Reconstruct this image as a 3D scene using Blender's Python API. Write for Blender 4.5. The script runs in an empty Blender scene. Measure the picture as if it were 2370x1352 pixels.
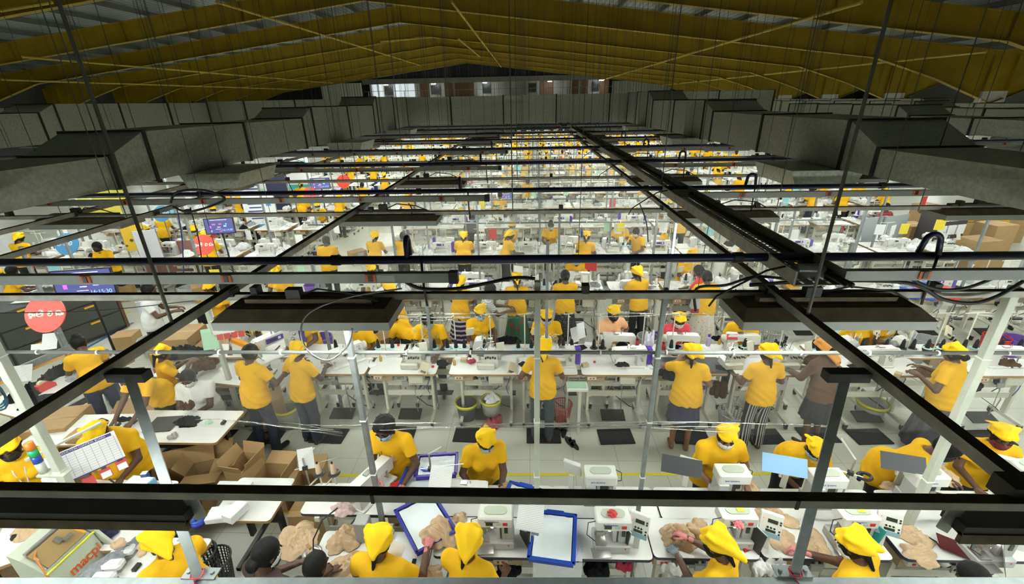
import bpy, math, random
import numpy as np
from mathutils import Matrix, Vector, Euler
R=random.Random(7)
SC=bpy.context.scene
COL=SC.collection
PI=math.pi
F=1040.0; H=4.57
def _n(v):
    l=math.sqrt(sum(a*a for a in v)); return tuple(a/l for a in v)
YW=_n((38.0,444.0,-F))
_b=50.0; _v=(F*F+38*_b)/444.0
ZW=_n((-_b,_v,F))
XW=(YW[1]*ZW[2]-YW[2]*ZW[1],YW[2]*ZW[0]-YW[0]*ZW[2],YW[0]*ZW[1]-YW[1]*ZW[0])
def ray(u,v):
    c=((u-1185.0),-(v-676.0),-F)
    return tuple(sum(a*b for a,b in zip(c,w)) for w in (XW,YW,ZW))
def at(u,v,z=0.0):
    d=ray(u,v); t=(z-H)/d[2]; return (d[0]*t,d[1]*t)
def atY(u,v,Y):
    d=ray(u,v); t=Y/d[1]; return (d[0]*t,H+d[2]*t)
def atX(u,v,X):
    d=ray(u,v); t=X/d[0]; return (d[1]*t,H+d[2]*t)
def proj(x,y,z):
    p=(x,y,z-H)
    c=[sum(p[k]*w[i] for k,w in enumerate((XW,YW,ZW))) for i in range(3)]
    return (1185+F*c[0]/-c[2], 676-F*c[1]/-c[2])
# ---------------------------------------------------------------- materials
MATS={}
def mat(name,col,rough=.6,metal=0.,nz=0.,ns=8.,bump=0.,bs=60.,spec=.5,emit=None,es=0.,col2=None,stretch=None,alpha=1.):
    if name in MATS: return MATS[name]
    m=bpy.data.materials.new(name); m.use_nodes=True
    nt=m.node_tree; b=nt.nodes['Principled BSDF']
    b.inputs['Base Color'].default_value=(*col,1); b.inputs['Roughness'].default_value=rough
    b.inputs['Metallic'].default_value=metal; b.inputs['Specular IOR Level'].default_value=spec
    if emit:
        b.inputs['Emission Color'].default_value=(*emit,1); b.inputs['Emission Strength'].default_value=es
    if nz>0 or col2 or bump>0:
        tc=nt.nodes.new('ShaderNodeTexCoord'); src=tc.outputs['Object']
        if stretch:
            mp=nt.nodes.new('ShaderNodeMapping'); mp.inputs['Scale'].default_value=stretch
            nt.links.new(src,mp.inputs['Vector']); src=mp.outputs['Vector']
    if nz>0 or col2:
        n=nt.nodes.new('ShaderNodeTexNoise'); n.inputs['Scale'].default_value=ns; n.inputs['Detail'].default_value=5
        nt.links.new(src,n.inputs['Vector'])
        r=nt.nodes.new('ShaderNodeValToRGB'); r.color_ramp.elements[0].position=.32; r.color_ramp.elements[1].position=.68
        c2=col2 or tuple(c*(1-nz) for c in col)
        r.color_ramp.elements[0].color=(*c2,1); r.color_ramp.elements[1].color=(*col,1)
        nt.links.new(n.outputs['Fac'],r.inputs['Fac']); nt.links.new(r.outputs['Color'],b.inputs['Base Color'])
    if bump>0:
        n2=nt.nodes.new('ShaderNodeTexNoise'); n2.inputs['Scale'].default_value=bs; n2.inputs['Detail'].default_value=3
        nt.links.new(src,n2.inputs['Vector'])
        bp=nt.nodes.new('ShaderNodeBump'); bp.inputs['Strength'].default_value=bump; bp.inputs['Distance'].default_value=.01
        nt.links.new(n2.outputs['Fac'],bp.inputs['Height']); nt.links.new(bp.outputs['Normal'],b.inputs['Normal'])
    MATS[name]=m; return m
def mat_stripe(name,c1,c2,scale,axis='X',rough=.7,duty=.5):
    if name in MATS: return MATS[name]
    m=mat(name,c1,rough); nt=m.node_tree; b=nt.nodes['Principled BSDF']
    tc=nt.nodes.new('ShaderNodeTexCoord'); sp=nt.nodes.new('ShaderNodeSeparateXYZ'); nt.links.new(tc.outputs['Object'],sp.inputs[0])
    mu=nt.nodes.new('ShaderNodeMath'); mu.operation='MULTIPLY'; mu.inputs[1].default_value=scale; nt.links.new(sp.outputs[axis],mu.inputs[0])
    fr=nt.nodes.new('ShaderNodeMath'); fr.operation='FRACT'; nt.links.new(mu.outputs[0],fr.inputs[0])
    lt=nt.nodes.new('ShaderNodeMath'); lt.operation='LESS_THAN'; lt.inputs[1].default_value=duty; nt.links.new(fr.outputs[0],lt.inputs[0])
    mx=nt.nodes.new('ShaderNodeMix'); mx.data_type='RGBA'; mx.inputs[6].default_value=(*c2,1); mx.inputs[7].default_value=(*c1,1)
    nt.links.new(lt.outputs[0],mx.inputs[0]); nt.links.new(mx.outputs[2],b.inputs['Base Color'])
    return m
def mat_voro(name,c1,c2,scale,thr=.35,rough=.7):
    if name in MATS: return MATS[name]
    m=mat(name,c1,rough); nt=m.node_tree; b=nt.nodes['Principled BSDF']
    tc=nt.nodes.new('ShaderNodeTexCoord'); v=nt.nodes.new('ShaderNodeTexVoronoi'); v.inputs['Scale'].default_value=scale
    nt.links.new(tc.outputs['Object'],v.inputs['Vector'])
    r=nt.nodes.new('ShaderNodeValToRGB'); r.color_ramp.elements[0].position=thr-.04; r.color_ramp.elements[1].position=thr+.04
    r.color_ramp.elements[0].color=(*c2,1); r.color_ramp.elements[1].color=(*c1,1)
    nt.links.new(v.outputs['Distance'],r.inputs['Fac']); nt.links.new(r.outputs['Color'],b.inputs['Base Color'])
    return m
def mat_emit(name,col,s):
    if name in MATS: return MATS[name]
    m=bpy.data.materials.new(name); m.use_nodes=True; nt=m.node_tree; nt.nodes.clear()
    o=nt.nodes.new('ShaderNodeOutputMaterial'); e=nt.nodes.new('ShaderNodeEmission')
    e.inputs['Color'].default_value=(*col,1); e.inputs['Strength'].default_value=s
    nt.links.new(e.outputs[0],o.inputs[0]); MATS[name]=m; return m
def mat_clear(name,tint=(.93,.95,.92),haze=.10,gloss=.06,rough=.12,streak=None):
    if name in MATS: return MATS[name]
    m=bpy.data.materials.new(name); m.use_nodes=True; nt=m.node_tree; nt.nodes.clear()
    o=nt.nodes.new('ShaderNodeOutputMaterial'); t=nt.nodes.new('ShaderNodeBsdfTransparent'); t.inputs['Color'].default_value=(*tint,1)
    d=nt.nodes.new('ShaderNodeBsdfDiffuse'); d.inputs['Color'].default_value=(.8,.82,.8,1)
    tr=nt.nodes.new('ShaderNodeBsdfTranslucent'); tr.inputs['Color'].default_value=(.8,.82,.8,1)
    g=nt.nodes.new('ShaderNodeBsdfGlossy'); g.inputs['Roughness'].default_value=rough
    a0=nt.nodes.new('ShaderNodeMixShader'); a0.inputs[0].default_value=.5; nt.links.new(d.outputs[0],a0.inputs[1]); nt.links.new(tr.outputs[0],a0.inputs[2])
    a=nt.nodes.new('ShaderNodeMixShader'); a.inputs[0].default_value=haze; nt.links.new(t.outputs[0],a.inputs[1]); nt.links.new(a0.outputs[0],a.inputs[2])
    b=nt.nodes.new('ShaderNodeMixShader'); b.inputs[0].default_value=gloss
    nt.links.new(a.outputs[0],b.inputs[1]); nt.links.new(g.outputs[0],b.inputs[2])
    tc=nt.nodes.new('ShaderNodeTexCoord')
    mp=nt.nodes.new('ShaderNodeMapping'); mp.inputs['Scale'].default_value=streak or (3,3,3); nt.links.new(tc.outputs['Object'],mp.inputs[0])
    n=nt.nodes.new('ShaderNodeTexNoise'); n.inputs['Scale'].default_value=1.; n.inputs['Detail'].default_value=4; nt.links.new(mp.outputs[0],n.inputs['Vector'])
    mr=nt.nodes.new('ShaderNodeMapRange'); mr.inputs[1].default_value=.35; mr.inputs[2].default_value=.75; mr.inputs[3].default_value=haze*.5; mr.inputs[4].default_value=haze*2.2
    nt.links.new(n.outputs['Fac'],mr.inputs[0]); nt.links.new(mr.outputs[0],a.inputs[0])
    nt.links.new(b.outputs[0],o.inputs[0]); MATS[name]=m; return m
# ---------------------------------------------------------------- mesh builder
class MB:
    def __init__(s): s.v=[];s.f=[];s.m=[];s.M=None
    def add(s,vs,fs,mi=0):
        b=len(s.v)
        if s.M is not None: vs=[tuple(s.M@Vector(p)) for p in vs]
        s.v.extend(tuple(p) for p in vs)
        for f in fs: s.f.append(tuple(i+b for i in f)); s.m.append(mi)
        return s
    def box(s,c,d,mi=0,rz=0,rx=0,ry=0,ch=0,taper=1.):
        hx,hy,hz=d[0]/2,d[1]/2,d[2]/2
        if ch<=0:
            vs=[(x*hx*(taper if z>0 else 1),y*hy*(taper if z>0 else 1),z*hz) for z in(-1,1) for y in(-1,1) for x in(-1,1)]
            fs=[(0,2,3,1),(4,5,7,6),(0,1,5,4),(1,3,7,5),(3,2,6,7),(2,0,4,6)]
        else:
            vs=[];idx={}
            for sx in(-1,1):
                for sy in(-1,1):
                    for sz in(-1,1):
                        for k in range(3):
                            p=[sx*(hx-ch),sy*(hy-ch),sz*(hz-ch)]; p[k]+=(sx,sy,sz)[k]*ch
                            if taper!=1. and sz>0: p[0]*=taper; p[1]*=taper
                            idx[(sx,sy,sz,k)]=len(vs); vs.append(tuple(p))
            fs=[]
            for k in range(3):
                a,b=[i for i in range(3) if i!=k]
                for sg in(-1,1):
                    q=[]
                    for (p,r) in((-1,-1),(1,-1),(1,1),(-1,1)):
                        t=[0,0,0]; t[k]=sg;t[a]=p;t[b]=r; q.append(idx[(*t,k)])
                    fs.append(tuple(q))
                for p in(-1,1):
                    for r in(-1,1):
                        t0=[0,0,0];t1=[0,0,0];t0[k]=-1;t1[k]=1
                        for t in(t0,t1): t[a]=p;t[b]=r
                        fs.append((idx[(*t0,a)],idx[(*t0,b)],idx[(*t1,b)],idx[(*t1,a)]))
            for sx in(-1,1):
                for sy in(-1,1):
                    for sz in(-1,1): fs.append(tuple(idx[(sx,sy,sz,k)] for k in range(3)))
        if rx or ry or rz:
            E_=Euler((rx,ry,rz)).to_matrix(); vs=[tuple(E_@Vector(p)) for p in vs]
        return s.add([(p[0]+c[0],p[1]+c[1],p[2]+c[2]) for p in vs],fs,mi)
    def bar(s,p0,p1,w,h,mi=0,up=(0,0,1)):
        a=Vector(p0);b=Vector(p1);d=(b-a).normalized();u=Vector(up)
        if abs(d.dot(u))>.98: u=Vector((0,1,0))
        x=d.cross(u).normalized();y=x.cross(d)
        vs=[tuple(q+x*(i*w/2)+y*(j*h/2)) for q in(a,b) for i,j in((-1,-1),(1,-1),(1,1),(-1,1))]
        return s.add(vs,[(3,2,1,0),(4,5,6,7),(0,1,5,4),(1,2,6,5),(2,3,7,6),(3,0,4,7)],mi)
    def cyl(s,p0,p1,r0,r1=None,n=12,mi=0,cap=True):
        r1=r0 if r1 is None else r1
        a=Vector(p0);b=Vector(p1);d=(b-a).normalized();u=Vector((0,0,1))
        if abs(d.dot(u))>.98: u=Vector((0,1,0))
        x=d.cross(u).normalized();y=d.cross(x)
        vs=[]
        for q,r in((a,r0),(b,r1)):
            for i in range(n):
                t=2*PI*i/n; vs.append(tuple(q+x*(r*math.cos(t))+y*(r*math.sin(t))))
        fs=[(i,(i+1)%n,n+(i+1)%n,n+i) for i in range(n)]
        if cap: fs+= [tuple(range(n-1,-1,-1)),tuple(range(n,2*n))]
        return s.add(vs,fs,mi)
    def tube(s,pts,r,n=6,mi=0,close=False):
        P=[Vector(p) for p in pts];vs=[];px=None
        for i,p in enumerate(P):
            d=(P[min(i+1,len(P)-1)]-P[max(i-1,0)]).normalized()
            u=Vector((0,0,1)) if abs(d.z)<.95 else Vector((0,1,0))
            x=d.cross(u).normalized() if px is None else (px-d*px.dot(d)).normalized()
            px=x;y=d.cross(x); rr=r[i] if isinstance(r,(list,tuple)) else r
            for k in range(n):
                t=2*PI*k/n; vs.append(tuple(p+x*(rr*math.cos(t))+y*(rr*math.sin(t))))
        fs=[]
        for i in range(len(P)-1):
            for k in range(n): fs.append((i*n+k,i*n+(k+1)%n,(i+1)*n+(k+1)%n,(i+1)*n+k))
        L=(len(P)-1)*n
        fs+=[tuple(range(n-1,-1,-1)),tuple(range(L,L+n))]
        return s.add(vs,fs,mi)
    def lathe(s,prof,n=16,c=(0,0,0),mi=0,cap=True):
        vs=[];m=len(prof)
        for r,z in prof:
            for i in range(n):
                t=2*PI*i/n; vs.append((c[0]+r*math.cos(t),c[1]+r*math.sin(t),c[2]+z))
        fs=[(j*n+i,j*n+(i+1)%n,(j+1)*n+(i+1)%n,(j+1)*n+i) for j in range(m-1) for i in range(n)]
        if cap: fs+=[tuple(range(n-1,-1,-1)),tuple(range((m-1)*n,m*n))]
        return s.add(vs,fs,mi)
    def prism(s,poly,y0,y1,mi=0,ax='y'):
        n=len(poly)
        g={'y':lambda a,b,t:(a,t,b),'x':lambda a,b,t:(t,a,b),'z':lambda a,b,t:(a,b,t)}[ax]
        vs=[g(a,b,y0) for a,b in poly]+[g(a,b,y1) for a,b in poly]
        fs=[tuple(range(n)),tuple(range(2*n-1,n-1,-1))]+[(i,n+i,n+(i+1)%n,(i+1)%n) for i in range(n)]
        return s.add(vs,fs,mi)
    def quad(s,a,b,c,d,mi=0): return s.add([a,b,c,d],[(0,1,2,3)],mi)
    def mesh(s,name,ms,smooth=False):
        me=bpy.data.meshes.new(name); me.from_pydata(s.v,[],s.f)
        ms=ms if isinstance(ms,(list,tuple)) else [ms]
        for m in ms: me.materials.append(m)
        if len(ms)>1: me.polygons.foreach_set('material_index',s.m)
        if smooth: me.polygons.foreach_set('use_smooth',[True]*len(s.f))
        me.update(); return me
    def build(s,name,ms,parent=None,smooth=False,loc=None):
        o=bpy.data.objects.new(name,s.mesh(name,ms,smooth)); COL.objects.link(o)
        setpar(o,parent)
        if loc: o.location=loc
        return o
CH={}
def setpar(o,p):
    if p is not None: o.parent=p; CH.setdefault(p.name,[]).append(o)
def tag(o,label=None,cat=None,group=None,kind=None):
    if label: o['label']=label
    if cat: o['category']=cat
    if group: o['group']=group
    if kind: o['kind']=kind
    return o
def thing(name,label,cat,loc=(0,0,0),rz=0,group=None):
    o=bpy.data.objects.new(name,None); COL.objects.link(o); o.empty_display_size=.1
    o.location=loc; o.rotation_euler=(0,0,rz); return tag(o,label,cat,group,'thing')
def struct(name,mb,m,smooth=False): return tag(mb.build(name,m,None,smooth),kind='structure')
def dup(root,loc=None,rz=None,label=None,group=None,par=None,scale=None):
    r=root.copy(); COL.objects.link(r)
    setpar(r,par)
    if loc is not None: r.location=loc
    if rz is not None: r.rotation_euler=(0,0,rz)
    if scale: r.scale=(scale,)*3 if not isinstance(scale,tuple) else scale
    if label: r['label']=label
    if group: r['group']=group
    for c in CH.get(root.name,())[:]: dup(c,par=r)
    return r
def text_mesh(txt,size,m,depth=.001,name='lettering',parent=None,bold=False):
    cu=bpy.data.curves.new(name,'FONT'); cu.body=txt; cu.size=size; cu.extrude=depth; cu.align_x='CENTER'; cu.align_y='CENTER'
    if bold: cu.offset=size*.015
    o=bpy.data.objects.new('tmp_text',cu); COL.objects.link(o)
    dg=bpy.context.evaluated_depsgraph_get(); me=bpy.data.meshes.new_from_object(o.evaluated_get(dg))
    bpy.data.objects.remove(o); bpy.data.curves.remove(cu)
    me.materials.clear(); me.materials.append(m)
    o=bpy.data.objects.new(name,me); COL.objects.link(o)
    setpar(o,parent)
    return o

_N='first second third fourth fifth sixth seventh eighth ninth tenth eleventh twelfth thirteenth fourteenth fifteenth sixteenth seventeenth eighteenth nineteenth twentieth'.split()
def NTH(i): return _N[i] if i<20 else 'twenty '+_N[i-20]
# ================================================================ camera, world, setting
cam=bpy.data.cameras.new('camera'); co=bpy.data.objects.new('camera',cam); COL.objects.link(co)
cam.sensor_width=36; cam.lens=36*F/2370; cam.clip_end=300; cam.clip_start=.05
co.matrix_world=Matrix(((XW[0],XW[1],XW[2],0),(YW[0],YW[1],YW[2],0),(ZW[0],ZW[1],ZW[2],H),(0,0,0,1)))
SC.camera=co
vs=SC.view_settings; vs.view_transform='Standard'; vs.look='None'; vs.gamma=1; vs.exposure=0.5
w=bpy.data.worlds.new('world'); SC.world=w; w.use_nodes=True
w.node_tree.nodes['Background'].inputs[0].default_value=(.30,.34,.36,1); w.node_tree.nodes['Background'].inputs[1].default_value=.02
cy=SC.cycles; cy.max_bounces=6; cy.diffuse_bounces=4; cy.glossy_bounces=3; cy.transmission_bounces=3; cy.transparent_max_bounces=20
cy.caustics_reflective=False; cy.caustics_refractive=False; cy.sample_clamp_indirect=6
# ---- shared materials
M_steel=mat('galvanised_steel',(.34,.36,.35),.5,.55,nz=.35,ns=14)
M_rail=mat('dusty_rail_steel',(.42,.41,.37),.6,.15,nz=.35,ns=9); M_rtop=mat('rail_dust',(.075,.058,.038),.9,nz=.5,ns=12)
M_post=mat('cream_green_post_paint',(.52,.55,.47),.5,nz=.12,ns=6)
M_gpost=mat('grey_post_steel',(.24,.265,.27),.5,.25,nz=.2,ns=20)
M_white=mat('white_gloss',(.82,.82,.79),.35,nz=.05,ns=5)
M_black=mat('black_plastic',(.012,.012,.013),.4)
M_rubber=mat('black_rubber',(.018,.019,.02),.75,nz=.4,ns=30,bump=.4,bs=80)
M_cable=mat('black_cable',(.012,.012,.012),.5)
M_cream=mat('cream_machine_paint',(.66,.65,.55),.42,nz=.08,ns=7)
M_navy=mat('navy_pipe_paint',(.006,.010,.055),.35)
M_dusttop=mat('brown_dusty_sheet',(.13,.095,.055),.85,nz=.45,ns=12)
M_shade=mat('grey_lamp_shade',(.27,.28,.265),.5,nz=.1,ns=5)
M_lamp=mat_emit('lamp_tube_light',(.93,1.0,.93),108.0)
M_yel=mat('yellow_steel_paint',(.43,.285,.008),.5,nz=.22,ns=1.6)
M_galv=mat('galvanised_duct',(.50,.55,.49),.5,.2,nz=.32,ns=26,bump=.1,bs=20)
M_flange=mat('black_flange',(.02,.02,.018),.6)
M_wire=mat('hanger_wire',(.10,.10,.09),.5,.3)
# ---- floor
def floor_mat():
    m=mat('cream_floor_tile',(.56,.57,.49),.32,nz=.10,ns=1.3); nt=m.node_tree; b=nt.nodes['Principled BSDF']
    old=b.inputs['Base Color'].links[0].from_socket
    tc=nt.nodes.new('ShaderNodeTexCoord'); br=nt.nodes.new('ShaderNodeTexBrick'); br.offset=0
    br.inputs['Scale'].default_value=1; br.inputs['Mortar Size'].default_value=.004; br.inputs['Brick Width'].default_value=.6; br.inputs['Row Height'].default_value=.6
    br.inputs['Color1'].default_value=(1,1,1,1); br.inputs['Color2'].default_value=(.96,.97,.95,1); br.inputs['Mortar'].default_value=(.62,.62,.58,1)
    nt.links.new(tc.outputs['Object'],br.inputs['Vector'])
    mx=nt.nodes.new('ShaderNodeMix'); mx.data_type='RGBA'; mx.blend_type='MULTIPLY'; mx.inputs[0].default_value=1
    nt.links.new(old,mx.inputs[6]); nt.links.new(br.outputs['Color'],mx.inputs[7]); nt.links.new(mx.outputs[2],b.inputs['Base Color'])
    return m
struct('floor',MB().box((0,28,-.1),(96,72,.2)),floor_mat())
# ---- roof : ridge at RX, eaves, frames every 6 m
RX=-7.2; HB=H+4.15; SL=.12
def zb(x): # bottom flange of the rafters
    return HB-SL*abs(x-RX) if x<21 else HB-SL*28.2+SL*(x-21)
M_roof=mat_stripe('corrugated_roof_sheet',(.13,.15,.16),(.07,.08,.085),4.,'X',.55,.6)
M_roofl=mat_stripe('pale_roof_sheet',(.32,.36,.38),(.21,.24,.25),4.,'X',.5,.6)
def roof(name,x0,x1,xx=()):
    mb=MB(); ys=[-6+3*i for i in range(24)]
    for i in range(len(ys)-1):
        mi=1 if i%4==1 else 0
        z0,z1=zb(x0)+1.1,zb(x1-.001)+1.1
        mb.add([(x0,ys[i],z0),(x1,ys[i],z0*0+z1),(x1,ys[i+1],z1),(x0,ys[i+1],z0)],[(0,1,2,3)],mi)
        mb.add([(x0,ys[i],z0+.1),(x1,ys[i],z1+.1),(x1,ys[i+1],z1+.1),(x0,ys[i+1],z0+.1)],[(3,2,1,0)],mi)
    tag(mb.build(name,[M_roof,M_roofl]),kind='structure')
roof('ceiling_west',-35.4,RX); roof('ceiling_main',RX,21); roof('ceiling_east',21,47)
def wall(name,c,d,m): struct(name,MB().box(c,d),m)
M_wall=mat('pale_grey_wall',(.42,.44,.42),.8,nz=.1,ns=.5)
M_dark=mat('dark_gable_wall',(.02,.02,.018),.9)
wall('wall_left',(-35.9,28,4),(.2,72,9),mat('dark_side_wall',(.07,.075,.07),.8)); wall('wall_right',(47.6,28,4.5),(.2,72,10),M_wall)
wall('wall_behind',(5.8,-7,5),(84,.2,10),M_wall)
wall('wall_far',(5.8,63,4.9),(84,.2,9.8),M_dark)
# purlins: countable steel members, each its own
pur=None
for side,(xa,xb) in (('w',(-34,RX-.6)),('m',(RX+.6,20)),('e',(22,46))):
    n=int(abs(xb-xa)/1.75)
    for i in range(n+1):
        x=xa+(xb-xa)*i/n
        if pur is None:
            pur=MB().box((0,28,0),(.07,68,.2)).build('roof_purlin',mat('grey_purlin',(.20,.21,.20),.6,.2))
            tag(pur,'long grey purlin running under the roof sheets above the yellow rafters','roof purlin','roof purlins','structure'); o=pur
        else: o=dup(pur)
        o.location=(x,0,zb(x)+.95)
# rafters
def rafter_half(x0,x1,haunch):
    mb=MB(); n=10; t=.02
    xs=[x0+(x1-x0)*i/n for i in range(n+1)]
    def zl(x):
        z=zb(x if abs(x-21)>1e-3 else 20.999)
        if haunch:
            q=abs(x-x1); 
            if q<4.8: z-=1.30*(1-q/4.8)
        return z
    for i in range(n):
        a,b=xs[i],xs[i+1]; za,z2=zl(a),zl(b); ta,tb=zb(min(a,20.999) if x0<21 else a)+.80,zb(min(b,20.999) if x0<21 else b)+.80
        mb.add([(a,-.008,za),(b,-.008,z2),(b,-.008,tb),(a,-.008,ta),(a,.008,za),(b,.008,z2),(b,.008,tb),(a,.008,ta)],[(0,1,2,3),(7,6,5,4)])
        for zz0,zz1 in((za,z2),(ta,tb)):
            mb.add([(a,-.13,zz0),(b,-.13,zz1),(b,.13,zz1),(a,.13,zz0),(a,-.13,zz0+t),(b,-.13,zz1+t),(b,.13,zz1+t),(a,.13,zz0+t)],[(3,2,1,0),(4,5,6,7),(0,1,5,4),(2,3,7,6)])
        if i%2==0: mb.box((a,-.07,(za+ta)/2),(.015,.12,ta-za-.02))
    return mb
fr=None
LBL='deep yellow steel rafter spanning the roof, {} frame counted from the camera'
for k in range(-1,10):
    Y=5+6*k
    if fr is None:
        fr=thing('roof_rafter',LBL.format(NTH(k+1)),'rafter',(0,Y,0),0)
        rafter_half(RX,21,True).build('beam_segment',M_yel,fr); rafter_half(RX,-35.4,True).build('beam_segment',M_yel,fr)
        rafter_half(47,21,True).build('beam_segment',M_yel,fr)
        MB().box((RX,0,HB+.4),(.05,.3,.8)).build('ridge_plate',M_yel,fr)
    else: dup(fr,(0,Y,0),None,LBL.format(NTH(k+1)))
cl=None
CLB='steel column, white below and yellow above, {} of the row {}'
for k in range(-1,10):
    for x in (21,-35.0):
        if cl is None:
            cl=thing('steel_column',CLB.format('first' if 0 else NTH(k+1),'past the paper rack'),'column',(x,5+6*k,0),0)
            for nm,z0,z1,m in(('lower_shaft',0,4.55,M_white),('upper_shaft',4.55,6.0,M_yel)):
                mb=MB(); mb.box((0,0,(z0+z1)/2),(1.05,.02,z1-z0)); mb.box((-.52,0,(z0+z1)/2),(.03,.32,z1-z0)); mb.box((.52,0,(z0+z1)/2),(.03,.32,z1-z0)); mb.build(nm,m,cl)
        else: dup(cl,(x,5+6*k,0),None,CLB.format(NTH(k+1),'past the paper rack' if x>0 else 'far beyond the signs'))
# diagonal roof braces (yellow tubes between the rafters)
M_ytube=mat('pale_yellow_tube',(.62,.46,.06),.5)
def roofpt(u,v):
    d=ray(u,v); lo,hi=2.,90.
    g=lambda Y:(H+d[2]*Y/d[1])-zb(d[0]*Y/d[1])
    for _ in range(50):
        m=(lo+hi)/2
        if g(m)<0: lo=m
        else: hi=m
    return Vector((d[0]*m/d[1],m,H+d[2]*m/d[1]))
br=None
for (p,q) in (((500,2),(970,150)),((50,130),(770,192)),((0,183),(700,207)),((1995,2),(1390,186)),((2285,117),(1500,200)),((1045,2),(1160,155)),((120,3),(0,22)),((1060,88),(1110,130)),((880,95),(1000,85))):
    A,B=roofpt(*p),roofpt(*q); n=max(1,round(abs(B.y-A.y)/6)); n=min(n,6)
    for i in range(n):
        a=A.lerp(B,i/n); b_=A.lerp(B,(i+1)/n); a.z=zb(a.x)-.03; b_.z=zb(b_.x)-.03; d=b_-a
        if br is None:
            br=MB().cyl((0,0,0),(1,0,0),.05,n=8).build('roof_brace',M_ytube); tag(br,'thin yellow tube brace running diagonally between two rafters under the roof','roof brace','diagonal roof braces','thing'); o=br
        else: o=dup(br)
        o.location=a; o.rotation_euler=d.to_track_quat('X','Z').to_euler(); o.scale=(d.length,1,1)
# ---- far gallery with offices
gal=thing('office_gallery','row of lit offices and doors on the gallery at the far end under the gable','gallery',(0,60.5,0))
M_off=mat('office_wall_paint',(.55,.55,.50),.7,nz=.2,ns=1.,emit=(.9,.95,.9),es=.0)
MB().box((-5,0,4.9),(30,3,.25)).build('floor_slab',M_wall,gal)
MB().box((-5,-1.3,6.95),(30,.4,.55)).build('fascia_panel',mat('grey_fascia',(.16,.16,.14),.7),gal)
MB().box((-5,1.2,6.0),(30,.1,2.2)).build('back_panel',M_off,gal)
Mdoor=mat('brown_door',(.17,.085,.035),.5); Mwin=mat('lit_office_window',(.7,.75,.72),.3,emit=(.85,.95,1),es=.45); Mblk=mat('dark_office_window',(.05,.05,.045),.3)
for i,(x,wd,kind) in enumerate([(-19,1.4,1),(-17.6,1.,2),(-15.6,2.6,1),(-13,1.1,0),(-11.6,1.2,2),(-10,1.,0),(-8,2.4,0),(-5.2,1.,2),(-2.5,4,3),(.5,1,2),(2.3,1.6,0),(4.3,1.5,3),(5.8,.8,0),(7,.8,0),(8.3,.9,2),(9.4,1.1,0)]):
    m=[Mdoor,Mwin,Mblk,M_off][kind]
    MB().box((x,1.05 if kind!=3 else 1.1,6.0-.1*(kind==0)),(wd,.1,[1.9,1.5,1.,1.9][kind])).build(['door_panel','window_panel','notice_panel','wall_panel'][kind],m,gal)
for i in range(14): MB().box((-19.5+i*2.2,-1.1,5.45),(.06,.06,.9)).build('guard_post',M_steel,gal)
MB().bar((-20,-1.1,5.9),(10,-1.1,5.9),.05,.05).build('guard_rail',M_steel,gal)
for x in (-17.5,-11.6,-5.3,2.6,8.8): MB().box((x,-.3,6.62),(.5,.2,.05)).build('ceiling_lamp',mat_emit('office_lamp',(.9,.97,1),45),gal)
MB().box((-23,-.5,5.6),(5,.2,2.6)).build('cladding_panel',mat_stripe('pale_cladding',(.55,.56,.50),(.30,.31,.28),3.,'X',.6,.7),gal)
MB().box((13.6,-.5,5.4),(7,.2,2.2)).build('cladding_panel',mat_stripe('pale_cladding2',(.30,.31,.29),(.18,.19,.18),3.,'X',.6,.7),gal)
# ---- ventilation ducts
def duct(name,label,secs,zb0,xi,xo,loc_axis='y'):
    """secs: (a0,a1,top) along the run; faces xi (inner) and xo (outer)"""
    t=thing(name,label,'duct',(0,0,0),0)
    def bx(mb,a0,a1,t0,t1):
        vs=[]
        for a,tp in((a0,t0),(a1,t1)):
            for x,z in((xi,zb0),(xo,zb0),(xo,tp),(xi,tp)): vs.append((x,a,z) if loc_axis=='y' else (a,x,z))
        mb.add(vs,[(3,2,1,0),(4,5,6,7),(0,1,5,4),(1,2,6,5),(2,3,7,6),(3,0,4,7)])
    pa=None
    for i,(a0,a1,tp) in enumerate(secs):
        if pa is not None and abs(pa[2]-tp)>1e-4:
            mb=MB(); bx(mb,pa[1],a0,pa[2],tp); mb.build('transition_piece',M_galv,t)
        n=max(1,round((a1-a0)/2.1)); 
        for j in range(n):
            b0=a0+(a1-a0)*j/n; b1=a0+(a1-a0)*(j+1)/n
            mb=MB(); bx(mb,b0+.012,b1-.012,tp,tp)
            # cross-break creases: shallow pyramid on the inner face
            cx=(b0+b1)/2; cz=(zb0+tp)/2; s_=.012*(1 if xi>xo else -1)
            P=[(xi+s_*.05,b0+.05,zb0+.03),(xi+s_*.05,b1-.05,zb0+.03),(xi+s_*.05,b1-.05,tp-.03),(xi+s_*.05,b0+.05,tp-.03),(xi+s_,cx,cz)]
            if loc_axis!='y': P=[(p[1],p[0],p[2]) for p in P]
            mb.add(P,[(0,1,4),(1,2,4),(2,3,4),(3,0,4)])
            mb.build('duct_section',M_galv,t)
            fs=[b0] if j else [b0]
            if j==n-1: fs.append(b1)
            for b in fs:
                mb=MB(); e=.02
                lo,hi=min(xi,xo)-e,max(xi,xo)+e
                for (x0_,x1_,z0_,z1_) in((lo,hi,tp,tp+e),(lo,hi,zb0-e,zb0),(lo,lo+e,zb0,tp),(hi-e,hi,zb0,tp)):
                    c=((x0_+x1_)/2,b,(z0_+z1_)/2); d=(x1_-x0_,.05,z1_-z0_)
                    if loc_axis!='y': c=(c[1],c[0],c[2]); d=(d[1],d[0],d[2])
                    mb.box(c,d)
                mb.build('flange',M_flange,t)
        pa=(a0,a1,tp)
    return t
def diffuser(t,x,y):
    MB().prism([(x-.45,3.69),(x+.45,3.69),(x+.36,3.48),(x-.36,3.48)],y-.5,y+.5).build('diffuser_box',M_galv,t)
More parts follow.
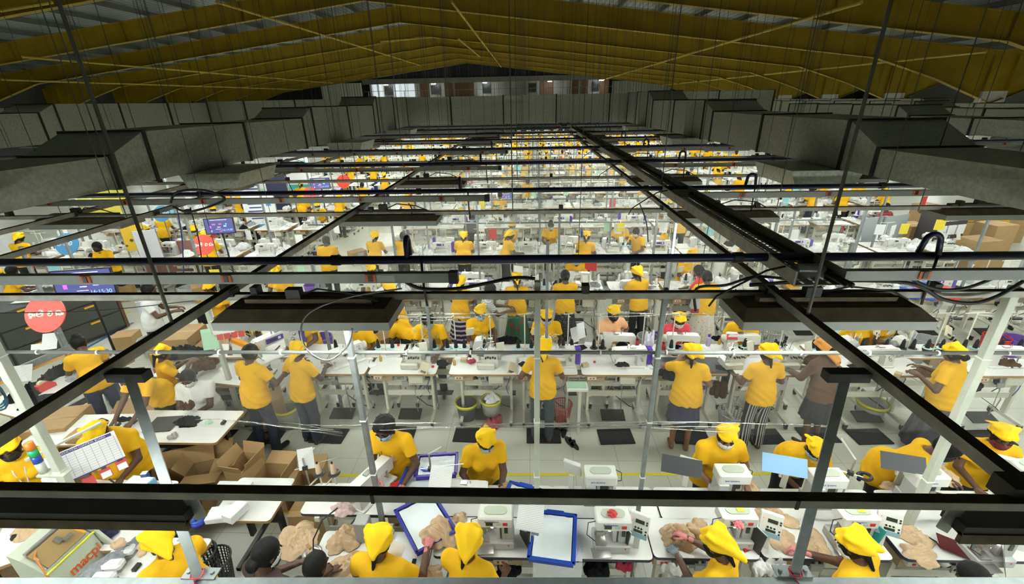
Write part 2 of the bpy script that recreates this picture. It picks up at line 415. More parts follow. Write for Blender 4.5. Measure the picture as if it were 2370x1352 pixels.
dl=duct('ventilation_duct','stepped galvanised duct whose near end drops away beside the signs and screens',[(1.2,5.26,4.06),(5.85,10.19,4.30),(10.7,15.05,4.51),(15.45,19.28,4.76)],3.70,-4.87,-5.95)
for y in (6.9,12,17): diffuser(dl,-4.55,y)
dr=duct('ventilation_duct','stepped galvanised duct with a tall sloping transition above the empty machine row',[(1.2,5.36,4.0),(5.95,10.35,4.27),(10.9,15.4,4.49),(16.1,19.28,4.76)],3.70,3.9,4.98)
for y in (6.4,11.6,16.6): diffuser(dr,3.75,y)
db=duct('ventilation_duct','long galvanised duct crossing the hall below the office gallery joining both stepped ducts',[(-13.6,9.5,4.76)],3.72,19.32,20.4,'x')
duct('ventilation_duct','outer galvanised duct running along beyond the duct over the packing tables',[(4.,12.4,4.5),(12.9,19.25,4.72)],3.72,-13.0,-14.1)
duct('ventilation_duct','inner one of the galvanised ducts beyond the machine aisle near the white column tops',[(7.5,13,4.0),(13.5,19.0,4.25)],3.66,10.0,11.1)
duct('ventilation_duct','middle one of the galvanised ducts beyond the machine aisle near the white column tops',[(6,17,4.08),(17.5,31,4.28)],3.66,13.5,14.6)
duct('ventilation_duct','outermost galvanised duct running right past the foot of the white column tops',[(9,22,4.12),(22.5,40,4.30)],3.7,17.6,18.7)
duct('ventilation_duct','plain galvanised duct crossing far behind the outer aisle below the yellow haunches',[(-33,-14.5,4.70)],3.72,24,25.1,'x')
# ---- hanging service grid
ROWY=2.97; PIT=2.62; NR=16
def rowY(k): return ROWY+PIT*k
GX0,GX1=-13,13.4
cr=None
for k in range(NR):
    Y=rowY(k)
    if cr is None:
        cr=thing('cross_rail','dusty steel channel crossing the whole hall right over the nearest big lamp shades','rail',(0,Y,3.3),0)
        mb=MB(); mb.box((0,0,0),(GX1-GX0,.045,.008)); mb.box((0,-.02,-.022),(GX1-GX0,.006,.045),1); mb.box((0,.02,-.022),(GX1-GX0,.006,.045),1); mb.build('channel_section',[M_rtop,M_rail],cr)
        for i in range(9): MB().box((-2.4*4+2.4*i+.4,0,.03),(.05,.07,.06)).build('clamp',M_flange,cr)
    else: dup(cr,(0,Y,3.3),None,f'dusty steel channel crossing the hall over lamps, {NTH(k)} one counted from the camera')
pp=None
for k in range(NR):
    Y=rowY(k)+.01
    lab='navy blue air pipe crossing the hall with hook fitting, '+(NTH(k)+' one counted from the camera' if k else 'thickest and closest to the camera')
    if pp is None:
        pp=thing('air_pipe',lab,'pipe',(0,Y,3.55),0)
        MB().cyl((GX0,0,0),(GX1,0,0),.029,n=14).build('pipe',M_navy,pp,True)
        for i in range(8):
            MB().cyl((-9.8+2.8*i,0,0),(-9.74+2.8*i,0,0),.038,n=12).build('pipe_clip',M_flange,pp)
        for x in (-.85,2.62):
            mb=MB(); ey=1 if x<0 else 0; pts=[(x,0,.03)]+[(x+.05-.05*math.cos(t),-.02,.11+.05*math.sin(t)) for t in [PI*i/8 for i in range(9)]]+[(x+.1,-.04,.02)]
            if ey: pts=[(x,(p[0]-x)*.8-.03,p[2]) for p in pts]
            mb.tube(pts,.018,8); mb.build('hook_fitting',M_navy,pp,True)
            MB().tube([(x+.1,-.04,.03),(x+.1,-.045,-.2),(x+.11,-.04,-.34)],.009,6).build('drop_hose',M_cable,pp,True)
    else: dup(pp,(0,Y,3.55),None,lab)
M_bus=mat('grey_busbar',(.25,.26,.25),.5,.3,nz=.15,ns=6); M_org=mat('orange_socket',(.55,.11,.02),.5)
bb=None
for k in range(NR):
    for sd in (0,1):
        Y=rowY(k)-.2; xa,xb=((GX0,-.5),(1.95,GX1))[sd]
        lab=('grey busbar with orange sockets ending mid hall, ','grey busbar with orange sockets starting past the cable tray, ')[sd]+NTH(k)+' counted from the camera'
        if k==0:
            t=thing('busbar_trunking',lab,'busbar',(0,Y,3.5),0)
            MB().box(((xa+xb)/2,0,0),(xb-xa,.05,.066)).build('trunking',M_bus,t)
            MB().box((xb if sd==0 else xa,0,0),(.06,.06,.078)).build('end_cap',M_black,t)
            n=int((xb-xa)/.98)
            for i in range(n):
                x=(xb-.55-.98*i) if sd==0 else xa+.55+.98*i
                MB().box((x,-.027,.005),(.07,.012,.05)).box((x,-.034,.005),(.03,.008,.042),1).build('tap_off_socket',[M_org,M_black],t)
            if sd==0: MB().box((-.95,-.026,0),(.12,.004,.05)).build('rating_plate',mat('grey_label',(.4,.42,.42),.5),t)
            else:
                MB().box((xa-.16,0,0),(.2,.09,.14),ch=.02).build('feed_box',M_bus,t)
                MB().tube([(xa-.25,0,.03),(xa-.33,-.03,.07),(xa-.45,-.05,.05),(xa-.6,-.04,-.05),(xa-.72,-.02,-.14),(xa-.75,0,-.22)],.007,6).build('feed_cable',M_cable,t,True)
            bb=bb or {}; bb[sd]=t
        else: dup(bb[sd],(0,Y,3.5),None,lab)
for x,lab in ((-2.2,'dusty steel rail running away from the camera beside the packing tables'),(1.68,'dusty steel rail running away beside the perforated cable tray'),(-4.85,'dusty steel rail running away directly under the duct over the signs'),(-5.9,'dusty steel rail just outside the duct over the signs'),(5.9,'dusty steel rail running away under the duct over the empty machine row'),(-9.4,'dusty steel rail running away in the aisle past the signs'),(9.6,'dusty steel rail running away in the aisle past the paper racks')):
    t=thing('runway_rail',lab,'rail',(x,0,3.345))
    y0=1.14
    mb=MB(); mb.box((0,(y0+44)/2,0),(.05,44-y0,.008)); mb.box((-.024,(y0+44)/2,-.022),(.006,44-y0,.05),1); mb.box((.024,(y0+44)/2,-.022),(.006,44-y0,.05),1); mb.build('channel_section',[M_rtop,M_rail],t)
    for i in range(12): MB().box((0,ROWY+PIT*i,-.03),(.09,.09,.05)).build('joint_bracket',M_flange,t)
    if x>0 and x<3: MB().box((0,1.2,-.02),(.16,.08,.07)).build('end_bracket',M_flange,t)
t=thing('front_beam','thick dark beam crossing the whole picture just above the nearest workers','beam',(0,1.16,3.3))
MB().box((0,0,0),(9,.036,.034),1).box((0,.0,.0175),(9,.037,.003),0).build('channel_section',[M_rtop,M_rail],t)
for x in (-.55,.9,2.0): MB().box((x,-.001,-.001),(.012,.041,.038)).build('joint_sleeve',M_flange,t)
# cable tray with perforated base
t=thing('cable_tray','perforated dark steel cable tray full of black cables running away to the crossing duct','cable tray',(0,0,3.50))
x0,x1=1.63,1.93; y0,y1=2.62,20
mb=MB(); mb.box((x0,(y0+y1)/2,.035),(.012,y1-y0,.09)); mb.build('side_wall',M_rail,t)
mb=MB(); mb.box((x1,(y0+y1)/2,.035),(.012,y1-y0,.09)); mb.build('side_wall',M_rail,t)
mb=MB(); yy=y0
while yy<9:
    xs=[x0,x0+.06,x0+.08,x0+.14,x0+.16,x0+.22,x0+.24,x1]
    mb.box(((x0+x1)/2,yy+.01,-.01),(x1-x0,.02,.003))
    for a,b in((0,1),(2,3),(4,5),(6,7)): mb.box(((xs[a]+xs[b])/2,yy+.04,-.01),(xs[b]-xs[a],.04,.003))
    yy+=.06
mb.box(((x0+x1)/2,(yy+y1)/2,-.01),(x1-x0,y1-yy,.003)); mb.build('perforated_base',M_rail,t)
for i in range(4):
    r2=random.Random(i); xx=x0+.235+.018*i
    MB().tube([(min(x1-.02,xx+r2.uniform(-.015,.015)),y0-.1+j*.8,.004+r2.uniform(0,.03)) for j in range(22)],.011,6).build('cable',M_cable,t,True)
# lamps
fx=None
def fixture(loc,label,group):
    global fx
    if fx is None:
        fx=thing('lamp_fixture',label,'lamp',loc,0,group)
        mb=MB(); L,W0,W1,hh=1.22,.20,.40,.085
        vs=[(-L/2+.05,-W0/2,hh),(L/2-.05,-W0/2,hh),(L/2-.05,W0/2,hh),(-L/2+.05,W0/2,hh),(-L/2,-W1/2,.03),(L/2,-W1/2,.03),(L/2,W1/2,.03),(-L/2,W1/2,.03),(-L/2,-W1/2,-.03),(L/2,-W1/2,-.03),(L/2,W1/2,-.03),(-L/2,W1/2,-.03)]
        mb.add(vs,[(0,1,2,3),(0,4,5,1),(1,5,6,2),(2,6,7,3),(3,7,4,0)],0)
        mb.add(vs,[(4,8,9,5),(5,9,10,6),(6,10,11,7),(7,11,8,4)],1); mb.build('lamp_shade',[M_dusttop,M_shade],fx)
        MB().box((0,0,hh+.02),(.9,.07,.05)).build('gear_tray',M_dusttop,fx)
        for y in(-.09,.09): MB().cyl((-L/2+.03,y,.0),(L/2-.03,y,.0),.014,n=8).build('lamp_tube',M_lamp,fx)
        MB().box((-.1,0,.16),(.1,.06,.08)).build('hanging_clamp',M_flange,fx)
        MB().tube([(-.05,0,.15),(.1,-.06,.22),(.35,-.1,.2),(.5,-.05,.12)],.007,5).build('lamp_cable',M_cable,fx,True)
        return fx
    return dup(fx,loc,0,label,group)
LX=(-12.2,-8.65,-5.25,-1.55,2.0,5.55,9.1,12.65)
for k in range(22):
    for x0 in LX:
        x=x0
        if k: x={-5.25:-5.8,-1.55:-1.75,2.0:2.4}.get(x,x)
        fixture((x,rowY(k)-(.12 if k==0 else -.02),3.19),f'brown topped lamp fixture in the {NTH(k)} lamp row, {NTH(LX.index(x0))} from the signs end' if k<9 else 'brown topped lamp fixture in the distant lamp rows',None if k<9 else 'distant lamp fixtures')
LW=(-30,-25,-20,-16.2,16.5,20,25,30,36)
for k in range(0,22,2):
    for x in LW:
        fixture((x,rowY(k)-.12,3.19),'lamp fixture in the outer aisles seen beyond the ducts','lamp fixtures of the outer aisles')
for xa,xb,lab in ((-6,at(435,1222,2.94)[0],'dark lamp trunking slung under the front beam over the pressing machine'),(at(2192,1222,2.94)[0],6,'dark lamp trunking slung under the front beam over the folded chart')):
    t=thing('lamp_trunking',lab,'lamp',((xa+xb)/2,1.355,2.97)); MB().box((0,0,.015),(xb-xa,.10,.05)).build('trunking_top',M_flange,t); MB().box((0,-.045,-.02),(xb-xa,.02,.05)).build('trunking_side',M_dusttop,t)
    MB().cyl(((xa-xb)/2+.1,.01,-.025),((xb-xa)/2-.1,.01,-.025),.014,n=8).build('lamp_tube',M_lamp,t)
    e=(xb-xa)/2*(1 if xa<-5 else -1); sg=1 if xa<-5 else -1; MB().prism([(e,-.05),(e+sg*.05,-.02),(e+sg*.03,.16),(e-sg*.04,.16)],-.004,.004).build('end_plate',M_steel,t)
for x in (-4.9,5.6): fixture((x,1.36,3.16),'lamp fixture under the front beam outside the picture',"lamps beside the camera")
for x in LX[1:7]:
    fixture((x,-1.4,3.19),'unseen lamp fixture added behind the camera','added lamps behind the camera')  # unseen fixtures added to light the nearest workers
# bottom rail and slanted braces
t=thing('parapet_rail','pale grey steel rail along the very bottom of the picture','rail',(0,1.46,2.385))
MB().box((0,0,0),(7,.06,.045),ch=.006).build('rail_section',M_gpost,t); MB().box((0,-.05,-.03),(7,.05,.02)).build('lower_lip',M_gpost,t)
t.rotation_euler=(0,0,.021)
M_red=mat('red_cord',(.45,.03,.04),.7)
for (p0,p1,lab) in (((-2.07,1.9,3.30),(-.0,0,0),'grey slanted brace with red cord at its foot plate below the packing tables'),((1.55,1.92,3.30),(0,0,0),'grey slanted brace with red cord crossing the arm of a worker in a yellow hood')):
    u=(460,1338) if p0[0]<0 else (1838,1333)
    q=at(*u,2.41); b=(q[0],q[1],2.41)
    t=thing('slanted_brace',lab,'brace',b)
    d=Vector(p0)-Vector(b)
    mb=MB(); mb.bar((0,0,0),d,.042,.042); mb.build('brace_bar',M_gpost,t)
    MB().box((0,.02,.004),(.17,.06,.008)).cyl((.06,.02,.005),(.06,.02,.02),.01,n=6).cyl((-.06,.02,.005),(-.06,.02,.02),.01,n=6).build('foot_plate',M_gpost,t)
    MB().box((d.x,d.y,d.z+.0),(.2,.06,.05)).build('top_clamp',M_flange,t)
    MB().tube([(.03*math.cos(a),.03*math.sin(a),.03+.008*math.sin(3*a)) for a in [i*.7 for i in range(14)]]+[(.01,-.04,-.01),(-.02,-.05,-.05)],.004,5).build('red_cord',M_red,t)
# posts in the benches
def post(x,y,z,lab,m=M_post,w=.045):
    t=thing('bench_post',lab,'post',(x,y,0)); MB().box((0,0,z/2),(w,w,z),ch=.004).build('post_shaft',m,t)
    for zz in (1.5,2.1,2.72):
        if zz<z: MB().box((0,0,zz),(w+.008,w+.008,.012)).build('cable_tie',M_white,t)
    MB().box((0,0,.01),(.12,.12,.02)).build('base_plate',m,t); return t
post(-4.35,3.04,2.9,'pale green post with a coil of blue hose beside the packing table',w=.07)
post(-1.41,3.04,3.2,'grey post rising in the bench beside the two cones of beige thread',M_gpost)
post(.06,3.04,3.36,'pale green post standing in front of the worker in blue jeans')
post(.99,3.04,3.3,'grey post between the empty bench and the worker in the brown skirt',M_gpost,.035)
post(3.42,3.04,3.3,'pale post reaching up to the cross rail past the worker in the long grey skirt',w=.06)
# hanger wires from the roof
hw=None; cnt=0
for k in range(0,13):
    for x in (-12,-9.4,-5.9,-4.85,-3.3,-2.2,-.2,1.68,3.0,4.5,5.9,7.5,9.6,12):
        if k==0 and x in(-.2,-3.3,3.0,4.5,-4.85): continue
        if k>7 and x in(-12,12,-3.3,3.0,7.5): continue
        Y=rowY(k)+R.uniform(-.5,.25); 
        if k==0 and abs(x)>3: Y=2.6
        if x==-2.2 and k==0: Y=2.4
        if x==1.68 and k==0: Y=2.5
        z0=3.3; z1=zb(x)+.9
        if hw is None:
            hw=MB().cyl((0,0,0),(0,0,1),.006,n=6).build('hanger_wire',M_wire)
            tag(hw,'thin steel wire hanging from the roof down to the service grid','wire','hanger wires'); o=hw
        else: o=dup(hw)
        o.location=(x,Y,z0); th=1.7 if k==0 else R.choice((1,1,.6)); o.scale=(th,th,z1-z0)
for k in range(8):
    for x in (-4.78,-6.0,3.82,5.06):
        Y=2.9+2.1*k; o=dup(hw); o.location=(x,Y,3.68); o.scale=(.8,.8,zb(x)+.9-3.68)
for i in range(80):
    x=R.uniform(-8.5,8.5); Y=R.uniform(3.2,19); o=dup(hw); o.location=(x,Y,3.35 if abs(x)<3.5 else 4.8); o.scale=(.45,.45,zb(x)+.8-o.location.z)
for i in range(60):
    x=R.uniform(-11,9); Y=R.uniform(20,45); o=dup(hw); o.location=(x,Y,3.4); o.scale=(.9,.9,zb(x)+.9-3.4)
# ================================================================ people
def snet(f,lo,hi,h):
    lo=np.array(lo,float);hi=np.array(hi,float)
    n=np.maximum(3,np.ceil((hi-lo)/h).astype(int)+1)
    ax=[lo[i]+h*np.arange(n[i]) for i in range(3)]
    G=np.stack(np.meshgrid(*ax,indexing='ij'),-1).astype(np.float32)
    V=f(G.reshape(-1,3)).reshape(n).astype(np.float32)
    cn=n-1; cnt=np.zeros(cn,np.int32); sm=np.zeros((*cn,3),np.float32); edges=[]
    for a in range(3):
        s0=[slice(None)]*3;s1=[slice(None)]*3;s0[a]=slice(0,-1);s1[a]=slice(1,None)
        v0=V[tuple(s0)];v1=V[tuple(s1)];c=(v0<0)!=(v1<0)
        I=np.argwhere(c)
        if not len(I): edges.append((a,I,None)); continue
        a0=v0[c];a1=v1[c];t=a0/(a0-a1)
        p=G[tuple(s0)][c].copy();p[:,a]+=t*h
        b,d=[i for i in range(3) if i!=a]
        for db in(0,-1):
            for dd in(0,-1):
                J=I.copy();J[:,b]+=db;J[:,d]+=dd
                ok=((J>=0)&(J<cn)).all(1)
                np.add.at(cnt,tuple(J[ok].T),1);np.add.at(sm,tuple(J[ok].T),p[ok])
        edges.append((a,I,a0<0))
    act=cnt>0; idx=-np.ones(cn,np.int64); idx[act]=np.arange(act.sum())
    vs=sm[act]/cnt[act][:,None]; fs=[]
    for a,I,neg in edges:
        if neg is None: continue
        b,d=[(1,2),(2,0),(0,1)][a]
        ok=(I[:,b]>0)&(I[:,d]>0)&(I[:,b]<cn[b])&(I[:,d]<cn[d]); J=I[ok];g=neg[ok]
        def at_(x,y):
            K=J.copy();K[:,b]+=x;K[:,d]+=y;return idx[tuple(K.T)]
        q=np.stack([at_(-1,-1),at_(0,-1),at_(0,0),at_(-1,0)],1)
        q[~g]=q[~g][:,::-1]; fs.append(q)
    F_=np.concatenate(fs) if fs else np.zeros((0,4),int)
    return vs,F_
def sc(P,a,b,ra,rb=None):
    rb=ra if rb is None else rb
    a=np.array(a,np.float32);b=np.array(b,np.float32);ba=b-a
    t=np.clip(((P-a)@ba)/max(float(ba@ba),1e-9),0,1)
    return np.linalg.norm(P-a-t[:,None]*ba,axis=1)-(ra+(rb-ra)*t)
def se(P,c,r):
    r=np.array(r,np.float32);q=(P-np.array(c,np.float32))
    k0=np.linalg.norm(q/r,axis=1);k1=np.linalg.norm(q/(r*r),axis=1)
    return k0*(k0-1)/np.maximum(k1,1e-6)
def smin(a,b,k):
    h=np.clip(.5+.5*(b-a)/k,0,1); return b+(a-b)*h-k*h*(1-h)
def sU(ds,k):
    d=ds[0]
    for e in ds[1:]: d=smin(d,e,k)
    return d
def stri(P,a,b,c,th):
    a,b,c=[np.array(x,np.float32) for x in(a,b,c)]
    n=np.cross(b-a,c-a);n/=np.linalg.norm(n)
    def seg(p,q):
        pq=q-p;t=np.clip(((P-p)@pq)/(pq@pq),0,1);return np.linalg.norm(P-p-t[:,None]*pq,axis=1)
    e=np.minimum(np.minimum(seg(a,b),seg(b,c)),seg(c,a))
    ins=((P-a)@np.cross(n,b-a)>0)&((P-b)@np.cross(n,c-b)>0)&((P-c)@np.cross(n,a-c)>0)
    return np.where(ins,np.abs((P-a)@n),e)-th
def Rx(t): c,s=math.cos(t),math.sin(t); return np.array([[1,0,0],[0,c,-s],[0,s,c]],np.float32)
def Rz(t): c,s=math.cos(t),math.sin(t); return np.array([[c,-s,0],[s,c,0],[0,0,1]],np.float32)
def Ry(t): c,s=math.cos(t),math.sin(t); return np.array([[c,0,s],[0,1,0],[-s,0,c]],np.float32)
def npmesh(name,parts,mats_,smooth=True):
    """parts: list of (verts,faces,material index)"""
    vs=[];fs=[];mi=[];b=0
    for v,f,m in parts:
        vs.append(np.asarray(v,float));fs.extend([tuple(int(i)+b for i in q) for q in f]);mi.extend([m]*len(f));b+=len(v)
    me=bpy.data.meshes.new(name);me.from_pydata(np.concatenate(vs).tolist(),[],fs)
    for m in mats_: me.materials.append(m)
    me.polygons.foreach_set('material_index',mi);me.polygons.foreach_set('use_smooth',[smooth]*len(fs));me.update();return me
def obj(name,me,parent=None,loc=None):
    o=bpy.data.objects.new(name,me);COL.objects.link(o);setpar(o,parent)
    if loc: o.location=loc
    return o
M_skin=mat('brown_skin',(.105,.048,.026),.5,nz=.15,ns=9); M_skin2=mat('dark_brown_skin',(.062,.028,.016),.5,nz=.15,ns=9); M_skin3=mat('tan_skin',(.24,.12,.07),.5,nz=.12,ns=9)
M_hair=mat('black_hair',(.006,.0055,.0055),.55,spec=.22,nz=.4,ns=60,bump=.3,bs=120,stretch=(1,1,.25))
M_polo=mat('yellow_polo_cloth',(.80,.44,.014),.85,nz=.08,ns=10,bump=.35,bs=14,spec=.2)
M_capy=mat('yellow_cap_cloth',(.88,.54,.014),.8,nz=.06,ns=12,bump=.35,bs=22,spec=.2)
M_jean=mat('dark_blue_denim',(.022,.03,.055),.85,nz=.3,ns=18,bump=.3,bs=16); M_trou=mat('black_trouser_cloth',(.016,.017,.02),.85,nz=.2,ns=14,bump=.3,bs=16)
M_jean2=mat('mid_blue_denim',(.04,.06,.14),.85,nz=.35,ns=12,bump=.3,bs=16)
M_maskb=mat('blue_face_mask',(.36,.52,.66),.8,bump=.2,bs=90); M_maskw=mat('white_face_mask',(.74,.73,.7),.8); M_maskk=mat('black_face_mask',(.015,.014,.015),.8); M_maskr=mat('maroon_face_mask',(.14,.012,.02),.8)
M_eye=mat('dark_eye',(.01,.008,.007),.2)
M_glove=mat('pink_glove',(.62,.22,.23),.8,nz=.1,ns=30); M_gloveg=mat('grey_glove',(.17,.21,.24),.8,nz=.15,ns=30); M_glovew=mat('beige_glove',(.55,.46,.36),.85,nz=.12,ns=30)
_hands={}
def hand(style):
    if style in _hands: return _hands[style]
    curl={'grip':(.75,.8,.5),'flat':(.15,.2,.15),'relax':(.35,.45,.3),'pinch':(.65,.5,.2)}[style]
    caps=[]
    for i,(x,L,r) in enumerate(((-.030,.070,.0088),(-.010,.079,.0092),(.011,.073,.0088),(.030,.056,.0078))):
        caps.append(((x*.55,.01,0),(x,.088,.004-.004*abs(i-1)),.0155,.0125))
        p=Vector((x,.088,.002));a=0;s0=[.45,.32,.23];sp=x*1.2
        for j in range(3):
            a+=curl[j]*(1+.08*i); l=L*s0[j]; q=p+Vector((sp*l,math.cos(a)*l,-math.sin(a)*l))
            caps.append((tuple(p),tuple(q),r*(1-.08*j),r*(1-.08*(j+1)))); p=q
    th=((-.018,.022,-.006),(-.047,.05,-.016),(-.056,.078,-.026),(-.05,.098,-.036)) if style!='flat' else ((-.018,.022,-.004),(-.05,.045,-.008),(-.066,.07,-.012),(-.073,.092,-.014))
    for j in range(3): caps.append((th[j],th[j+1],.0135-.0015*j,.012-.0015*j))
    caps.append(((0,-.04,0),(0,.02,0),.023,.024))
    def f(P):
        d=None
        for a,b,ra,rb in caps:
            e=sc(P,a,b,ra,rb); d=e if d is None else smin(d,e,.004)
        return d
    _hands[style]=snet(f,(-.09,-.06,-.1),(.06,.19,.035),.0062); return _hands[style]
PBASE=dict(lean=.25,hp=.5,hy=0,roll=0,hl=(-.14,.40,1.0),hr=(.14,.40,1.0),hsl='relax',hsr='relax',spread=.09,wide=1.,bust=.6,fem=True,skin=M_skin,shirt=M_polo,sleeve=.62,low='trousers',lowm=M_trou,hat=None,hatm=M_capy,hair='short',hairm=M_hair,mask=None,gl=None,gr=None,shoes=None,collar=True,h=.017,twist=0.,long=0.,tail=(.02,-.155,-.09),lanyard=False,sit=False)
PEOPLE=[]
def person_root(label,loc,rz,H_=1.56,group=None,cat='person',**kw):
    p=dict(PBASE);p.update(kw); PEOPLE.append((loc[0],loc[1]))
    s=H_/1.6; t=thing('person',label,cat,(loc[0],loc[1],-.36*s if p['sit'] else 0),rz,group); t.scale=(s,s,s)
    W=p['wide'];h=p['h']
    hip=np.array([0,0,.90],np.float32)
    RL=Rz(p['twist'])@Rx(-p['lean'])
    def up(q): return RL@(np.array(q,np.float32)-hip)+hip
    def inv(P): return (P-hip)@RL+hip
    shl={-1:up((-.165*(.6+.4*W),0,1.31)),1:up((.165*(.6+.4*W),0,1.31))}
    nb=up((0,-.005,1.375)); RH=Rz(p['twist']+p['hy'])@Rx(-(p['lean']*.6+p['hp']))@Ry(p['roll'])
    hc=up((0,.012,1.43))+RH@np.array([0,.012,.075],np.float32)
    arms={}
    for sd,tg in((-1,p['hl']),(1,p['hr'])):
        S=shl[sd];T=np.array(tg,np.float32);l1,l2=.27,.245
        d=T-S;L=float(np.linalg.norm(d))
        if L>l1+l2-.01: T=S+d/L*(l1+l2-.01);d=T-S;L=l1+l2-.01
        a=(l1*l1-l2*l2+L*L)/(2*L);hh=math.sqrt(max(l1*l1-a*a,0))
        dn=d/L;pole=np.array([sd*.55,-.35,-.8],np.float32);pole-=dn*(pole@dn);pole/=np.linalg.norm(pole)
        E_=S+dn*a+pole*hh; arms[sd]=(S,E_,T)
    sp=p['spread'];legs={sd:((sd*.085,0,.86),(sd*(sp+.01),.02,.46),(sd*sp*1.1,-.02,.08)) for sd in(-1,1)}
    if p['sit']: legs={sd:((sd*.085,0,.86),(sd*.12,.42,.86),(sd*.12,.38,.45)) for sd in(-1,1)}
    def headq(P): return (P-hc)@RH
    def skull(P,g=0.):
        q=headq(P)
        return smin(se(q,(0,-.012,.025),(.077+g,.096+g,.098+g)),se(q,(0,.025,-.045),(.058+g,.066+g,.072+g)),.03)
    def fbody(P):
        q=headq(P)
        d=skull(P)
        d=smin(d,sc(q,(0,.084,.012),(0,.106,-.022),.008,.014),.012)
        d=smin(d,se(q,(0,.077,.028),(.045,.018,.012)),.014)
        d=smin(d,se(q,(0,.088,-.058),(.024,.012,.010)),.01)
        for sx in(-1,1): d=smin(d,se(q,(sx*.08,-.008,-.008),(.010,.021,.030)),.008)
        d=smin(d,sc(P,nb-RL@np.array([0,0,.06],np.float32),hc-RH@np.array([0,.02,.05],np.float32),.052,.047),.03)
        Q=inv(P)*np.array([1,1.5,1],np.float32)
        d=smin(d,sU([sc(Q,(0,0,.92),(0,0,1.25),.12*W,.125*W)],.02)*.7,.03)
        d=smin(d,sc(P,shl[-1],shl[1],.05),.03)
        for sd in(-1,1):
            S,E_,T=arms[sd]
            d=smin(d,sc(P,S,E_,.049*(.7+.3*W),.039),.02); d=smin(d,sc(P,E_,T,.038,.026),.012)
            a,b,c=legs[sd]
            d=smin(d,sU([sc(P,a,b,.075,.052),sc(P,b,c,.05,.034)],.02),.02)
            fz=c[2]-.08;d=smin(d,sc(P,(c[0],c[1]-.03,fz+.035),(c[0]+sd*.02,c[1]+.15,fz+.025),.034,.026),.02)
        return d
    pts=[hc+.14,hc-.14,shl[-1]-.1,shl[1]+.1]+[a[2] for a in arms.values()]+[a[1] for a in arms.values()]+[np.array((-.25*W,-.2,0)),np.array((.25*W,.2,0))]
    if p['sit']: pts.append(np.array((0,.6,1.)))
    lo=np.min(pts,0)-.1;hi=np.max(pts,0)+.1;lo[2]=.3 if p['sit'] else -.02
    bv,bf=snet(fbody,lo,hi,h); parts=[(bv,bf,0)]
    for sd,st,gm in((-1,p['hsl'],1),(1,p['hsr'],2)):
        S,E_,T=arms[sd];y=T-E_;y/=np.linalg.norm(y);y=y*.6+np.array((0,.5,-.12),np.float32);y/=np.linalg.norm(y)
        z=np.array([sd*.35,0,1],np.float32);z-=y*(z@y);z/=np.linalg.norm(z);x=np.cross(y,z)
        v,f=hand(st);v=v.copy()
        if sd<0: v[:,0]*=-1;f=f[:,::-1]
        parts.append((T+v@np.stack([x,y,z]),f,gm))
    for sx in(-1,1):
        mb=MB();mb.lathe([(0.0001,-.009),(.007,-.006),(.0105,0),(.007,.006),(.0001,.009)],8)
        v=np.array(mb.v)*np.array((1.35,.6,.8))+np.array((sx*.031,.083,.012)); parts.append((hc+v@RH.T,mb.f,3))
        mb=MB().box((sx*.031,.091,.037),(.034,.01,.006)); parts.append((hc+np.array(mb.v)@RH.T,mb.f,4))
    sk=p['skin']
    obj('body',npmesh('body',parts,[sk,p['gl'] or sk,p['gr'] or sk,M_eye,M_hair]),t)
    # shirt
    hem=.80-p['long']
    def fshirt(P):
        Q0=inv(P);Q=Q0*np.array([1,1.42,1],np.float32)
        wst=.145 if p['fem'] else .15
        d=sU([sc(Q,(0,0,.80),(0,0,.93),(.178 if p['fem'] else .165)*W,.165*W),sc(Q,(0,0,.93),(0,.01,1.05),.165*W,wst*W),sc(Q,(0,.01,1.05),(0,.01,1.22),wst*W,.158*W),sc(Q,(-.10*W,0,1.285),(.10*W,0,1.285),.075)],.05)*.74
        if p['bust']>0:
            for sx in(-1,1): d=smin(d,se(Q0,(sx*.072,.10*(.8+.2*W),1.17),(.072,.055*p['bust']+.03,.07)),.04)
        if W>1.15: d=smin(d,se(Q0,(0,.05,.98),(.17*W,.13*W,.16)),.05)
        d=smin(d,sc(P,shl[-1],shl[1],.062),.05)
        d=np.maximum(d,hem-Q0[:,2])
        hp_=sc(P*np.array([1,1.3,1],np.float32),(0,.0,.84),(0,.0,.97),.190*W,.178*W)*.8
        d=smin(d,np.maximum(hp_,hem-P[:,2]),.03)
        w=.0035*np.sin(Q0[:,2]*62+Q0[:,0]*22+4*np.sin(Q0[:,0]*9))*np.clip((1.22-Q0[:,2])*4,0,1)
        d=d+w
        for sd in(-1,1):
            S,E_,T=arms[sd];u=(E_-S)/np.linalg.norm(E_-S);L=p['sleeve']*.27
            if p['sleeve']<=1:
                a=np.maximum(sc(P,S,S+u*(L+.06),.062*(.75+.25*W),.064*(.8+.2*W)),(P-S)@u-L)
            else: a=np.maximum(smin(sc(P,S,E_,.062,.05),sc(P,E_,T,.05,.036),.02),sc(P,T,T,.03)*-1)
            d=smin(d,a,.03)
        nk=sc(P,nb-RL@np.array([0,-.012,.05],np.float32),nb+RL@np.array([0,.02,.12],np.float32),.056,.062)
        d=np.maximum(d,-nk)
        if p['collar']:
            qn=inv(P)-np.array([0,-.002,1.372],np.float32);qn=qn@Rx(.32)
            tor=np.sqrt((np.sqrt((qn[:,0]*1.0)**2+(qn[:,1]*.95)**2)-.066)**2+(qn[:,2]*.55)**2)-.0125
            slit=sc(qn,(0,.04,.05),(0,.13,-.06),.012)
            d=smin(d,np.maximum(tor,-slit),.004)
        return d
    slo=np.minimum(np.min([shl[-1],shl[1],up((-.25*W,-.2*W,hem)),up((.25*W,.25*W,hem)),arms[-1][1],arms[1][1]],0),np.array((-.26*W,-.22*W,.7)))-.09
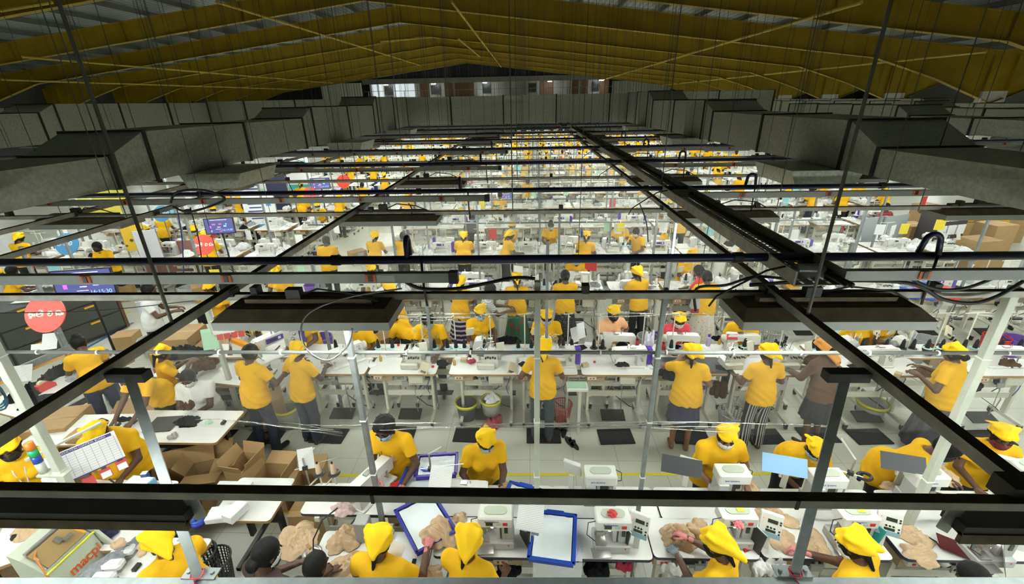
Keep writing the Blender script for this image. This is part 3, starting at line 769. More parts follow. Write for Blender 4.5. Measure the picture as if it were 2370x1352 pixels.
    shi=np.maximum(np.max([shl[-1],shl[1],nb,arms[-1][1],arms[1][1],up((.25*W,.25*W,hem)),up((0,.25*W,1.2))],0),np.array((.26*W,.22*W,1.)))+.09
    if p['sleeve']>1:
        slo=np.minimum(slo,np.minimum(arms[-1][2],arms[1][2])-.05);shi=np.maximum(shi,np.maximum(arms[-1][2],arms[1][2])+.05)
    v,f=snet(fshirt,slo,shi,h*.92); obj('shirt',npmesh('shirt',[(v,f,0)],[p['shirt']]),t)
    # lower garment
    def flow(P):
        d=sc(P*np.array([1,1.3,1],np.float32),(0,0,.86),(0,0,.90),.160*W,.150*W)*.8
        if p['low']=='trousers':
            for sd in(-1,1):
                a,b,c=legs[sd]; d=smin(d,sU([sc(P,a,b,.092*(.6+.4*W),.070),sc(P,b,c,.070,.062)],.03),.035)
            d=np.maximum(d,.07+(.37 if p['sit'] else 0)-P[:,2])
        else:
            z0={'skirt':.12,'knee':.48,'shorts':.5}[p['low']]
            k=(.93-P[:,2]);r=np.sqrt(P[:,0]**2+(P[:,1]*1.15)**2);ang=np.arctan2(P[:,1],P[:,0])
            rad=.155*W+k*(.16 if p['low']=='skirt' else .12)+.010*np.sin(ang*13)*np.clip(k*2,0,1)
            c=np.maximum((r-rad)*.85,P[:,2]-.92);d=np.minimum(d,c);d=np.maximum(d,z0-P[:,2])
        return d
    ww=.36*max(W,.9)
    v,f=snet(flow,(-ww,-ww*.9,.03),(ww,.6 if p['sit'] else ww*.9,1.12),h*1.1); obj('trousers' if p['low']=='trousers' else 'skirt',npmesh('lower_garment',[(v,f,0)],[p['lowm']]),t)
    if p['shoes']:
        for sd in(-1,1):
            c=legs[sd][2]; g=lambda P:smin(np.maximum(sc(P,(c[0],c[1]-.035,.04),(c[0]+sd*.02,c[1]+.16,.03),.045,.038),-P[:,2]),sc(P,(c[0],c[1]-.01,.07),(c[0],c[1]+.01,.05),.04),.02)
            v,f=snet(g,(c[0]-.1,c[1]-.12,-.02),(c[0]+.12,c[1]+.25,.15),.013); obj('shoe',npmesh('shoe',[(v,f,0)],[p['shoes']]),t)
    # hair, hat, mask in head space
    hl,hh_=hc-.24,hc+.24
    def hb(fn,name,m,hs=.011):
        v,f=snet(fn,hl,hh_,hs)
        if len(v): return obj(name,npmesh(name,[(v,f,0)],[m]),t)
    hs=p['hair'];hat_=p['hat']
    def fhair(P):
        q=headq(P);g=.012 if hs!='curly' else .026
        d=skull(P,g)
        if hs=='curly': d=d+.011*np.sin(q[:,0]*95)*np.sin(q[:,1]*88+1)*np.sin(q[:,2]*92+2)
        cut=np.maximum(q[:,1]*.92-q[:,2]*.42-.045,-q[:,2]-.055-(.02 if hs in('short','curly') else .03))
        side=np.maximum(np.maximum(q[:,1]-.012,-q[:,2]-.03),-d-.2)
        d=np.maximum(d,np.minimum(cut,side*2))
        if p['hat']: d=np.maximum(d,q[:,2]-.07)
        if hs=='bun': d=smin(d,se(q,(0,-.085,.085),(.055,.05,.045))+.004*np.sin(q[:,0]*80+q[:,2]*60),.012)
        if hs=='lowbun': d=smin(d,se(q,(0,-.115,-.035),(.06,.045,.05))+.004*np.sin(q[:,0]*80+q[:,2]*60),.012)
        if hs=='pony' and hat_=='hood': d=smin(d,sc(q,(0,-.085,-.06),(.0,-.10,-.17),.028,.012),.015)
        elif hs=='pony': d=smin(smin(d,se(q,(0,-.105,.0),(.03,.03,.035)),.01),sc(q,(0,-.11,-.01),(.02,-.12,-.2),.03,.012),.015)
        return d
    if hs!='none': hb(fhair,'hair',p['hairm'])
    hat=p['hat']
    if hat:
        tl=p['tail']
        def fhat(P):
            q=headq(P); wr=.004*np.sin(q[:,0]*60+q[:,2]*40)
            d=skull(P,.019)
            if hat=='cap':
                d=np.maximum(d,.036+q[:,1]*.30-q[:,2])
                d=smin(d,sc(q,(-.085,-.03,.128),(.095,-.02,.122),.02,.016),.05)
                d=smin(d,stri(q,(-.06,-.06,.10),(.06,-.06,.10),tl,.012),.03)
                d=smin(d,np.maximum(np.abs(skull(P,.024))-.006,np.abs(.05+q[:,1]*.30-q[:,2])-.014),.008)
            else:
                cut=np.minimum(np.maximum(.03+q[:,1]*.62-q[:,2],-9),q[:,1]*0+9)
                d=np.maximum(d,cut)
                tr=stri(q,(-.10,-.065,.10),(.10,-.065,.10),tl,.014)
                tr=smin(tr,stri(q,(-.112,-.04,.035),(.112,-.04,.035),(tl[0]*.8,tl[1]*.95,tl[2]*.75),.013),.03)
                tr=smin(tr,stri(q,(-.105,-.02,.06),(.105,-.02,.06),(0,-.135,-.03),.014),.03)
                tr=smin(tr,sc(q,(-.085,-.03,.12),(.085,-.03,.12),.024),.035)
                d=smin(d,np.maximum(tr,-skull(P,.006)),.03)
                d=smin(d,np.maximum(np.abs(skull(P,.025))-.006,np.abs(.045+q[:,1]*.62-q[:,2])-.012),.008)
            return d+wr
        hb(fhat,'cap' if hat=='cap' else 'headscarf',p['hatm'],.0105)
    if p['mask']:
        def fmask(P):
            q=headq(P); d=np.abs(skull(P,.013)-.0)-.004
            d=smin(d,np.maximum(se(q,(0,.078,-.035),(.035,.035,.036)),-skull(P,.002)),.012)
            box=np.maximum(np.maximum(np.abs(q[:,2]+.048)-.044-.02*np.clip(q[:,1]*8,0,1)*0,.005-q[:,1]),np.abs(q[:,0])-.075)
            return np.maximum(d,box)
        hb(fmask,'face_mask',p['mask'],.0095)
    if p['lanyard']:
        mb=MB()
        for sx in(-1,1): mb.tube([tuple(up((sx*.055,.05,1.36))),tuple(up((sx*.045,.135,1.25))),tuple(up((sx*.015,.17,1.05)))],.008,5)
        mb.box(tuple(up((0,.175,1.0))),(.06,.01,.09)); mb.build('lanyard',mat('white_lanyard',(.7,.6,.55),.6),t)
    return t
def toward(x,y): return math.atan2(-x,y)
# ================================================================ workshop prototypes (each built once, then copied)
M_mach=mat('white_machine_enamel',(.74,.74,.70),.3,nz=.05,ns=6); M_violet=mat('violet_plastic',(.085,.03,.36),.35); M_blue=mat('blue_plastic',(.01,.06,.42),.35,nz=.1,ns=9)
M_top=mat('white_laminate',(.76,.76,.73),.4,nz=.06,ns=4); M_wood=mat('plywood_edge',(.42,.25,.10),.6,nz=.3,ns=14); M_chrome=mat('bright_steel',(.55,.55,.54),.28,.9)
M_grey=mat('grey_machine_paint',(.36,.37,.36),.45,nz=.1,ns=8); M_disp=mat('dark_display',(.03,.04,.02),.2); M_cyan=mat('cyan_disc',(.38,.66,.70),.35); M_blkdisc=mat('black_disc',(.02,.02,.022),.4)
M_thk=mat('black_thread',(.010,.010,.014),.7,bump=.4,bs=200); M_thb=mat('beige_thread',(.62,.46,.33),.75); M_thw=mat('white_thread',(.75,.76,.75),.7); M_thr=mat('red_thread',(.5,.03,.04),.7)
M_paper=mat('white_paper',(.78,.79,.80),.6); M_paperg=mat('green_paper',(.42,.70,.50),.6); M_card=mat('brown_cardboard',(.40,.255,.115),.8,nz=.12,ns=5); M_cardd=mat('cardboard_inside',(.30,.19,.09),.85,nz=.15,ns=5)
M_redp=mat('red_plastic',(.55,.03,.03),.4); M_lens=mat('pale_green_lid',(.47,.52,.42),.35)
M_led=mat_emit('red_led',(1,.05,.05),4); M_lampw=mat_emit('needle_lamp',(1,.95,.85),22)
M_print=mat_stripe('printed_sheet',(.80,.80,.80),(.56,.57,.60),75,'Y',.6,.68)
def table(name,label,loc,rz=0,W=1.06,D=.46,Hh=.95,group=None,pedal=True,legm=None,casters=True,box=True,edge=None):
    legm=legm or M_cream
    t=thing(name,label,'sewing table' if pedal else 'table',loc,rz,group)
    mb=MB(); r=.04
    poly=[]
    for cx,cy,a0 in((W/2-r,D/2-r,0),(-W/2+r,D/2-r,90),(-W/2+r,-D/2+r,180),(W/2-r,-D/2+r,270)):
        for i in range(4):
            a=math.radians(a0+30*i); poly.append((cx+r*math.cos(a),cy+r*math.sin(a)))
    mb.prism(poly,Hh-.035,Hh-.003,1,'z')
    vs=[(x*.996,y*.99,Hh) for x,y in poly]; mb.add(vs,[tuple(range(len(vs)))],0); mb.add([(x,y,Hh-.003) for x,y in poly]+vs,[(i,(i+1)%16,16+(i+1)%16,16+i) for i in range(16)],0)
    mb.build('tabletop',[M_top,edge or M_wood],t)
    for sx in(-1,1):
        x=sx*(W/2-.13)
        mb=MB(); mb.box((x,.05,.52),(.035,.07,Hh-.18)); mb.box((x,.05,Hh-.06),(.035,D*.85,.05)); mb.box((x,.0,.10),(.04,D*1.05,.045))
        mb.build('leg_frame',legm,t)
        if casters:
            for y in(-D*.48,D*.48):
                mb=MB(); mb.box((x,y,.07),(.04,.05,.05)); mb.cyl((x-.014,y,.032),(x+.014,y,.032),.032,n=10); mb.build('caster',M_flange,t)
    mb=MB(); mb.box((0,.07,.42),(W-.28,.025,.09)); mb.build('cross_bar',legm,t)
    if box:
        mb=MB(); mb.box((.02,.08,.60),(W-.3,.02,.10)); mb.build('cross_bar',legm,t)
        mb=MB(); mb.box((.16,-.03,Hh-.16),(.22,.16,.18),ch=.01); mb.build('control_box',M_cream,t)
        mb=MB(); mb.cyl((-.12,.02,Hh-.15),(.03,.02,Hh-.15),.065,n=14); mb.build('motor',M_grey,t)
        mb=MB(); mb.box((-.36,-D/2+.03,Hh-.07),(.12,.05,.05)).box((-.38,-D/2+.002,Hh-.07),(.02,.006,.02),1).box((-.34,-D/2+.002,Hh-.07),(.02,.006,.02),1); mb.build('switch_box',[M_cream,M_redp],t)
        rr=random.Random(len(bpy.data.objects))
        pts=[(.1,.05,Hh-.22),(.2,.08,.55),(.05,.1,.35),(.25,.05,.2),(.35,.1,.12)]
        MB().tube(pts,.007,5).build('power_cable',M_cable,t,True)
        MB().tube([(-.3,.12,Hh-.05),(-.32,.2,.7),(-.1,.22,.5),(.1,.2,.62),(.28,.16,.5),(.34,.12,.3),(.4,.2,.02)],.008,5).build('power_cable',mat('beige_cable',(.42,.40,.33),.5),t,True)
        MB().tube([(.3,.1,Hh-.05),(.36,-.02,.75),(.30,-.06,.6),(.33,.0,.45)],.006,5).build('air_hose',mat('blue_hose',(.02,.04,.25),.4),t,True)
        mb=MB(); mb.box((-.30,.0,Hh-.13),(.26,.28,.10)); mb.box((-.30,-.142,Hh-.13),(.08,.01,.02)); mb.build('drawer_box',mat('light_wood_box',(.40,.30,.18),.6),t)
        mb=MB(); mb.bar((.0,-.05,Hh-.03),(.0,-.10,Hh-.22),.02,.012); mb.box((.0,-.11,Hh-.24),(.09,.02,.07)); mb.build('knee_lifter',M_grey,t)
        mb=MB(); mb.cyl((.02,-.02,Hh-.24),(.10,-.02,Hh-.24),.05,n=12); mb.bar((.06,-.02,Hh-.2),(.03,.0,Hh),.05,.02); mb.build('belt_guard',M_black,t)
    if pedal:
        mb=MB(); mb.box((0,-.06,.11),(.34,.20,.02),rx=.25); mb.build('pedal',M_flange,t)
        MB().cyl((.12,-.03,.12),(.10,-.02,Hh-.1),.006,n=6).build('pedal_rod',M_chrome,t)
    return t
def lockstitch(name,label,loc,rz=0,violet=True,group=None,lamp=False,txt=True):
    t=thing(name,label,'sewing machine',loc,rz,group)
    mb=MB(); mb.box((0,0,.012),(.50,.18,.024),ch=.008)
    P=[(.245,.02),(.245,.285),(.225,.305),(-.215,.285),(-.245,.265),(-.245,.135),(-.165,.135),(-.155,.185),(.09,.195),(.115,.175),(.115,.02)]
    n=len(P)
    for (y0,y1,s) in((-.055,.055,1),):
        vs=[(x,y0+.012,z) for x,z in P]+[(x,y1-.012,z) for x,z in P]
        c=(0,.16)
        ins=lambda y:[(x+(c[0]-x)*.05 if 0 else x,y,z) for x,z in P]
        mb.prism(P,y0,y1)
    mb.build('machine_body',M_mach,t)
    mb=MB(); mb.box((-.215,0,.2),(.055,.10,.13),ch=.012); mb.build('face_plate',M_mach,t)
    mb=MB(); mb.cyl((-.20,0,.135),(-.20,0,.045),.005,n=6); mb.cyl((-.185,0,.135),(-.185,0,.06),.006,n=6); mb.box((-.19,-.01,.032),(.012,.05,.008)); mb.build('needle_bar',M_chrome,t)
    mb=MB()
    if violet: mb.box((.285,0,.17),(.085,.125,.27),ch=.02); mb.build('motor_cover',M_violet,t)
    else: mb.cyl((.25,0,.22),(.30,0,.22),.062,n=18); mb.cyl((.30,0,.22),(.31,0,.22),.05,n=18); mb.build('handwheel',M_cream,t,True)
    mb=MB(); mb.box((-.03,-.062,.245),(.19,.016,.055),0); mb.box((-.055,-.0715,.248),(.08,.003,.032),1); mb.box((.02,-.0715,.248),(.03,.003,.03),2); mb.build('control_panel',[M_violet if violet else M_cream,M_disp,M_paper],t)
    mb=MB()
    for x,z in((.165,.16),(.185,.12),(.19,.215)): mb.cyl((x,-.055,z),(x,-.075,z),.018,n=12)
    mb.build('dial',M_chrome,t,True)
    mb=MB(); mb.cyl((-.03,0,.28),(-.03,0,.34),.004,n=6); mb.cyl((-.03,-.02,.28),(-.03,-.02,.33),.004,n=6); mb.build('thread_guide',M_chrome,t)
    MB().box((.05,0,.305),(.08,.05,.015)).build('oil_window',M_chrome,t)
    MB().tube([(-.2,-.03,.26),(-.24,-.08,.3),(-.3,-.1,.25),(-.24,-.1,.1)],.003,5).build('thread_lead',M_thk,t)
    if lamp:
        MB().cyl((-.13,-.02,.18),(-.13,-.02,.172),.012,n=8).build('needle_lamp',M_lampw,t)
    if txt:
        o=text_mesh('JUKI',.03,M_blue,.0006,parent=t); o.rotation_euler=(PI/2,0,0); o.location=(.175,-.0565,.255)
    return t
def bartack(name,label,loc,rz=0,group=None,word='SunSystems',lid=None,lamp=False):
    t=thing(name,label,'sewing machine',loc,rz,group)
    mb=MB(); mb.box((0,.0,.045),(.31,.20,.09),ch=.01); mb.box((.10,.02,.17),(.10,.16,.18),ch=.008); mb.box((.02,-.0,.175),(.03,.12,.15)); mb.build('machine_base',mat('pale_grey_machine',(.50,.51,.50),.4,.15,nz=.08,ns=8),t)
    mb=MB(); mb.box((-.03,.03,.2),(.09,.04,.13)); mb.build('dark_throat',M_black,t)
    mb=MB(); mb.box((0,.0,.305),(.30,.17,.115),ch=.012); mb.build('machine_arm',M_mach,t)
    mb=MB(); poly=[(.095*math.copysign(1,math.cos(a))*(.55)+.05*math.cos(a)*1.0,.045*math.sin(a)) for a in [2*PI*i/20 for i in range(20)]]; mb.prism(poly,.362,.372,0,'z'); mb.build('oval_lid',lid or M_lens,t)
    for yy,fl in((-.0865,0),(.0865,PI)):
        o=text_mesh(word,.026,M_blue,.0006,parent=t); o.rotation_euler=(PI/2,0,fl); o.location=(-.03 if fl==0 else .03,yy,.325 if fl==0 else .30)
    mb=MB(); mb.box((-.05,-.087,.30),(.06,.006,.035),0); mb.box((.03,-.087,.30),(.04,.006,.03),1); mb.box((.085,-.087,.30),(.04,.006,.03),2); mb.build('front_display',[M_disp,M_lens,M_redp],t)
    mb=MB()
    for i,(x,z) in enumerate([(-.12,.2),(-.10,.17),(-.085,.21),(-.13,.15),(-.06,.16)]): mb.cyl((x,-.03+.01*i,z+.05),(x,-.03+.01*i,z-.07),.006+.002*(i%2),n=6)
    mb.box((-.11,-.05,.20),(.06,.04,.05)); mb.box((-.10,-.04,.10),(.09,.12,.012)); mb.cyl((-.14,-.06,.19),(-.07,-.06,.19),.012,n=8); mb.box((-.06,.03,.14),(.05,.05,.06)); mb.build('needle_assembly',M_chrome,t)
    mb=MB(); mb.box((.09,-.064,.2),(.03,.01,.06),0); mb.box((.11,-.1005,.06),(.012,.004,.012),1); mb.build('stop_switch',[M_disp,M_redp],t)
    MB().box((-.10,-.13,.05),(.16,.10,.008),rz=.1).build('feed_plate',M_chrome,t)
    MB().tube([(-.15,-.05,.33),(-.21,-.04,.30),(-.22,-.06,.18),(-.15,-.09,.14)],.004,5).build('oil_tube',M_cable,t)
    for i in range(5): pass
    if lamp: MB().cyl((-.03,-.06,.245),(-.03,-.06,.238),.014,n=8).build('needle_lamp',M_lampw,t)
    return t
def overlock(name,label,loc,rz=0,group=None):
    t=thing(name,label,'sewing machine',loc,rz,group)
    mb=MB(); P=[(-.15,0),(.15,0),(.16,.05),(.15,.16),(.11,.235),(.02,.25),(-.04,.22),(-.06,.13),(-.15,.10)]
    mb.prism(P,-.05,.12); mb.build('machine_body',M_mach,t)
    mb=MB(); mb.box((-.02,-.085,.045),(.26,.075,.085),ch=.012); mb.build('looper_cover',M_cream,t)
    mb=MB(); mb.cyl((.155,.04,.14),(.20,.04,.14),.055,n=16); mb.build('handwheel',M_grey,t,True)
    mb=MB(); mb.box((-.10,-.02,.20),(.10,.05,.03),ry=.2); mb.cyl((-.12,-.03,.2),(-.12,-.03,.1),.006,n=6); mb.cyl((-.10,-.03,.2),(-.10,-.03,.1),.006,n=6); mb.box((-.11,-.045,.105),(.05,.05,.01)); mb.build('needle_head',M_chrome,t)
    mb=MB()
    for i in range(5): mb.cyl((-.02+.035*i,-.055,.17+.01*(i%2)),(-.02+.035*i,-.085,.17+.01*(i%2)),.012,n=10)
    mb.build('tension_dial',M_black,t,True)
    mb=MB(); mb.tube([(.0,.05,.24),(.02,.06,.36),(.1,.05,.38)],.006,6); mb.tube([(-.05,.05,.22),(-.1,.03,.3),(-.16,.0,.28)],.005,6); mb.build('thread_guide',M_chrome,t)
    MB().box((.20,-.03,.33),(.12,.02,.15),rx=-.3,rz=.3,ch=.006).build('control_panel',M_cream,t)
    for i in range(3): MB().tube([(.05*i-.05,.1,.2),(.05*i,.14,.3),(.08*i-.1,.05,.33),(.05*i-.12,-.03,.22)],.003,4).build('thread_lead',M_thw,t)
    return t
def stand(name,label,loc,rz=0,group=None,cols=2,hgt=.62,disc='c',cones=('k','k'),arm=.3):
    """thread stand clamped to the table: pole, spreader arms, discs; cones are things of their own"""
    t=thing(name,label,'thread stand',loc,rz,group)
    mb=MB(); mb.cyl((0,0,0),(0,0,hgt),.009,n=8); mb.build('pole',M_cream,t)
    mb=MB(); mb.bar((-arm/2,0,.13),(arm/2,0,.13),.02,.012); mb.bar((-arm/2,0.02,hgt-.02),(arm/2,.0,hgt),.014,.01); mb.bar((0,.0,hgt-.03),(.0,-.22,hgt+.05),.012,.01); mb.build('spreader_arm',M_cream,t)
    n=len(cones); m={'c':M_cyan,'b':M_blkdisc,'w':M_white}[disc]
    for i in range(n):
        x=-arm/2+arm*i/max(1,n-1) if n>1 else 0
        mb=MB(); mb.lathe([(.006,-.012),(.05,-.006),(.062,0),(.058,.006),(.012,.008)],18,(x,0,.142)); mb.cyl((x,0,.14),(x,0,.29),.005,n=6); mb.build('cone_disc',m,t,True)
    t['n']=n; return t
CONE={}
def cone(loc,kind='k',label=None,group=None,rz=0,s=1.):
    mm={'k':M_thk,'b':M_thb,'w':M_thw,'r':M_thr}[kind]
    nm={'k':'black','b':'beige','w':'white','r':'red'}[kind]
    if kind not in CONE:
        t=thing('thread_cone',label,'thread cone',loc,0,group)
        mb=MB(); mb.lathe([(.030,0),(.031,.01),(.026,.06),(.021,.118),(.019,.122)],14); mb.build('thread_winding',mm,t,True)
        mb=MB(); mb.lathe([(.012,.122),(.010,.142),(.004,.145)],10); mb.build('cone_tip',M_black,t,True); CONE[kind]=t
        t.scale=(s,s,s); return t
    return dup(CONE[kind],loc,rz,label,group,scale=s)
def c_flat(s): return s[2]<=.85*min(s[0],s[1])
def crumple(name,label,loc,size,m,seed=0,group=None,cat='fabric pile',rz=0):
    rr=random.Random(seed*7+1);a,b,c=size; na,nr=84,26; ph=[rr.uniform(0,6.28) for _ in range(12)]
    lob=[(rr.randint(2,3),.16),(rr.randint(4,6),.12),(rr.randint(7,11),.06)]
    th=np.linspace(0,2*PI,na,endpoint=False); out=1+sum(w*np.abs(np.sin(th*k/2*1.0+ph[i]))*2-w for i,(k,w) in enumerate(lob))
    dirs=[(rr.uniform(0,PI),f) for f in (9,14,21,30,38)]
    V=[];F_=[]
    def ht(x,y,t):
        wx=x+.035*math.sin(y*19+ph[5])+.012*math.sin(y*47+ph[6]);wy=y+.035*math.sin(x*17+ph[7])+.012*math.sin(x*43+ph[8]); z=0
        for i,(d,f) in enumerate(dirs):
            u=(wx*math.cos(d)+wy*math.sin(d))*f*PI+ph[i]; z+=(1-abs(math.sin(u)))**1.3*(.34,.26,.17,.11,.07)[i]
        bump=.5+.5*math.sin(x*11/max(a,.1)*.2+ph[9])*math.sin(y*11/max(b,.1)*.2+ph[10])
        return c*(1-t**3)*(.25+.45*bump*(1-t*t)+.85*z)+.004*(1-t)
    for j in range(nr):
        t=(j/(nr-1))**.8
        for i in range(na):
            x=a*t*out[i]*math.cos(th[i]);y=b*t*out[i]*math.sin(th[i]); V.append((x,y,max(.002,ht(x,y,t)) if j<nr-1 else .001))
    for j in range(nr-1):
        for i in range(na): k=(i+1)%na; F_.append((j*na+i,(j+1)*na+i,(j+1)*na+k,j*na+k))
    F_.append(tuple((nr-1)*na+i for i in range(na-1,-1,-1)))
    o=obj(name,npmesh(name,[(V,F_,0)],[m]),None,loc); o.rotation_euler=(0,0,rz); return tag(o,label,cat,group)
def cloth_pile(name,label,loc,size,m,seed=0,group=None,cat='fabric pile',h=.0095,lump=1.,n=11,rz=0):
    """crumpled garments: overlapping folded lobes with creases"""
    if c_flat(size): return crumple(name,label,loc,(size[0]*.8,size[1]*.8,size[2]*1.25),m,seed,group,cat,rz)
    rr=random.Random(seed);a,b,c=size
    bl=[(rr.uniform(-.55,.55)*a,rr.uniform(-.55,.55)*b,rr.uniform(.05,.45)*c,rr.uniform(.22,.5)*a,rr.uniform(.22,.5)*b,rr.uniform(.3,.6)*c,rr.uniform(0,PI)) for _ in range(n)]
    ph=[rr.uniform(0,6) for _ in range(6)]
    def f(P):
        d=None
        for x,y,z,ra,rb,rc,t in bl:
            q=(P-np.array((x,y,z),np.float32))@Rz(t); e=se(q,(0,0,0),(ra,rb,rc))
            fold=.010*lump*np.abs(np.sin(q[:,0]*(38+10*math.sin(t))+3.*np.sin(q[:,1]*17+ph[0]+t)))
            e=e-fold+.006*lump; d=e if d is None else smin(d,e,.008)
        wx=P[:,0]+.02*np.sin(P[:,1]*31+ph[3]);wy=P[:,1]+.02*np.sin(P[:,0]*27+ph[4])
        d=d+lump*(.009*np.abs(np.sin(wx*46+wy*22+ph[1]))+.006*np.abs(np.sin(wy*60-wx*33+ph[2]))-.008)
        return np.maximum(d,.001-P[:,2])
    v,fc=snet(f,(-a*1.25,-b*1.25,-.01),(a*1.25,b*1.25,c*1.3),h)
    o=obj(name,npmesh(name,[(v,fc,0)],[m]),None,loc); o.rotation_euler=(0,0,rz); return tag(o,label,cat,group)
M_beige=mat('beige_garment_cloth',(.58,.42,.27),.9,nz=.12,ns=12,bump=.3,bs=40,spec=.1); M_blkc=mat('black_garment_cloth',(.012,.012,.014),.9,nz=.3,ns=20,bump=.3,bs=40,spec=.15); M_brc=mat('brown_garment_cloth',(.10,.05,.028),.9,nz=.2,ns=20,bump=.3,bs=40,spec=.15); M_whc=mat('white_garment_cloth',(.74,.75,.76),.9,nz=.06,ns=12,bump=.3,bs=30,spec=.1); M_navyc=mat('navy_cloth',(.02,.02,.06),.9,bump=.3,bs=40); M_pinkc=mat('crimson_cloth',(.42,.02,.06),.8,nz=.3,ns=14,bump=.3,bs=40)
def panel_unit(label,loc,rz,cat='control panel'):
    """operation panel on a post beside a bartack machine; face looks to local -Y"""
    t=thing('operation_panel',label,cat,loc,rz)
    MB().bar((0,.03,0),(0,.05,.2),.05,.025).build('stand_post',M_mach,t)
    mb=MB(); mb.M=Matrix.Translation((0,.02,.28))@Matrix.Rotation(-.35,4,'X'); mb.box((0,0,0),(.17,.04,.21),ch=.006); mb.build('panel_body',M_mach,t)
    mb=MB(); mb.M=Matrix.Translation((0,.02,.28))@Matrix.Rotation(-.35,4,'X'); mb.box((0,-.021,-.082),(.165,.003,.04),0); mb.build('lower_stripe',mat('blue_green_stripe',(.22,.36,.42),.4),t)
    mb=MB(); mb.M=Matrix.Translation((0,.02,.28))@Matrix.Rotation(-.35,4,'X'); mb.box((.01,-.021,.04),(.075,.004,.032),0); mb.box((.005,-.021,-.045),(.075,.004,.022),0)
    for i in range(3): mb.cyl((-.02+.025*i,-.02,-.018),(-.02+.025*i,-.024,-.018),.009,n=8,mi=0)
    for z in(.05,.03,-.03,-.055): mb.box((.068,-.021,z),(.014,.004,.014),0)
    mb.box((-.062,-.021,.05),(.008,.004,.008),1); mb.build('panel_display',[M_disp,M_led],t)
    return t
def basket(label,loc,r0=.13,r1=.17,hh=.3,m=None,n=26,rows=7):
    m=m or M_grey; t=thing('waste_basket',label,'basket',loc)
    mb=MB(); mb.lathe([(r0*.2,.0),(r0,0),(r0,.01),(r0*.2,.012)],20); 
    for i in range(n):
        a=2*PI*i/n; mb.bar((r0*math.cos(a),r0*math.sin(a),.005),(r1*math.cos(a),r1*math.sin(a),hh),.012,.004,up=(math.cos(a),math.sin(a),0))
    for j in range(1,rows):
        f_=j/rows; r=r0+(r1-r0)*f_; mb.tube([(r*math.cos(a),r*math.sin(a),hh*f_) for a in [2*PI*i/24 for i in range(25)]],.004,4)
    mb.build('lattice_side',m,t); MB().tube([((r1+.004)*math.cos(a),(r1+.004)*math.sin(a),hh) for a in [2*PI*i/28 for i in range(29)]],.011,6).build('rim',m,t,True)
    return t
def tray(label,loc,rz,W=.36,D=.46,hh=.06,m=None):
    m=m or M_blue; t=thing('plastic_tray',label,'tray',loc,rz)
    mb=MB(); mb.box((0,0,.004),(W,D,.008)); 
    for sx in(-1,1): mb.box((sx*W/2,0,hh/2),(.012,D,hh)); 
    for sy in(-1,1): mb.box((0,sy*D/2,hh/2),(W+.012,.012,hh))
    mb.build('tray_body',m,t)
    mb=MB()
    for sx in(-1,1): mb.box((sx*(W/2+.008),0,hh),(.03,D+.04,.012),ch=.004)
    for sy in(-1,1): mb.box((0,sy*(D/2+.008),hh),(W+.04,.03,.012),ch=.004)
    mb.build('tray_rim',m,t)
    MB().box((0,D/2+.025,hh-.004),(W*.45,.03,.012),ch=.004).build('tray_handle',m,t)
    mb=MB(); nx=8
    vs=[((i/nx-.5)*(W-.03),(j/nx-.5)*(D-.03),.014+.012*abs(math.sin(i*1.9+j*.7))*.6+(.03 if i in(0,nx) or j in(0,nx) else 0)) for j in range(nx+1) for i in range(nx+1)]
    mb.add(vs,[(j*(nx+1)+i,j*(nx+1)+i+1,(j+1)*(nx+1)+i+1,(j+1)*(nx+1)+i) for j in range(nx) for i in range(nx)]); mb.build('tray_liner',mat('white_liner',(.72,.78,.80),.6),t,True)
    return t
def carton(name,label,loc,rz,d,open_=True,fl=(.7,.9,.5,1.1),group=None):
    """corrugated box; open flaps tilt outwards by the angles fl"""
    t=thing(name,label,'box',loc,rz,group); W,D,hh=d; k=.006
    mb=MB()
    for sx in(-1,1): mb.box((sx*W/2,0,hh/2),(k,D,hh))
    for sy in(-1,1): mb.box((0,sy*D/2,hh/2),(W,k,hh))
    mb.box((0,0,k),(W,D,k)); mb.build('carton_body',M_card,t)
    if open_:
        for i,(ax,sg) in enumerate((('x',1),('x',-1),('y',1),('y',-1))):
            a=fl[i]; L=min(W,D)*.5; mb=MB()
            if ax=='x': p=(sg*W/2,hh); q=(p[0]+sg*math.sin(a)*L,p[1]+math.cos(a)*L); mb.bar((p[0],0,p[1]),(q[0],0,q[1]),D,k,up=(0,0,1) if a>.3 else (1,0,0))
            else: p=(sg*D/2,hh); q=(p[0]+sg*math.sin(a)*L,p[1]+math.cos(a)*L); mb.bar((0,p[0],p[1]),(0,q[0],q[1]),W,k,up=(0,0,1) if a>.3 else (0,1,0))
            mb.build('flap',M_card,t)
    else:
        MB().box((0,0,hh),(W+.004,D+.004,k)).build('closed_lid',M_card,t); MB().box((0,0,hh+.004),(W+.006,.06,.002)).build('packing_tape',mat('brown_tape',(.36,.21,.08),.3),t)
    return t
def mat_rug(label,loc,rz=0,W=.5,D=.32,group=None):
    t=thing('floor_mat',label,'mat',loc,rz,group)
    MB().box((0,0,.012),(W,D,.022),ch=.006).build('mat_body',M_rubber,t)
    mb=MB()
    for i in range(6): mb.box((0,-D/2+.03+i*(D-.06)/5,.0235),(W-.04,.012,.002))
    mb.build('ribbed_surface',M_rubber,t); return t
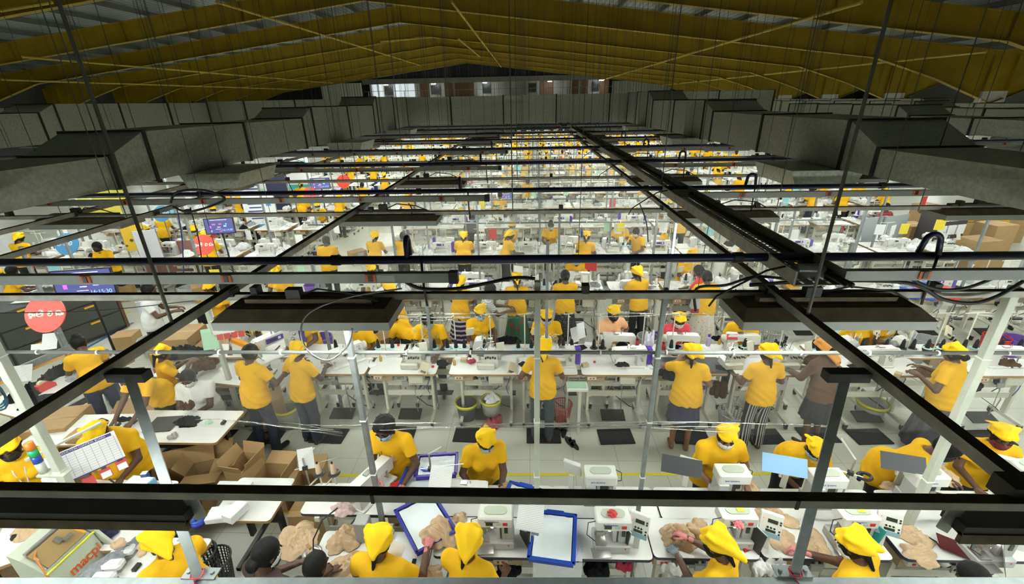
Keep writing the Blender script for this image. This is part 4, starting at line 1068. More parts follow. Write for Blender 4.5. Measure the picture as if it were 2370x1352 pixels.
def sheet(name,label,loc,w,h,m=None,rot=(0,0,0),cat='paper',thick=.002,wav=.0,group=None):
    mb=MB(); n=6
    vs=[];
    for s in(0,1):
        for j in range(n+1):
            for i in range(n+1): vs.append(((i/n-.5)*w,(j/n-.5)*h,thick*s+wav*math.sin(i*1.7+j*.9)))
    q=(n+1)**2
    fs=[(j*(n+1)+i,j*(n+1)+i+1,(j+1)*(n+1)+i+1,(j+1)*(n+1)+i) for j in range(n) for i in range(n)]
    mb.add(vs,[tuple(q+k for k in f) for f in fs]+[tuple(reversed(f)) for f in fs])
    o=mb.build(name,m or M_paper,None,True,loc); o.rotation_euler=rot; return tag(o,label,cat,group)
# ================================================================ nearest two bench rows
def head_off(lean,hp,fem=True):
    a=lean;y=math.sin(a)*.53+.012*math.cos(a);z=.90+.53*math.cos(a)-.012*math.sin(a)
    b=a*.6+hp;y+=.012*math.cos(b)+.075*math.sin(b);z+=.075*math.cos(b)-.012*math.sin(b);return y,z
def pp(label,u,v,rz,H_=1.56,group=None,root=None,**kw):
    p=dict(PBASE);p.update(kw);s=H_/1.6;y,z=head_off(p['lean'],p['hp']);X,Y=at(u,v,z*s-(.36*s if p['sit'] else 0))
    c,sn=math.cos(rz+p['twist']),math.sin(rz+p['twist'])
    loc=(X+sn*y*s,Y-c*y*s)
    if root: return dup(root,(loc[0],loc[1],0),rz,label,group)
    return person_root(label,loc,rz,H_,group,**kw)
BK=dict(hat='hood',hair='pony',lean=.22,hp=.35)
FC=dict(hat='cap',lean=.26,hp=.18,mask=M_maskb)
W_='worker '
# -- nearest row, backs to us
pp('worker in a yellow headscarf and polo feeding beige cloth into the pressing machine',368,1252,1.05,1.55,hat='hood',hair='pony',lean=.30,hp=.35,hl=(-.12,.42,1.02),hr=(.12,.46,1.05),gl=M_glovew,gr=M_glovew,hsl='grip',hsr='grip',h=.014,wide=1.12,mask=M_maskk,tail=(-.02,-.18,-.14))
pp('person in a dark top with black hair in a low bun beside the lattice basket',617,1282,-.5,1.56,hair='lowbun',lean=.12,hp=.3,shirt=mat('dark_maroon_cloth',(.045,.022,.022),.85),collar=False,mask=M_maskw,h=.014,hl=(-.1,.36,1.02),hr=(.14,.4,1.0))
pp('person with short black hair whose head alone shows above the bottom rail',730,1312,-.2,1.46,hair='short',fem=False,bust=0,lean=.15,hp=.35,shirt=mat('dark_grey_cloth',(.03,.03,.032),.85),h=.014)
pp('worker in a yellow headscarf holding up a white paper over the beige garments',880,1252,-.15,1.56,**{**BK,'lean':.16,'hp':.3,'hr':(.26,.40,1.12),'hl':(-.2,.36,1.02),'gr':M_glove,'hsr':'pinch','h':.013,'wide':1.1,'tail':(.02,-.15,-.05)})
pp('worker in a pointed yellow headscarf before the bartack machine and the heaped blue tray',1088,1252,-.35,1.55,**{**BK,'lean':.18,'hp':.25,'hr':(.22,.30,1.0),'hl':(-.15,.38,1.02),'h':.013,'tail':(.05,-.155,-.07)})
pp('worker in a drooping yellow headscarf with one pink glove and one grey glove',1655,1258,.75,1.52,**{**BK,'lean':.24,'hp':.4,'hl':(-.02,.46,1.08),'hr':(.16,.47,1.13),'gl':M_gloveg,'gr':M_glove,'hsl':'grip','hsr':'pinch','h':.013,'tail':(.05,-.18,-.15),'mask':M_maskk})
pp('worker in a gaping yellow headscarf and white mask reaching past the slanted brace',1972,1262,.62,1.54,**{**BK,'lean':.28,'hp':.35,'hl':(-.28,.40,1.08),'hr':(.0,.48,1.08),'gl':M_glove,'gr':M_glove,'hsl':'grip','hsr':'pinch','h':.013,'wide':1.15,'tail':(.08,-.165,-.04),'mask':M_maskw})
pp('person with beige glove half hidden by the bottom rail near the folded chart',2252,1338,.5,1.46,hair='lowbun',lean=.3,hp=.3,hl=(-.22,.46,1.1),hr=(.1,.45,1.0),gl=M_glovew,hsl='grip',h=.015,shirt=mat('dark_grey_cloth',(.03,.03,.032),.85))
# -- nearest row, facing us
pp('curly haired man in a blue mask and wristwatch at the tilted white machine',890,992,PI-.15,1.66,fem=False,bust=0,hair='curly',mask=M_maskb,lean=.18,hp=.32,hl=(-.22,.36,1.0),hr=(.02,.40,1.08),gl=M_glove,gr=M_glove,hsl='grip',hsr='grip',lowm=M_trou,h=.013,hat=None)
pp('worker in a flat yellow cap and blue mask bending over beige cloth',1122,1022,PI+.25,1.54,**{**FC,'lean':.26,'hp':.30,'hy':.25,'h':.013,'hl':(-.1,.45,.96),'hr':(.16,.36,.98),'hair':'pony','gl':M_glovew,'gr':M_glovew,'tail':(-.06,-.16,.02)})
pp('broad worker in a tall yellow cap and white mask behind the black file',1682,1012,PI+.05,1.56,**{**FC,'mask':M_maskw,'lean':.18,'hp':.22,'hy':-.2,'wide':1.32,'h':.013,'skin':M_skin3,'hl':(-.2,.33,1.02),'hr':(.12,.40,1.02),'hair':'lowbun','tail':(-.12,-.10,.10)})
pp('worker in a yellow cap bent low behind the blue file and tall thread arm',1888,1040,PI-.1,1.50,**{**FC,'lean':.55,'hp':.35,'wide':1.12,'h':.013,'hl':(-.1,.5,.98),'hr':(.15,.5,.98),'hair':'lowbun','tail':(.12,-.12,.10)})
pp('bareheaded man in a yellow polo bending sideways behind the runway rail',2190,1040,PI+.9,1.66,fem=False,bust=0,hair='short',mask=M_maskk,lean=.62,hp=.3,h=.014,hl=(-.2,.5,.95),hr=(.1,.52,.95))
pp('worker in a smooth yellow cap and maroon mask near the teal box',2318,1012,PI-.35,1.57,**{**FC,'mask':M_maskr,'lean':.20,'hp':.15,'h':.013,'wide':1.08,'hair':'lowbun','tail':(.10,-.14,.05)})
pp('worker with a black mask and white lanyard beside the coloured signal lamp',22,1040,PI+.55,1.56,**{**FC,'mask':M_maskk,'lean':.2,'hp':.2,'h':.014,'hair':'lowbun','lanyard':True,'wide':1.1,'hat':'cap'})
pp('heavy worker in a yellow cap behind the tilted production board',226,1002,PI+.35,1.60,**{**FC,'mask':None,'lean':.22,'hp':.55,'wide':1.5,'h':.014,'hair':'lowbun','bust':.4,'hl':(-.15,.42,1.0),'hr':(.1,.45,1.0),'tail':(-.14,-.06,.10)})
# -- left packing corner
pp('woman in a white lace blouse folding black cloth at the white table',436,876,PI+.15,1.63,sit=True,hair='lowbun',mask=M_maskw,lean=.14,hp=.35,wide=1.28,shirt=mat('white_lace_cloth',(.72,.72,.70),.85,bump=.6,bs=60),collar=False,lowm=M_trou,h=.014,hl=(-.07,.40,1.08),hr=(.07,.40,1.08),hsl='grip',hsr='grip')
pp('man in yellow polo with head under the runway rail at the white table',290,872,PI-.25,1.60,fem=False,bust=0,hair='short',lean=.50,hp=.35,h=.014,hl=(-.12,.52,.86),hr=(.14,.54,.86),wide=1.05)
pp('woman with a high black bun in blue jeans packing bags at the slanted table',182,795,.95,1.60,hair='bun',mask=M_maskw,lean=.18,hp=.5,lowm=M_jean2,collar=False,h=.014,hl=(-.14,.42,1.02),hr=(.12,.40,1.0),wide=.98)
pp('worker in a yellow cap seen from behind lifting both hands at the dark counter',378,818,-.75,1.46,**{**BK,'hat':'cap','lean':.1,'hp':.2,'hair':'pony','hl':(-.08,.36,1.22),'hr':(.1,.36,1.24),'h':.015,'low':'skirt','tail':(0,-.16,.0)})
pp('bareheaded man in dark jeans seen from behind at the violet machine',580,818,-.3,1.64,fem=False,bust=0,hair='short',lean=.10,hp=.25,lowm=M_jean,shoes=M_black,h=.015,hl=(-.2,.32,1.05),hr=(.26,.34,1.12),wide=1.08,spread=.13)
pp('worker in a yellow headscarf and dark jeans with pink showing under the polo',693,812,-.35,1.58,**{**BK,'lean':.12,'hp':.2,'hair':'short','lowm':M_jean,'h':.015,'hl':(-.24,.25,1.15),'hr':(.14,.36,1.1),'skin':M_skin2,'tail':(.04,-.18,-.12)})
# -- second row, backs, on their mats
pp('barefoot worker in slim blue jeans seen from behind past the pale green post',1258,806,-.1,1.58,**{**BK,'lean':.08,'hp':.3,'lowm':mat('grey_blue_denim',(.045,.065,.085),.85,nz=.3,ns=14),'h':.015,'hl':(-.28,.18,.98),'hr':(.2,.3,1.0),'tail':(.02,-.17,-.14)})
pp('worker in a brown apron over a navy skirt with one hand raised to her ear',1600,818,-.2,1.58,**{**BK,'lean':.12,'hp':.2,'low':'knee','lowm':M_navyc,'h':.015,'hl':(-.16,.14,1.34),'hr':(.2,.3,1.02),'skin':M_skin3,'wide':1.1,'tail':(.14,-.12,-.02)})
pp('worker in black and white striped trousers seen from behind',1775,818,.05,1.58,**{**BK,'lean':.06,'hp':.3,'lowm':mat_stripe('striped_trouser_cloth',(.02,.02,.025),(.45,.44,.42),34,'X',.85,.62),'h':.015,'hl':(-.2,.28,1.0),'hr':(.2,.28,1.0),'tail':(.11,-.15,-.05)})
pp('worker in a brown jacket and orange scarf with a dark skirt behind the runway rail',1905,805,.35,1.60,hair='lowbun',hat='hood',hatm=mat('orange_scarf_cloth',(.62,.27,.06),.85),lean=.2,hp=.3,shirt=mat('brown_jacket_cloth',(.10,.05,.025),.85),low='knee',lowm=mat('dark_skirt_cloth',(.018,.018,.025),.85),h=.015,sleeve=1.5,tail=(.03,-.2,-.3),wide=1.1)
pp('broad worker in a long pleated grey skirt seen from behind',2205,818,.55,1.60,**{**BK,'hat':'cap','lean':.10,'hp':.25,'hair':'lowbun','low':'skirt','lowm':mat('grey_pleated_cloth',(.085,.08,.10),.9,nz=.35,ns=30),'h':.015,'wide':1.28,'hl':(-.26,.26,1.16),'hr':(.1,.36,1.12),'tail':(.04,-.16,.0)})
for lab,u,v in (('brown apron tied round the worker with a raised hand',1572,915),):
    X,Y=at(u,v,.7); o=cloth_pile('apron',lab,(X-.02,Y-.10,.52),(.17,.05,.34),M_brc,5,cat='apron',n=6); 
# -- second row, facing us
F2=dict(FC,h=.016)
pp('worker in a yellow cap and blue mask bent over behind the lamp cable',820,752,PI-.3,1.55,**{**F2,'lean':.40,'hp':.25,'wide':1.12})
pp('bareheaded man with a blue mask behind a row of black thread cones',990,742,PI,1.64,**{**F2,'hat':None,'fem':False,'bust':0,'hair':'short','lean':.28})
pp('worker in a pointed yellow cap and blue mask behind the white overlock machine',1112,725,PI+.5,1.55,**{**F2,'lean':.25,'tail':(-.1,-.1,.12)})
pp('worker in a wide yellow cap and blue mask just behind the green post',1265,735,PI-.05,1.55,**{**F2,'lean':.28,'skin':M_skin2,'tail':(.12,-.04,.12)})
pp('woman in a peach shirt and black mask with one hand on her hip',1420,726,PI+.2,1.58,**{**F2,'mask':M_maskk,'shirt':mat('peach_shirt_cloth',(.80,.42,.22),.85,bump=.3,bs=14),'skin':M_skin3,'lean':.12,'hp':.2,'hair':'pony','hl':(-.2,.08,.95),'hr':(.12,.4,1.0),'tail':(-.12,-.1,.04)})
pp('woman in a coral red long sleeved top and white mask',1572,742,PI+.1,1.55,**{**F2,'mask':M_maskw,'shirt':mat('coral_cloth',(.72,.07,.10),.85,bump=.3,bs=14),'sleeve':1.5,'lean':.33,'tail':(.1,-.08,.1)})
pp('worker in a peaked yellow headscarf and black mask stitching beside the red notice',1722,745,PI-.45,1.55,**{**F2,'hat':'hood','mask':M_maskk,'lean':.38,'hp':.3,'skin':M_skin3,'tail':(.1,-.16,.1)})
pp('worker in a yellow cap and black mask under the lamp shade by the paper chart',1990,740,PI,1.54,**{**F2,'mask':M_maskk,'lean':.3})
pp('worker leaning far over an overlock machine below the large lamp shade',2085,733,PI+.5,1.58,**{**F2,'mask':None,'lean':.5,'wide':1.15})
pp('worker whose head is hidden by the lamp shade beside the orange holder',555,728,PI+.1,1.60,**{**F2,'lean':.2,'mask':None,'fem':False})
pp('worker whose head is hidden by the lamp shade beside the violet machine',690,728,PI-.1,1.60,**{**F2,'lean':.22,'mask':None})
# ---------------------------------------------------------------- tables and machines of the two near rows
TZ=.95
tb=[]
M_nedge=mat('navy_table_edge',(.03,.03,.06),.5)
t0=table('sewing_table','white table under the bartack machine and the empty blue tray',(.10,2.86,0),0,1.90,.40,TZ,pedal=False,edge=M_nedge)
def cpy(src,label,loc,rz=0,group=None,scale=None): return dup(src,loc,rz,label,group,scale=scale)
T0=table('sewing_table','white table of the worker with one pink and one grey glove',(1.51,2.885,0),0,.90,.40,TZ,edge=M_nedge)
cpy(T0,'white table carrying the machine with the yellow sticker',(2.53,2.90,0),0,None,(1.2,1,1))
cpy(T0,'white table with the dark red plate and folded chart near the picture edge',(3.75,2.91,0),0,None,(1.3,1,1))
for i,(x,s,lab) in enumerate(((-1.62,1.35,'white rear table carrying the tilted machine and two beige cones'),(-.35,1.3,'white rear table in front of the worker in the flat cap'),(.72,1.1,'white rear table with the unattended bartack machine'),(1.75,1.15,'white rear table in front of the broad worker with the white mask'),(2.8,1.15,'white rear table in front of the worker bent behind the blue file'),(3.95,1.25,'white rear table near the teal box'))):
    cpy(T0,lab,(x,3.26,0),PI,None,(s,.95,1))
ti=table('inspection_table','low white table heaped with beige garments in front of the head alone',(-1.42,2.62,0),0,1.05,.72,.84,pedal=False,casters=False,box=False,legm=M_black)
def on(u,v,z): X,Y=at(u,v,z); return (X,Y,z)
# bartack machines of the nearest row
b0=bartack('bartack_machine','bartack machine with pale green lid directly behind the pointed headscarf',on(1150,1250,TZ),0,lamp=True)
cpy(b0,'bartack machine with a crimson ribbon rosette on top beside the empty blue tray',on(1412,1258,TZ))
cpy(b0,'bartack machine with a pink rosette in front of the two coloured gloves',on(1690,1250,TZ))
cpy(b0,'bartack machine with a yellow sticker on its lid',on(1958,1252,TZ))
cpy(b0,'bartack machine under the lamp fixture beside the folded chart',on(2275,1290,TZ))
b1=bartack('bartack_machine','unattended bartack machine between the rear panel and the empty white cloth',on(1385,1155,TZ),PI,word='Jack Systems')
cpy(b1,'bartack machine in front of the broad worker with the white mask',on(1682,1152,TZ),PI)
cpy(b1,'bartack machine behind the tall white thread arm',on(1895,1162,TZ),PI)
cpy(b1,'bartack machine behind the pale post near the man bending sideways',on(2120,1158,TZ),PI)
cpy(b1,'bartack machine partly hidden by the hanger bar near the teal box',on(2350,1140,TZ),PI)
l0=lockstitch('lockstitch_machine','white machine turned end-on before the curly haired man',on(868,1140,TZ),1.15+PI,False,txt=False)
l1=lockstitch('lockstitch_machine','white machine lying low in front of the worker in the flat cap',on(1085,1150,TZ),PI,False,txt=False); l1.scale=(.8,.8,.6)
def rosette(label,loc,m):
    mb=MB()
    for j in range(3):
        for i in range(7-j*2):
            a=2*PI*i/(7-j*2)+j*.4; r=.03-.009*j; mb.lathe([(.001,-.008),(.014,-.003),(.016,.004),(.006,.012),(.001,.012)],8,(r*math.cos(a),r*math.sin(a),.01*j+.01))
    return tag(mb.build('ribbon_rosette',m,None,True,loc),label,'ribbon')
x,y,z=on(1412,1258,TZ); rosette('crimson ribbon rosette on the lid of a bartack machine',(x-.01,y-.02,z+.375),mat('crimson_ribbon',(.65,.05,.06),.6))
x,y,z=on(1690,1250,TZ); rosette('pink ribbon rosette hanging on the front of a bartack machine',(x-.03,y-.11,z+.31),mat('pink_ribbon',(.85,.22,.25),.6))
for (u,v,lab,dx) in ((1958,1252,'yellow sticky note on the lid of a bartack machine',.02),(1690,1250,'yellow sticky note on a lid beside the pink rosette',.02)):
    x,y,z=on(u,v,TZ); sheet('sticky_note',lab,(x+dx,y,z+.376),.06,.05,mat('yellow_note',(.8,.68,.05),.6),cat='note')
for u,v,rz,lab in ((1228,1262,-.35,'operation panel under the printed sheets beside the empty blue tray'),(1470,1272,-.45,'operation panel standing alone past the crimson rosette'),(1768,1272,-.45,'operation panel behind the drooping headscarf'),(2035,1268,-.4,'operation panel beside the teal folder'),(2362,1278,-.5,'operation panel cut by the picture edge')):
    panel_unit(lab,on(u,v,TZ),rz)
for u,v,lab in ((1325,1128,'blank white back of the operation panel beside the unattended machine'),(1585,1120,'blank white back of the operation panel under the black file'),(1810,1122,'blank white back of the operation panel under the blue file'),(2072,1118,'blank white back of the operation panel under the dark file by the bending man'),(2290,1118,'blank white back of the operation panel above the teal box')):
    panel_unit(lab,on(u,v,TZ),PI-.45)
def file_(label,loc,rz,m,w=.34,h=.16,tilt=.9):
    t=thing('document_file',label,'file',loc,rz)
    mb=MB(); mb.M=Matrix.Rotation(tilt,4,'X'); mb.box((0,0,0),(w,h,.006)); mb.build('cover',m,t)
    mb=MB(); mb.M=Matrix.Rotation(tilt,4,'X'); mb.box((0,.005,-.008),(w-.02,h-.01,.008)); mb.build('paper_block',M_paper,t)
    MB().box((0,.03,-.1),(.02,.02,.14)).build('file_holder',M_cream,t); return t
mblf=mat('blue_file_cover',(.22,.42,.68),.45)
file_('black file standing open before the broad worker with the white mask',on(1575,1092,1.30)[:2]+(1.37,),-.25,mat('charcoal_file',(.045,.05,.055),.5),.36,.16)
file_('pale blue file standing open before the worker bent low',on(1812,1090,1.30)[:2]+(1.37,),-.25,mblf,.38,.17)
file_('dark file standing open before the man bending sideways',on(2085,1085,1.30)[:2]+(1.37,),-.25,mat('charcoal_file',(.045,.05,.055),.5),.36,.16)
sheet('paper_sheet','printed sheets clipped above the operation panel by the empty blue tray',on(1228,1190,1.35),.22,.26,M_print,(.75,0,-.2))
sheet('paper_sheet','printed record clipped in front of the worker in the flat cap',on(1020,1105,1.25),.22,.20,M_print,(.85,0,-.15))
sheet('paper_sheet','white paper held in the pink glove above the beige garments',on(912,1285,1.2),.13,.2,M_paper,(.9,.2,-.3))
sheet('paper_sheet','paper tag hanging from the thread arm over the open cartons',on(708,1062,1.25),.15,.22,M_print,(1.2,0,.3))
sheet('folded_chart','folded chart standing open near the picture edge',on(2322,1285,1.1),.22,.30,M_print,(1.25,0,.9),cat='chart')
sheet('dark_red_plate','dark red plate lying tilted under the last bartack machine',on(2215,1268,.99),.26,.16,mat('dark_red_plate',(.09,.012,.012),.3),(.05,.1,-.5),cat='plate')
# cloth, trays
sheet('white_cloth','white cloth spread over the bench and hanging down below the empty blue tray',on(1290,1255,.957),.42,.34,M_whc,(0,0,-.05),cat='cloth',wav=.002)
x,y,_=on(1290,1291,.95); sheet('cloth_drop','hanging front edge of the white cloth below the empty blue tray',(x,2.635,.84),.42,.20,M_whc,(PI/2,0,0),cat='cloth',wav=.006)
tray('empty blue plastic tray lying beside the bartack machine',on(1280,1250,.975),.12-.25)
tray('blue tray heaped with beige garments ahead of the pointed headscarf',on(985,1215,.975),.62,.36,.5,.06,mat('deep_blue_plastic',(.02,.025,.26),.4))
tray('purplish blue tray lying behind the bench near the flat cap',on(1012,1085,1.0),.1,.40,.28,.06,mat('purple_blue_plastic',(.05,.03,.30),.4))
tray('mid blue tray lying on the rear table near the red cloth scrap',on(975,1128,.975),-.1,.40,.34)
tray('blue tray of beige scraps near the middle of the rear bench',on(1210,1150,.965),-.3,.30,.16)
for i,(u,v,z,sz,lab,rz) in enumerate(((690,1250,.85,(.26,.24,.07),'beige garment heap nearest the black hand magnifier',.3),(798,1250,.85,(.20,.18,.10),'beige garment heap between the cable box and the magnifier',.9),(820,1310,.85,(.26,.18,.06),'beige garments spread flat before the yellow worker with the paper',.2),(1018,1235,.99,(.20,.22,.10),'beige garment heap inside the heaped blue tray',.6),(1065,1200,.96,(.09,.08,.05),'small beige garment lying behind the heaped tray',0),(1000,1328,.90,(.12,.09,.06),'beige scrap at the table corner behind the bottom rail',.5),(1570,1245,.955,(.22,.16,.11),'beige garment heap under the grey glove',.2),(1610,1225,.955,(.14,.12,.10),'beige ruffled garments under the pink glove',1.),(1790,1195,.955,(.26,.13,.06),'beige garments strewn along the middle of the bench',-.4),(1810,1250,.955,(.14,.18,.03),'flat beige garment between the operation panel and the slanted brace',.1),(1885,1255,.955,(.14,.2,.04),'flat beige garment right beside the slanted brace',-.2),(2110,1240,.955,(.20,.14,.06),'beige garments sliding towards the black cord',-.5),(2130,1285,.955,(.16,.15,.06),'beige garments hanging over the table edge near the black cord',.4),(2180,1105,.955,(.22,.16,.07),'beige folded garments behind the pale post',.3),(1180,1130,.955,(.20,.09,.05),'beige cloth under the hands of the worker in the flat cap',.1),(1735,1128,.955,(.12,.1,.04),'beige ruffle beside the broad worker with the white mask',.1),(2060,1125,.955,(.12,.08,.03),'beige scrap near the black ring holder',.1),(912,1065,1.12,(.05,.06,.10),'beige cuff held by the curly haired man',.1))):
    cloth_pile('garment_pile',lab,on(u,v,z),(sz[0]*.9,sz[1]*.9,sz[2]),M_beige,i+3,rz=rz)
cloth_pile('white_cloth_bag','white cloth bag hanging off the table below the drooping headscarf',(1.23,2.66,.80),(.14,.05,.15),M_whc,77,cat='bag')
cloth_pile('white_cloth_bag','white cloth draped over the table end before the slanted brace',(2.03,2.68,.80),(.22,.06,.16),M_whc,78,cat='cloth')
cloth_pile('crimson_bag','crimson plastic bag hanging under the table with the crimson rosette',on(1445,1318,.7),(.09,.06,.14),M_pinkc,70,cat='bag')
for u,v,lab in ((1070,1310,'dark cloth bundle hanging below the table behind the pointed headscarf'),(1180,1322,'black cloth bundle under the table by the bartack machine'),(1380,1325,'navy cloth bundle under the table behind the white drop cloth')):
    cloth_pile('cloth_bundle',lab,on(u,v,.62),(.16,.10,.14),M_blkc,u,cat='bundle')
# table-top oddments
def ringlamp(label,loc):
    t=thing('desk_magnifier',label,'magnifier',loc)
    MB().tube([(0,0,0),(.01,.03,.12),(.08,.12,.26),(.2,.2,.32)],.007,6).build('gooseneck',M_cable,t,True)
    mb=MB(); mb.lathe([(.05,.0),(.085,.0),(.085,.012),(.05,.012),(.05,0)],20,(0,-.02,.0),cap=False); mb.build('ring_frame',M_chrome,t,True)
    MB().bar((-.16,.12,.02),(-.03,.02,.015),.025,.02).build('wooden_handle',M_wood,t)
ringlamp('hand magnifier with a black gooseneck lying among the beige heaps',on(725,1278,.86))
t=thing('cable_box',"grey control box with a coil of cable behind the worker holding up the paper",'control box',on(865,1245,.85)); MB().box((-.08,0,.12),(.12,.12,.24),ch=.006).build('box_body',M_grey,t)
for i in range(3): MB().tube([(.12+.06*math.cos(a)*(1+.1*i),.02+.05*math.sin(a),.03+.012*i) for a in [j*.5 for j in range(14)]],.006,5).build('cable_coil',mat('beige_cable',(.42,.40,.33),.5),t,True)
for x_,y_ in ((742,1108),(776,1108)):
    X,Y,_=on(x_,y_,1.02)
    s_=stand('cone_stand','stubby stand carrying a beige thread cone left of the tilted machine' if x_<760 else 'stubby stand carrying a beige thread cone next to the tilted machine',(X,Y,TZ),0,None,hgt=.14,disc='b',cones=('b',),arm=.001); 
    cone((X,Y,TZ+.15),'b','beige thread cone '+('over the open cartons' if x_<760 else 'beside the tilted machine'))
def tall_arm(label,loc,rz=0,h=.5):
    t=thing('thread_holder',label,'thread stand',loc,rz); MB().cyl((0,0,0),(0,0,h),.009,n=8).build('pole',M_chrome,t); MB().box((0,0,h*.62),(.05,.04,.035)).build('clamp',M_flange,t)
    MB().bar((0,0,h),(.14,-.06,h+.14),.016,.008).build('white_arm',M_mach,t); MB().cyl((-.1,0,h*.62),(.32,.05,h*.66),.004,n=6).build('thread_rod',M_chrome,t); return t
tall_arm('thread arm with a long rod above the printed record',on(1003,1140,TZ))
tall_arm('thread arm with a paper tag above the open cartons',on(716,1120,TZ),.3,.35)
tall_arm('white lattice thread arm in front of the worker bent behind the blue file',on(1950,1145,TZ),2.6,.45)
t=thing('ring_holder','black ring holder standing on the bench between the blue and dark files',"holder",on(1995,1120,TZ)); mb=MB(); mb.tube([(.06*math.cos(a),.05*math.sin(a),.1) for a in [2*PI*i/16 for i in range(17)]],.016,6); mb.build('ring',M_black,t,True); MB().cyl((0,.05,0),(0,.05,.1),.02,n=8).build('ring_base',M_black,t)
t=thing('teal_box','grey and teal carton in front of the worker with the maroon mask','box',on(2325,1120,.95),-.4); MB().box((0,0,.06),(.12,.16,.12)).build('teal_base',mat('teal_carton',(.02,.45,.38),.5),t); MB().box((0,0,.15),(.12,.16,.06)).build('grey_top',M_grey,t)
MBc=MB(); X,Y,_=on(2150,1255,.96); MBc.tube([(X-.05,Y+.1,.965),(X+.02,Y+.06,.965),(X+.06,Y+.0,.965),(X+.05,Y-.05,.965),(X+.16,Y-.12,.965),(X+.2,Y-.1,.965),(X+.08,Y-.03,.965),(X+.15,Y-.11,.97)],.006,6); tag(MBc.build('knotted_cord',M_cable,None,True),'knotted black cord lying beside the beige garments and dark red plate','cord')
for u,v,lab in ((1215,1258,'documents folder standing behind the printed sheets'),(1438,1262,'black and white papers standing beside the crimson rosette machine'),(1740,1270,'dark documents folder standing behind the drooping headscarf'),(2005,1258,'teal documents folder standing next to the yellow sticker machine')):
    x,y,z=on(u,v,TZ); t=thing('folder',lab,'folder',(x,y,z),.5)
    MB().box((0,0,.13),(.012,.16,.24),rx=.1).build('folder_cover',mat('teal_folder',(.02,.3,.28),.5) if 'teal' in lab else M_black,t); MB().box((.012,0,.13),(.012,.15,.23),rx=.1).build('paper_block',M_paper,t)
sheet('red_pouch','red pouch lying on the rear table beside the mid blue tray',on(922,1122,.97),.14,.10,M_redp,(.1,.1,.6),cat='pouch')
sheet('red_pouch','red pouch dangling off the table behind the drooping headscarf',on(1735,1282,.93),.10,.12,M_redp,(1.,.1,.3),cat='pouch')
cloth_pile('mesh_bag','clear and pink net bag lying on the rear table below the tilted machine',on(800,1178,.955),(.16,.10,.05),mat('pinkish_net',(.62,.45,.44),.7,nz=.4,ns=20),91,cat='bag')
# ---- second bench row
T1=table('sewing_table','white table behind the lattice basket and before the bent cap worker',(-1.86,5.70,0),0,1.0,.46,TZ)
for x,s,lab,z in ((-2.93,1.05,'white table beside the grey post and the violet machine',0),(-.66,1.02,'white table above the striped bucket and red cloth',0),(.24,.9,'white table where the barefoot worker in jeans stands',0),(1.27,1.04,'white table with the violet machine nobody is using',0),(3.42,1.0,'white table between the striped trousers and the brown jacket',0),(5.05,1.1,'white table with the cream machine and brown cloth',0),(6.7,1.1,'white table past the long grey skirt',0)):
    cpy(T1,lab,(x,5.70,0),0,None,(s,1,1))
M_dk=mat('black_laminate',(.03,.032,.035),.35)
tk=table('sewing_table','black topped table beside the worker with the raised hand',(2.32,5.72,0),0,1.0,.46,TZ); 
tk2=MB().box((0,0,.952),(.99,.45,.004)).build('dark_top_sheet',M_dk,tk)
for i,x in enumerate((-4.6,-3.5,-2.5,-1.45,-.4,.6,1.6,2.6,3.65,4.75,5.85)):
    lab=('rear table of the second bench, '+('under the orange holder','under the violet machine','before the bent cap worker','before the man with the blue mask','before the pointed cap','before the wide cap','before the peach shirt','before the coral top','before the peaked headscarf','under the paper chart','before the worker leaning far over')[i])
    cpy(T1,lab,(x,6.14,0),PI,None,(1,.9,1))
v0=lockstitch('lockstitch_machine','violet ended machine with black cloth under its arm on the unattended table',(1.45,5.72,TZ),0,True)
cpy(v0,'violet ended machine half hidden by the barefoot worker',(.42,5.72,TZ))
cpy(v0,'large violet and white machine turned end-on behind the man in dark jeans',on(645,815,1.0)[:2]+(TZ,),.95,None,1.35)
cpy(v0,'violet and white machine behind the large one beside the orange holder',on(690,752,1.1)[:2]+(TZ,),PI-.6,None,1.)
c0=lockstitch('lockstitch_machine','cream machine with handwheel beside the brown cloth',(4.95,5.74,TZ),0,False)
cpy(c0,'white machine with a blue end in front of the peach shirt',(1.38,6.14,TZ),PI)
cpy(c0,'white machine in front of the coral top',(2.35,6.14,TZ),PI)
cpy(c0,'white machine behind the red notice',(3.25,6.14,TZ),PI)
cpy(c0,'white machine with a big handwheel past the long grey skirt',(6.75,5.74,TZ),PI)
cpy(c0,'white machine under the worker bent behind the lamp cable',(-2.75,5.76,TZ),.7)
o0=overlock('overlock_machine','overlock machine with a paper tag panel above the lattice table frames',(-1.75,5.70,TZ),0)
for x,y,r,lab in ((-.62,5.70,0,'overlock machine with hanging hoses above the striped bucket'),(2.95,5.72,.1,'overlock machine next to the striped trousers'),(-1.55,6.12,PI,'overlock machine in front of the man with the blue mask'),(-.72,6.12,PI,'overlock machine in front of the pointed cap'),(.3,6.14,PI,'overlock machine under the wide cap'),(4.85,6.14,PI,'overlock machine under the paper chart'),(5.65,6.14,PI,'overlock machine under the worker leaning far over'),(-4.55,6.16,PI,'overlock machine below the orange holder'),(3.75,5.72,0,'overlock machine beside the brown jacket')):
    cpy(o0,lab,(x,y,TZ),r)
def tagpanel(label,loc,rz):
    t=thing('tag_panel',label,'control panel',loc,rz); mb=MB(); mb.M=Matrix.Rotation(.5,4,'Y')@Matrix.Rotation(-.5,4,'X'); mb.box((0,0,0),(.13,.03,.17),ch=.006); mb.build('panel_body',mat('cream_panel',(.62,.56,.40),.5),t)
    mb=MB(); mb.M=Matrix.Rotation(.5,4,'Y')@Matrix.Rotation(-.5,4,'X')
    for i in range(4): mb.box((-.03+.02*i,-.017,-.055),(.013,.004,.03))
    mb.build('panel_keys',M_black,t)
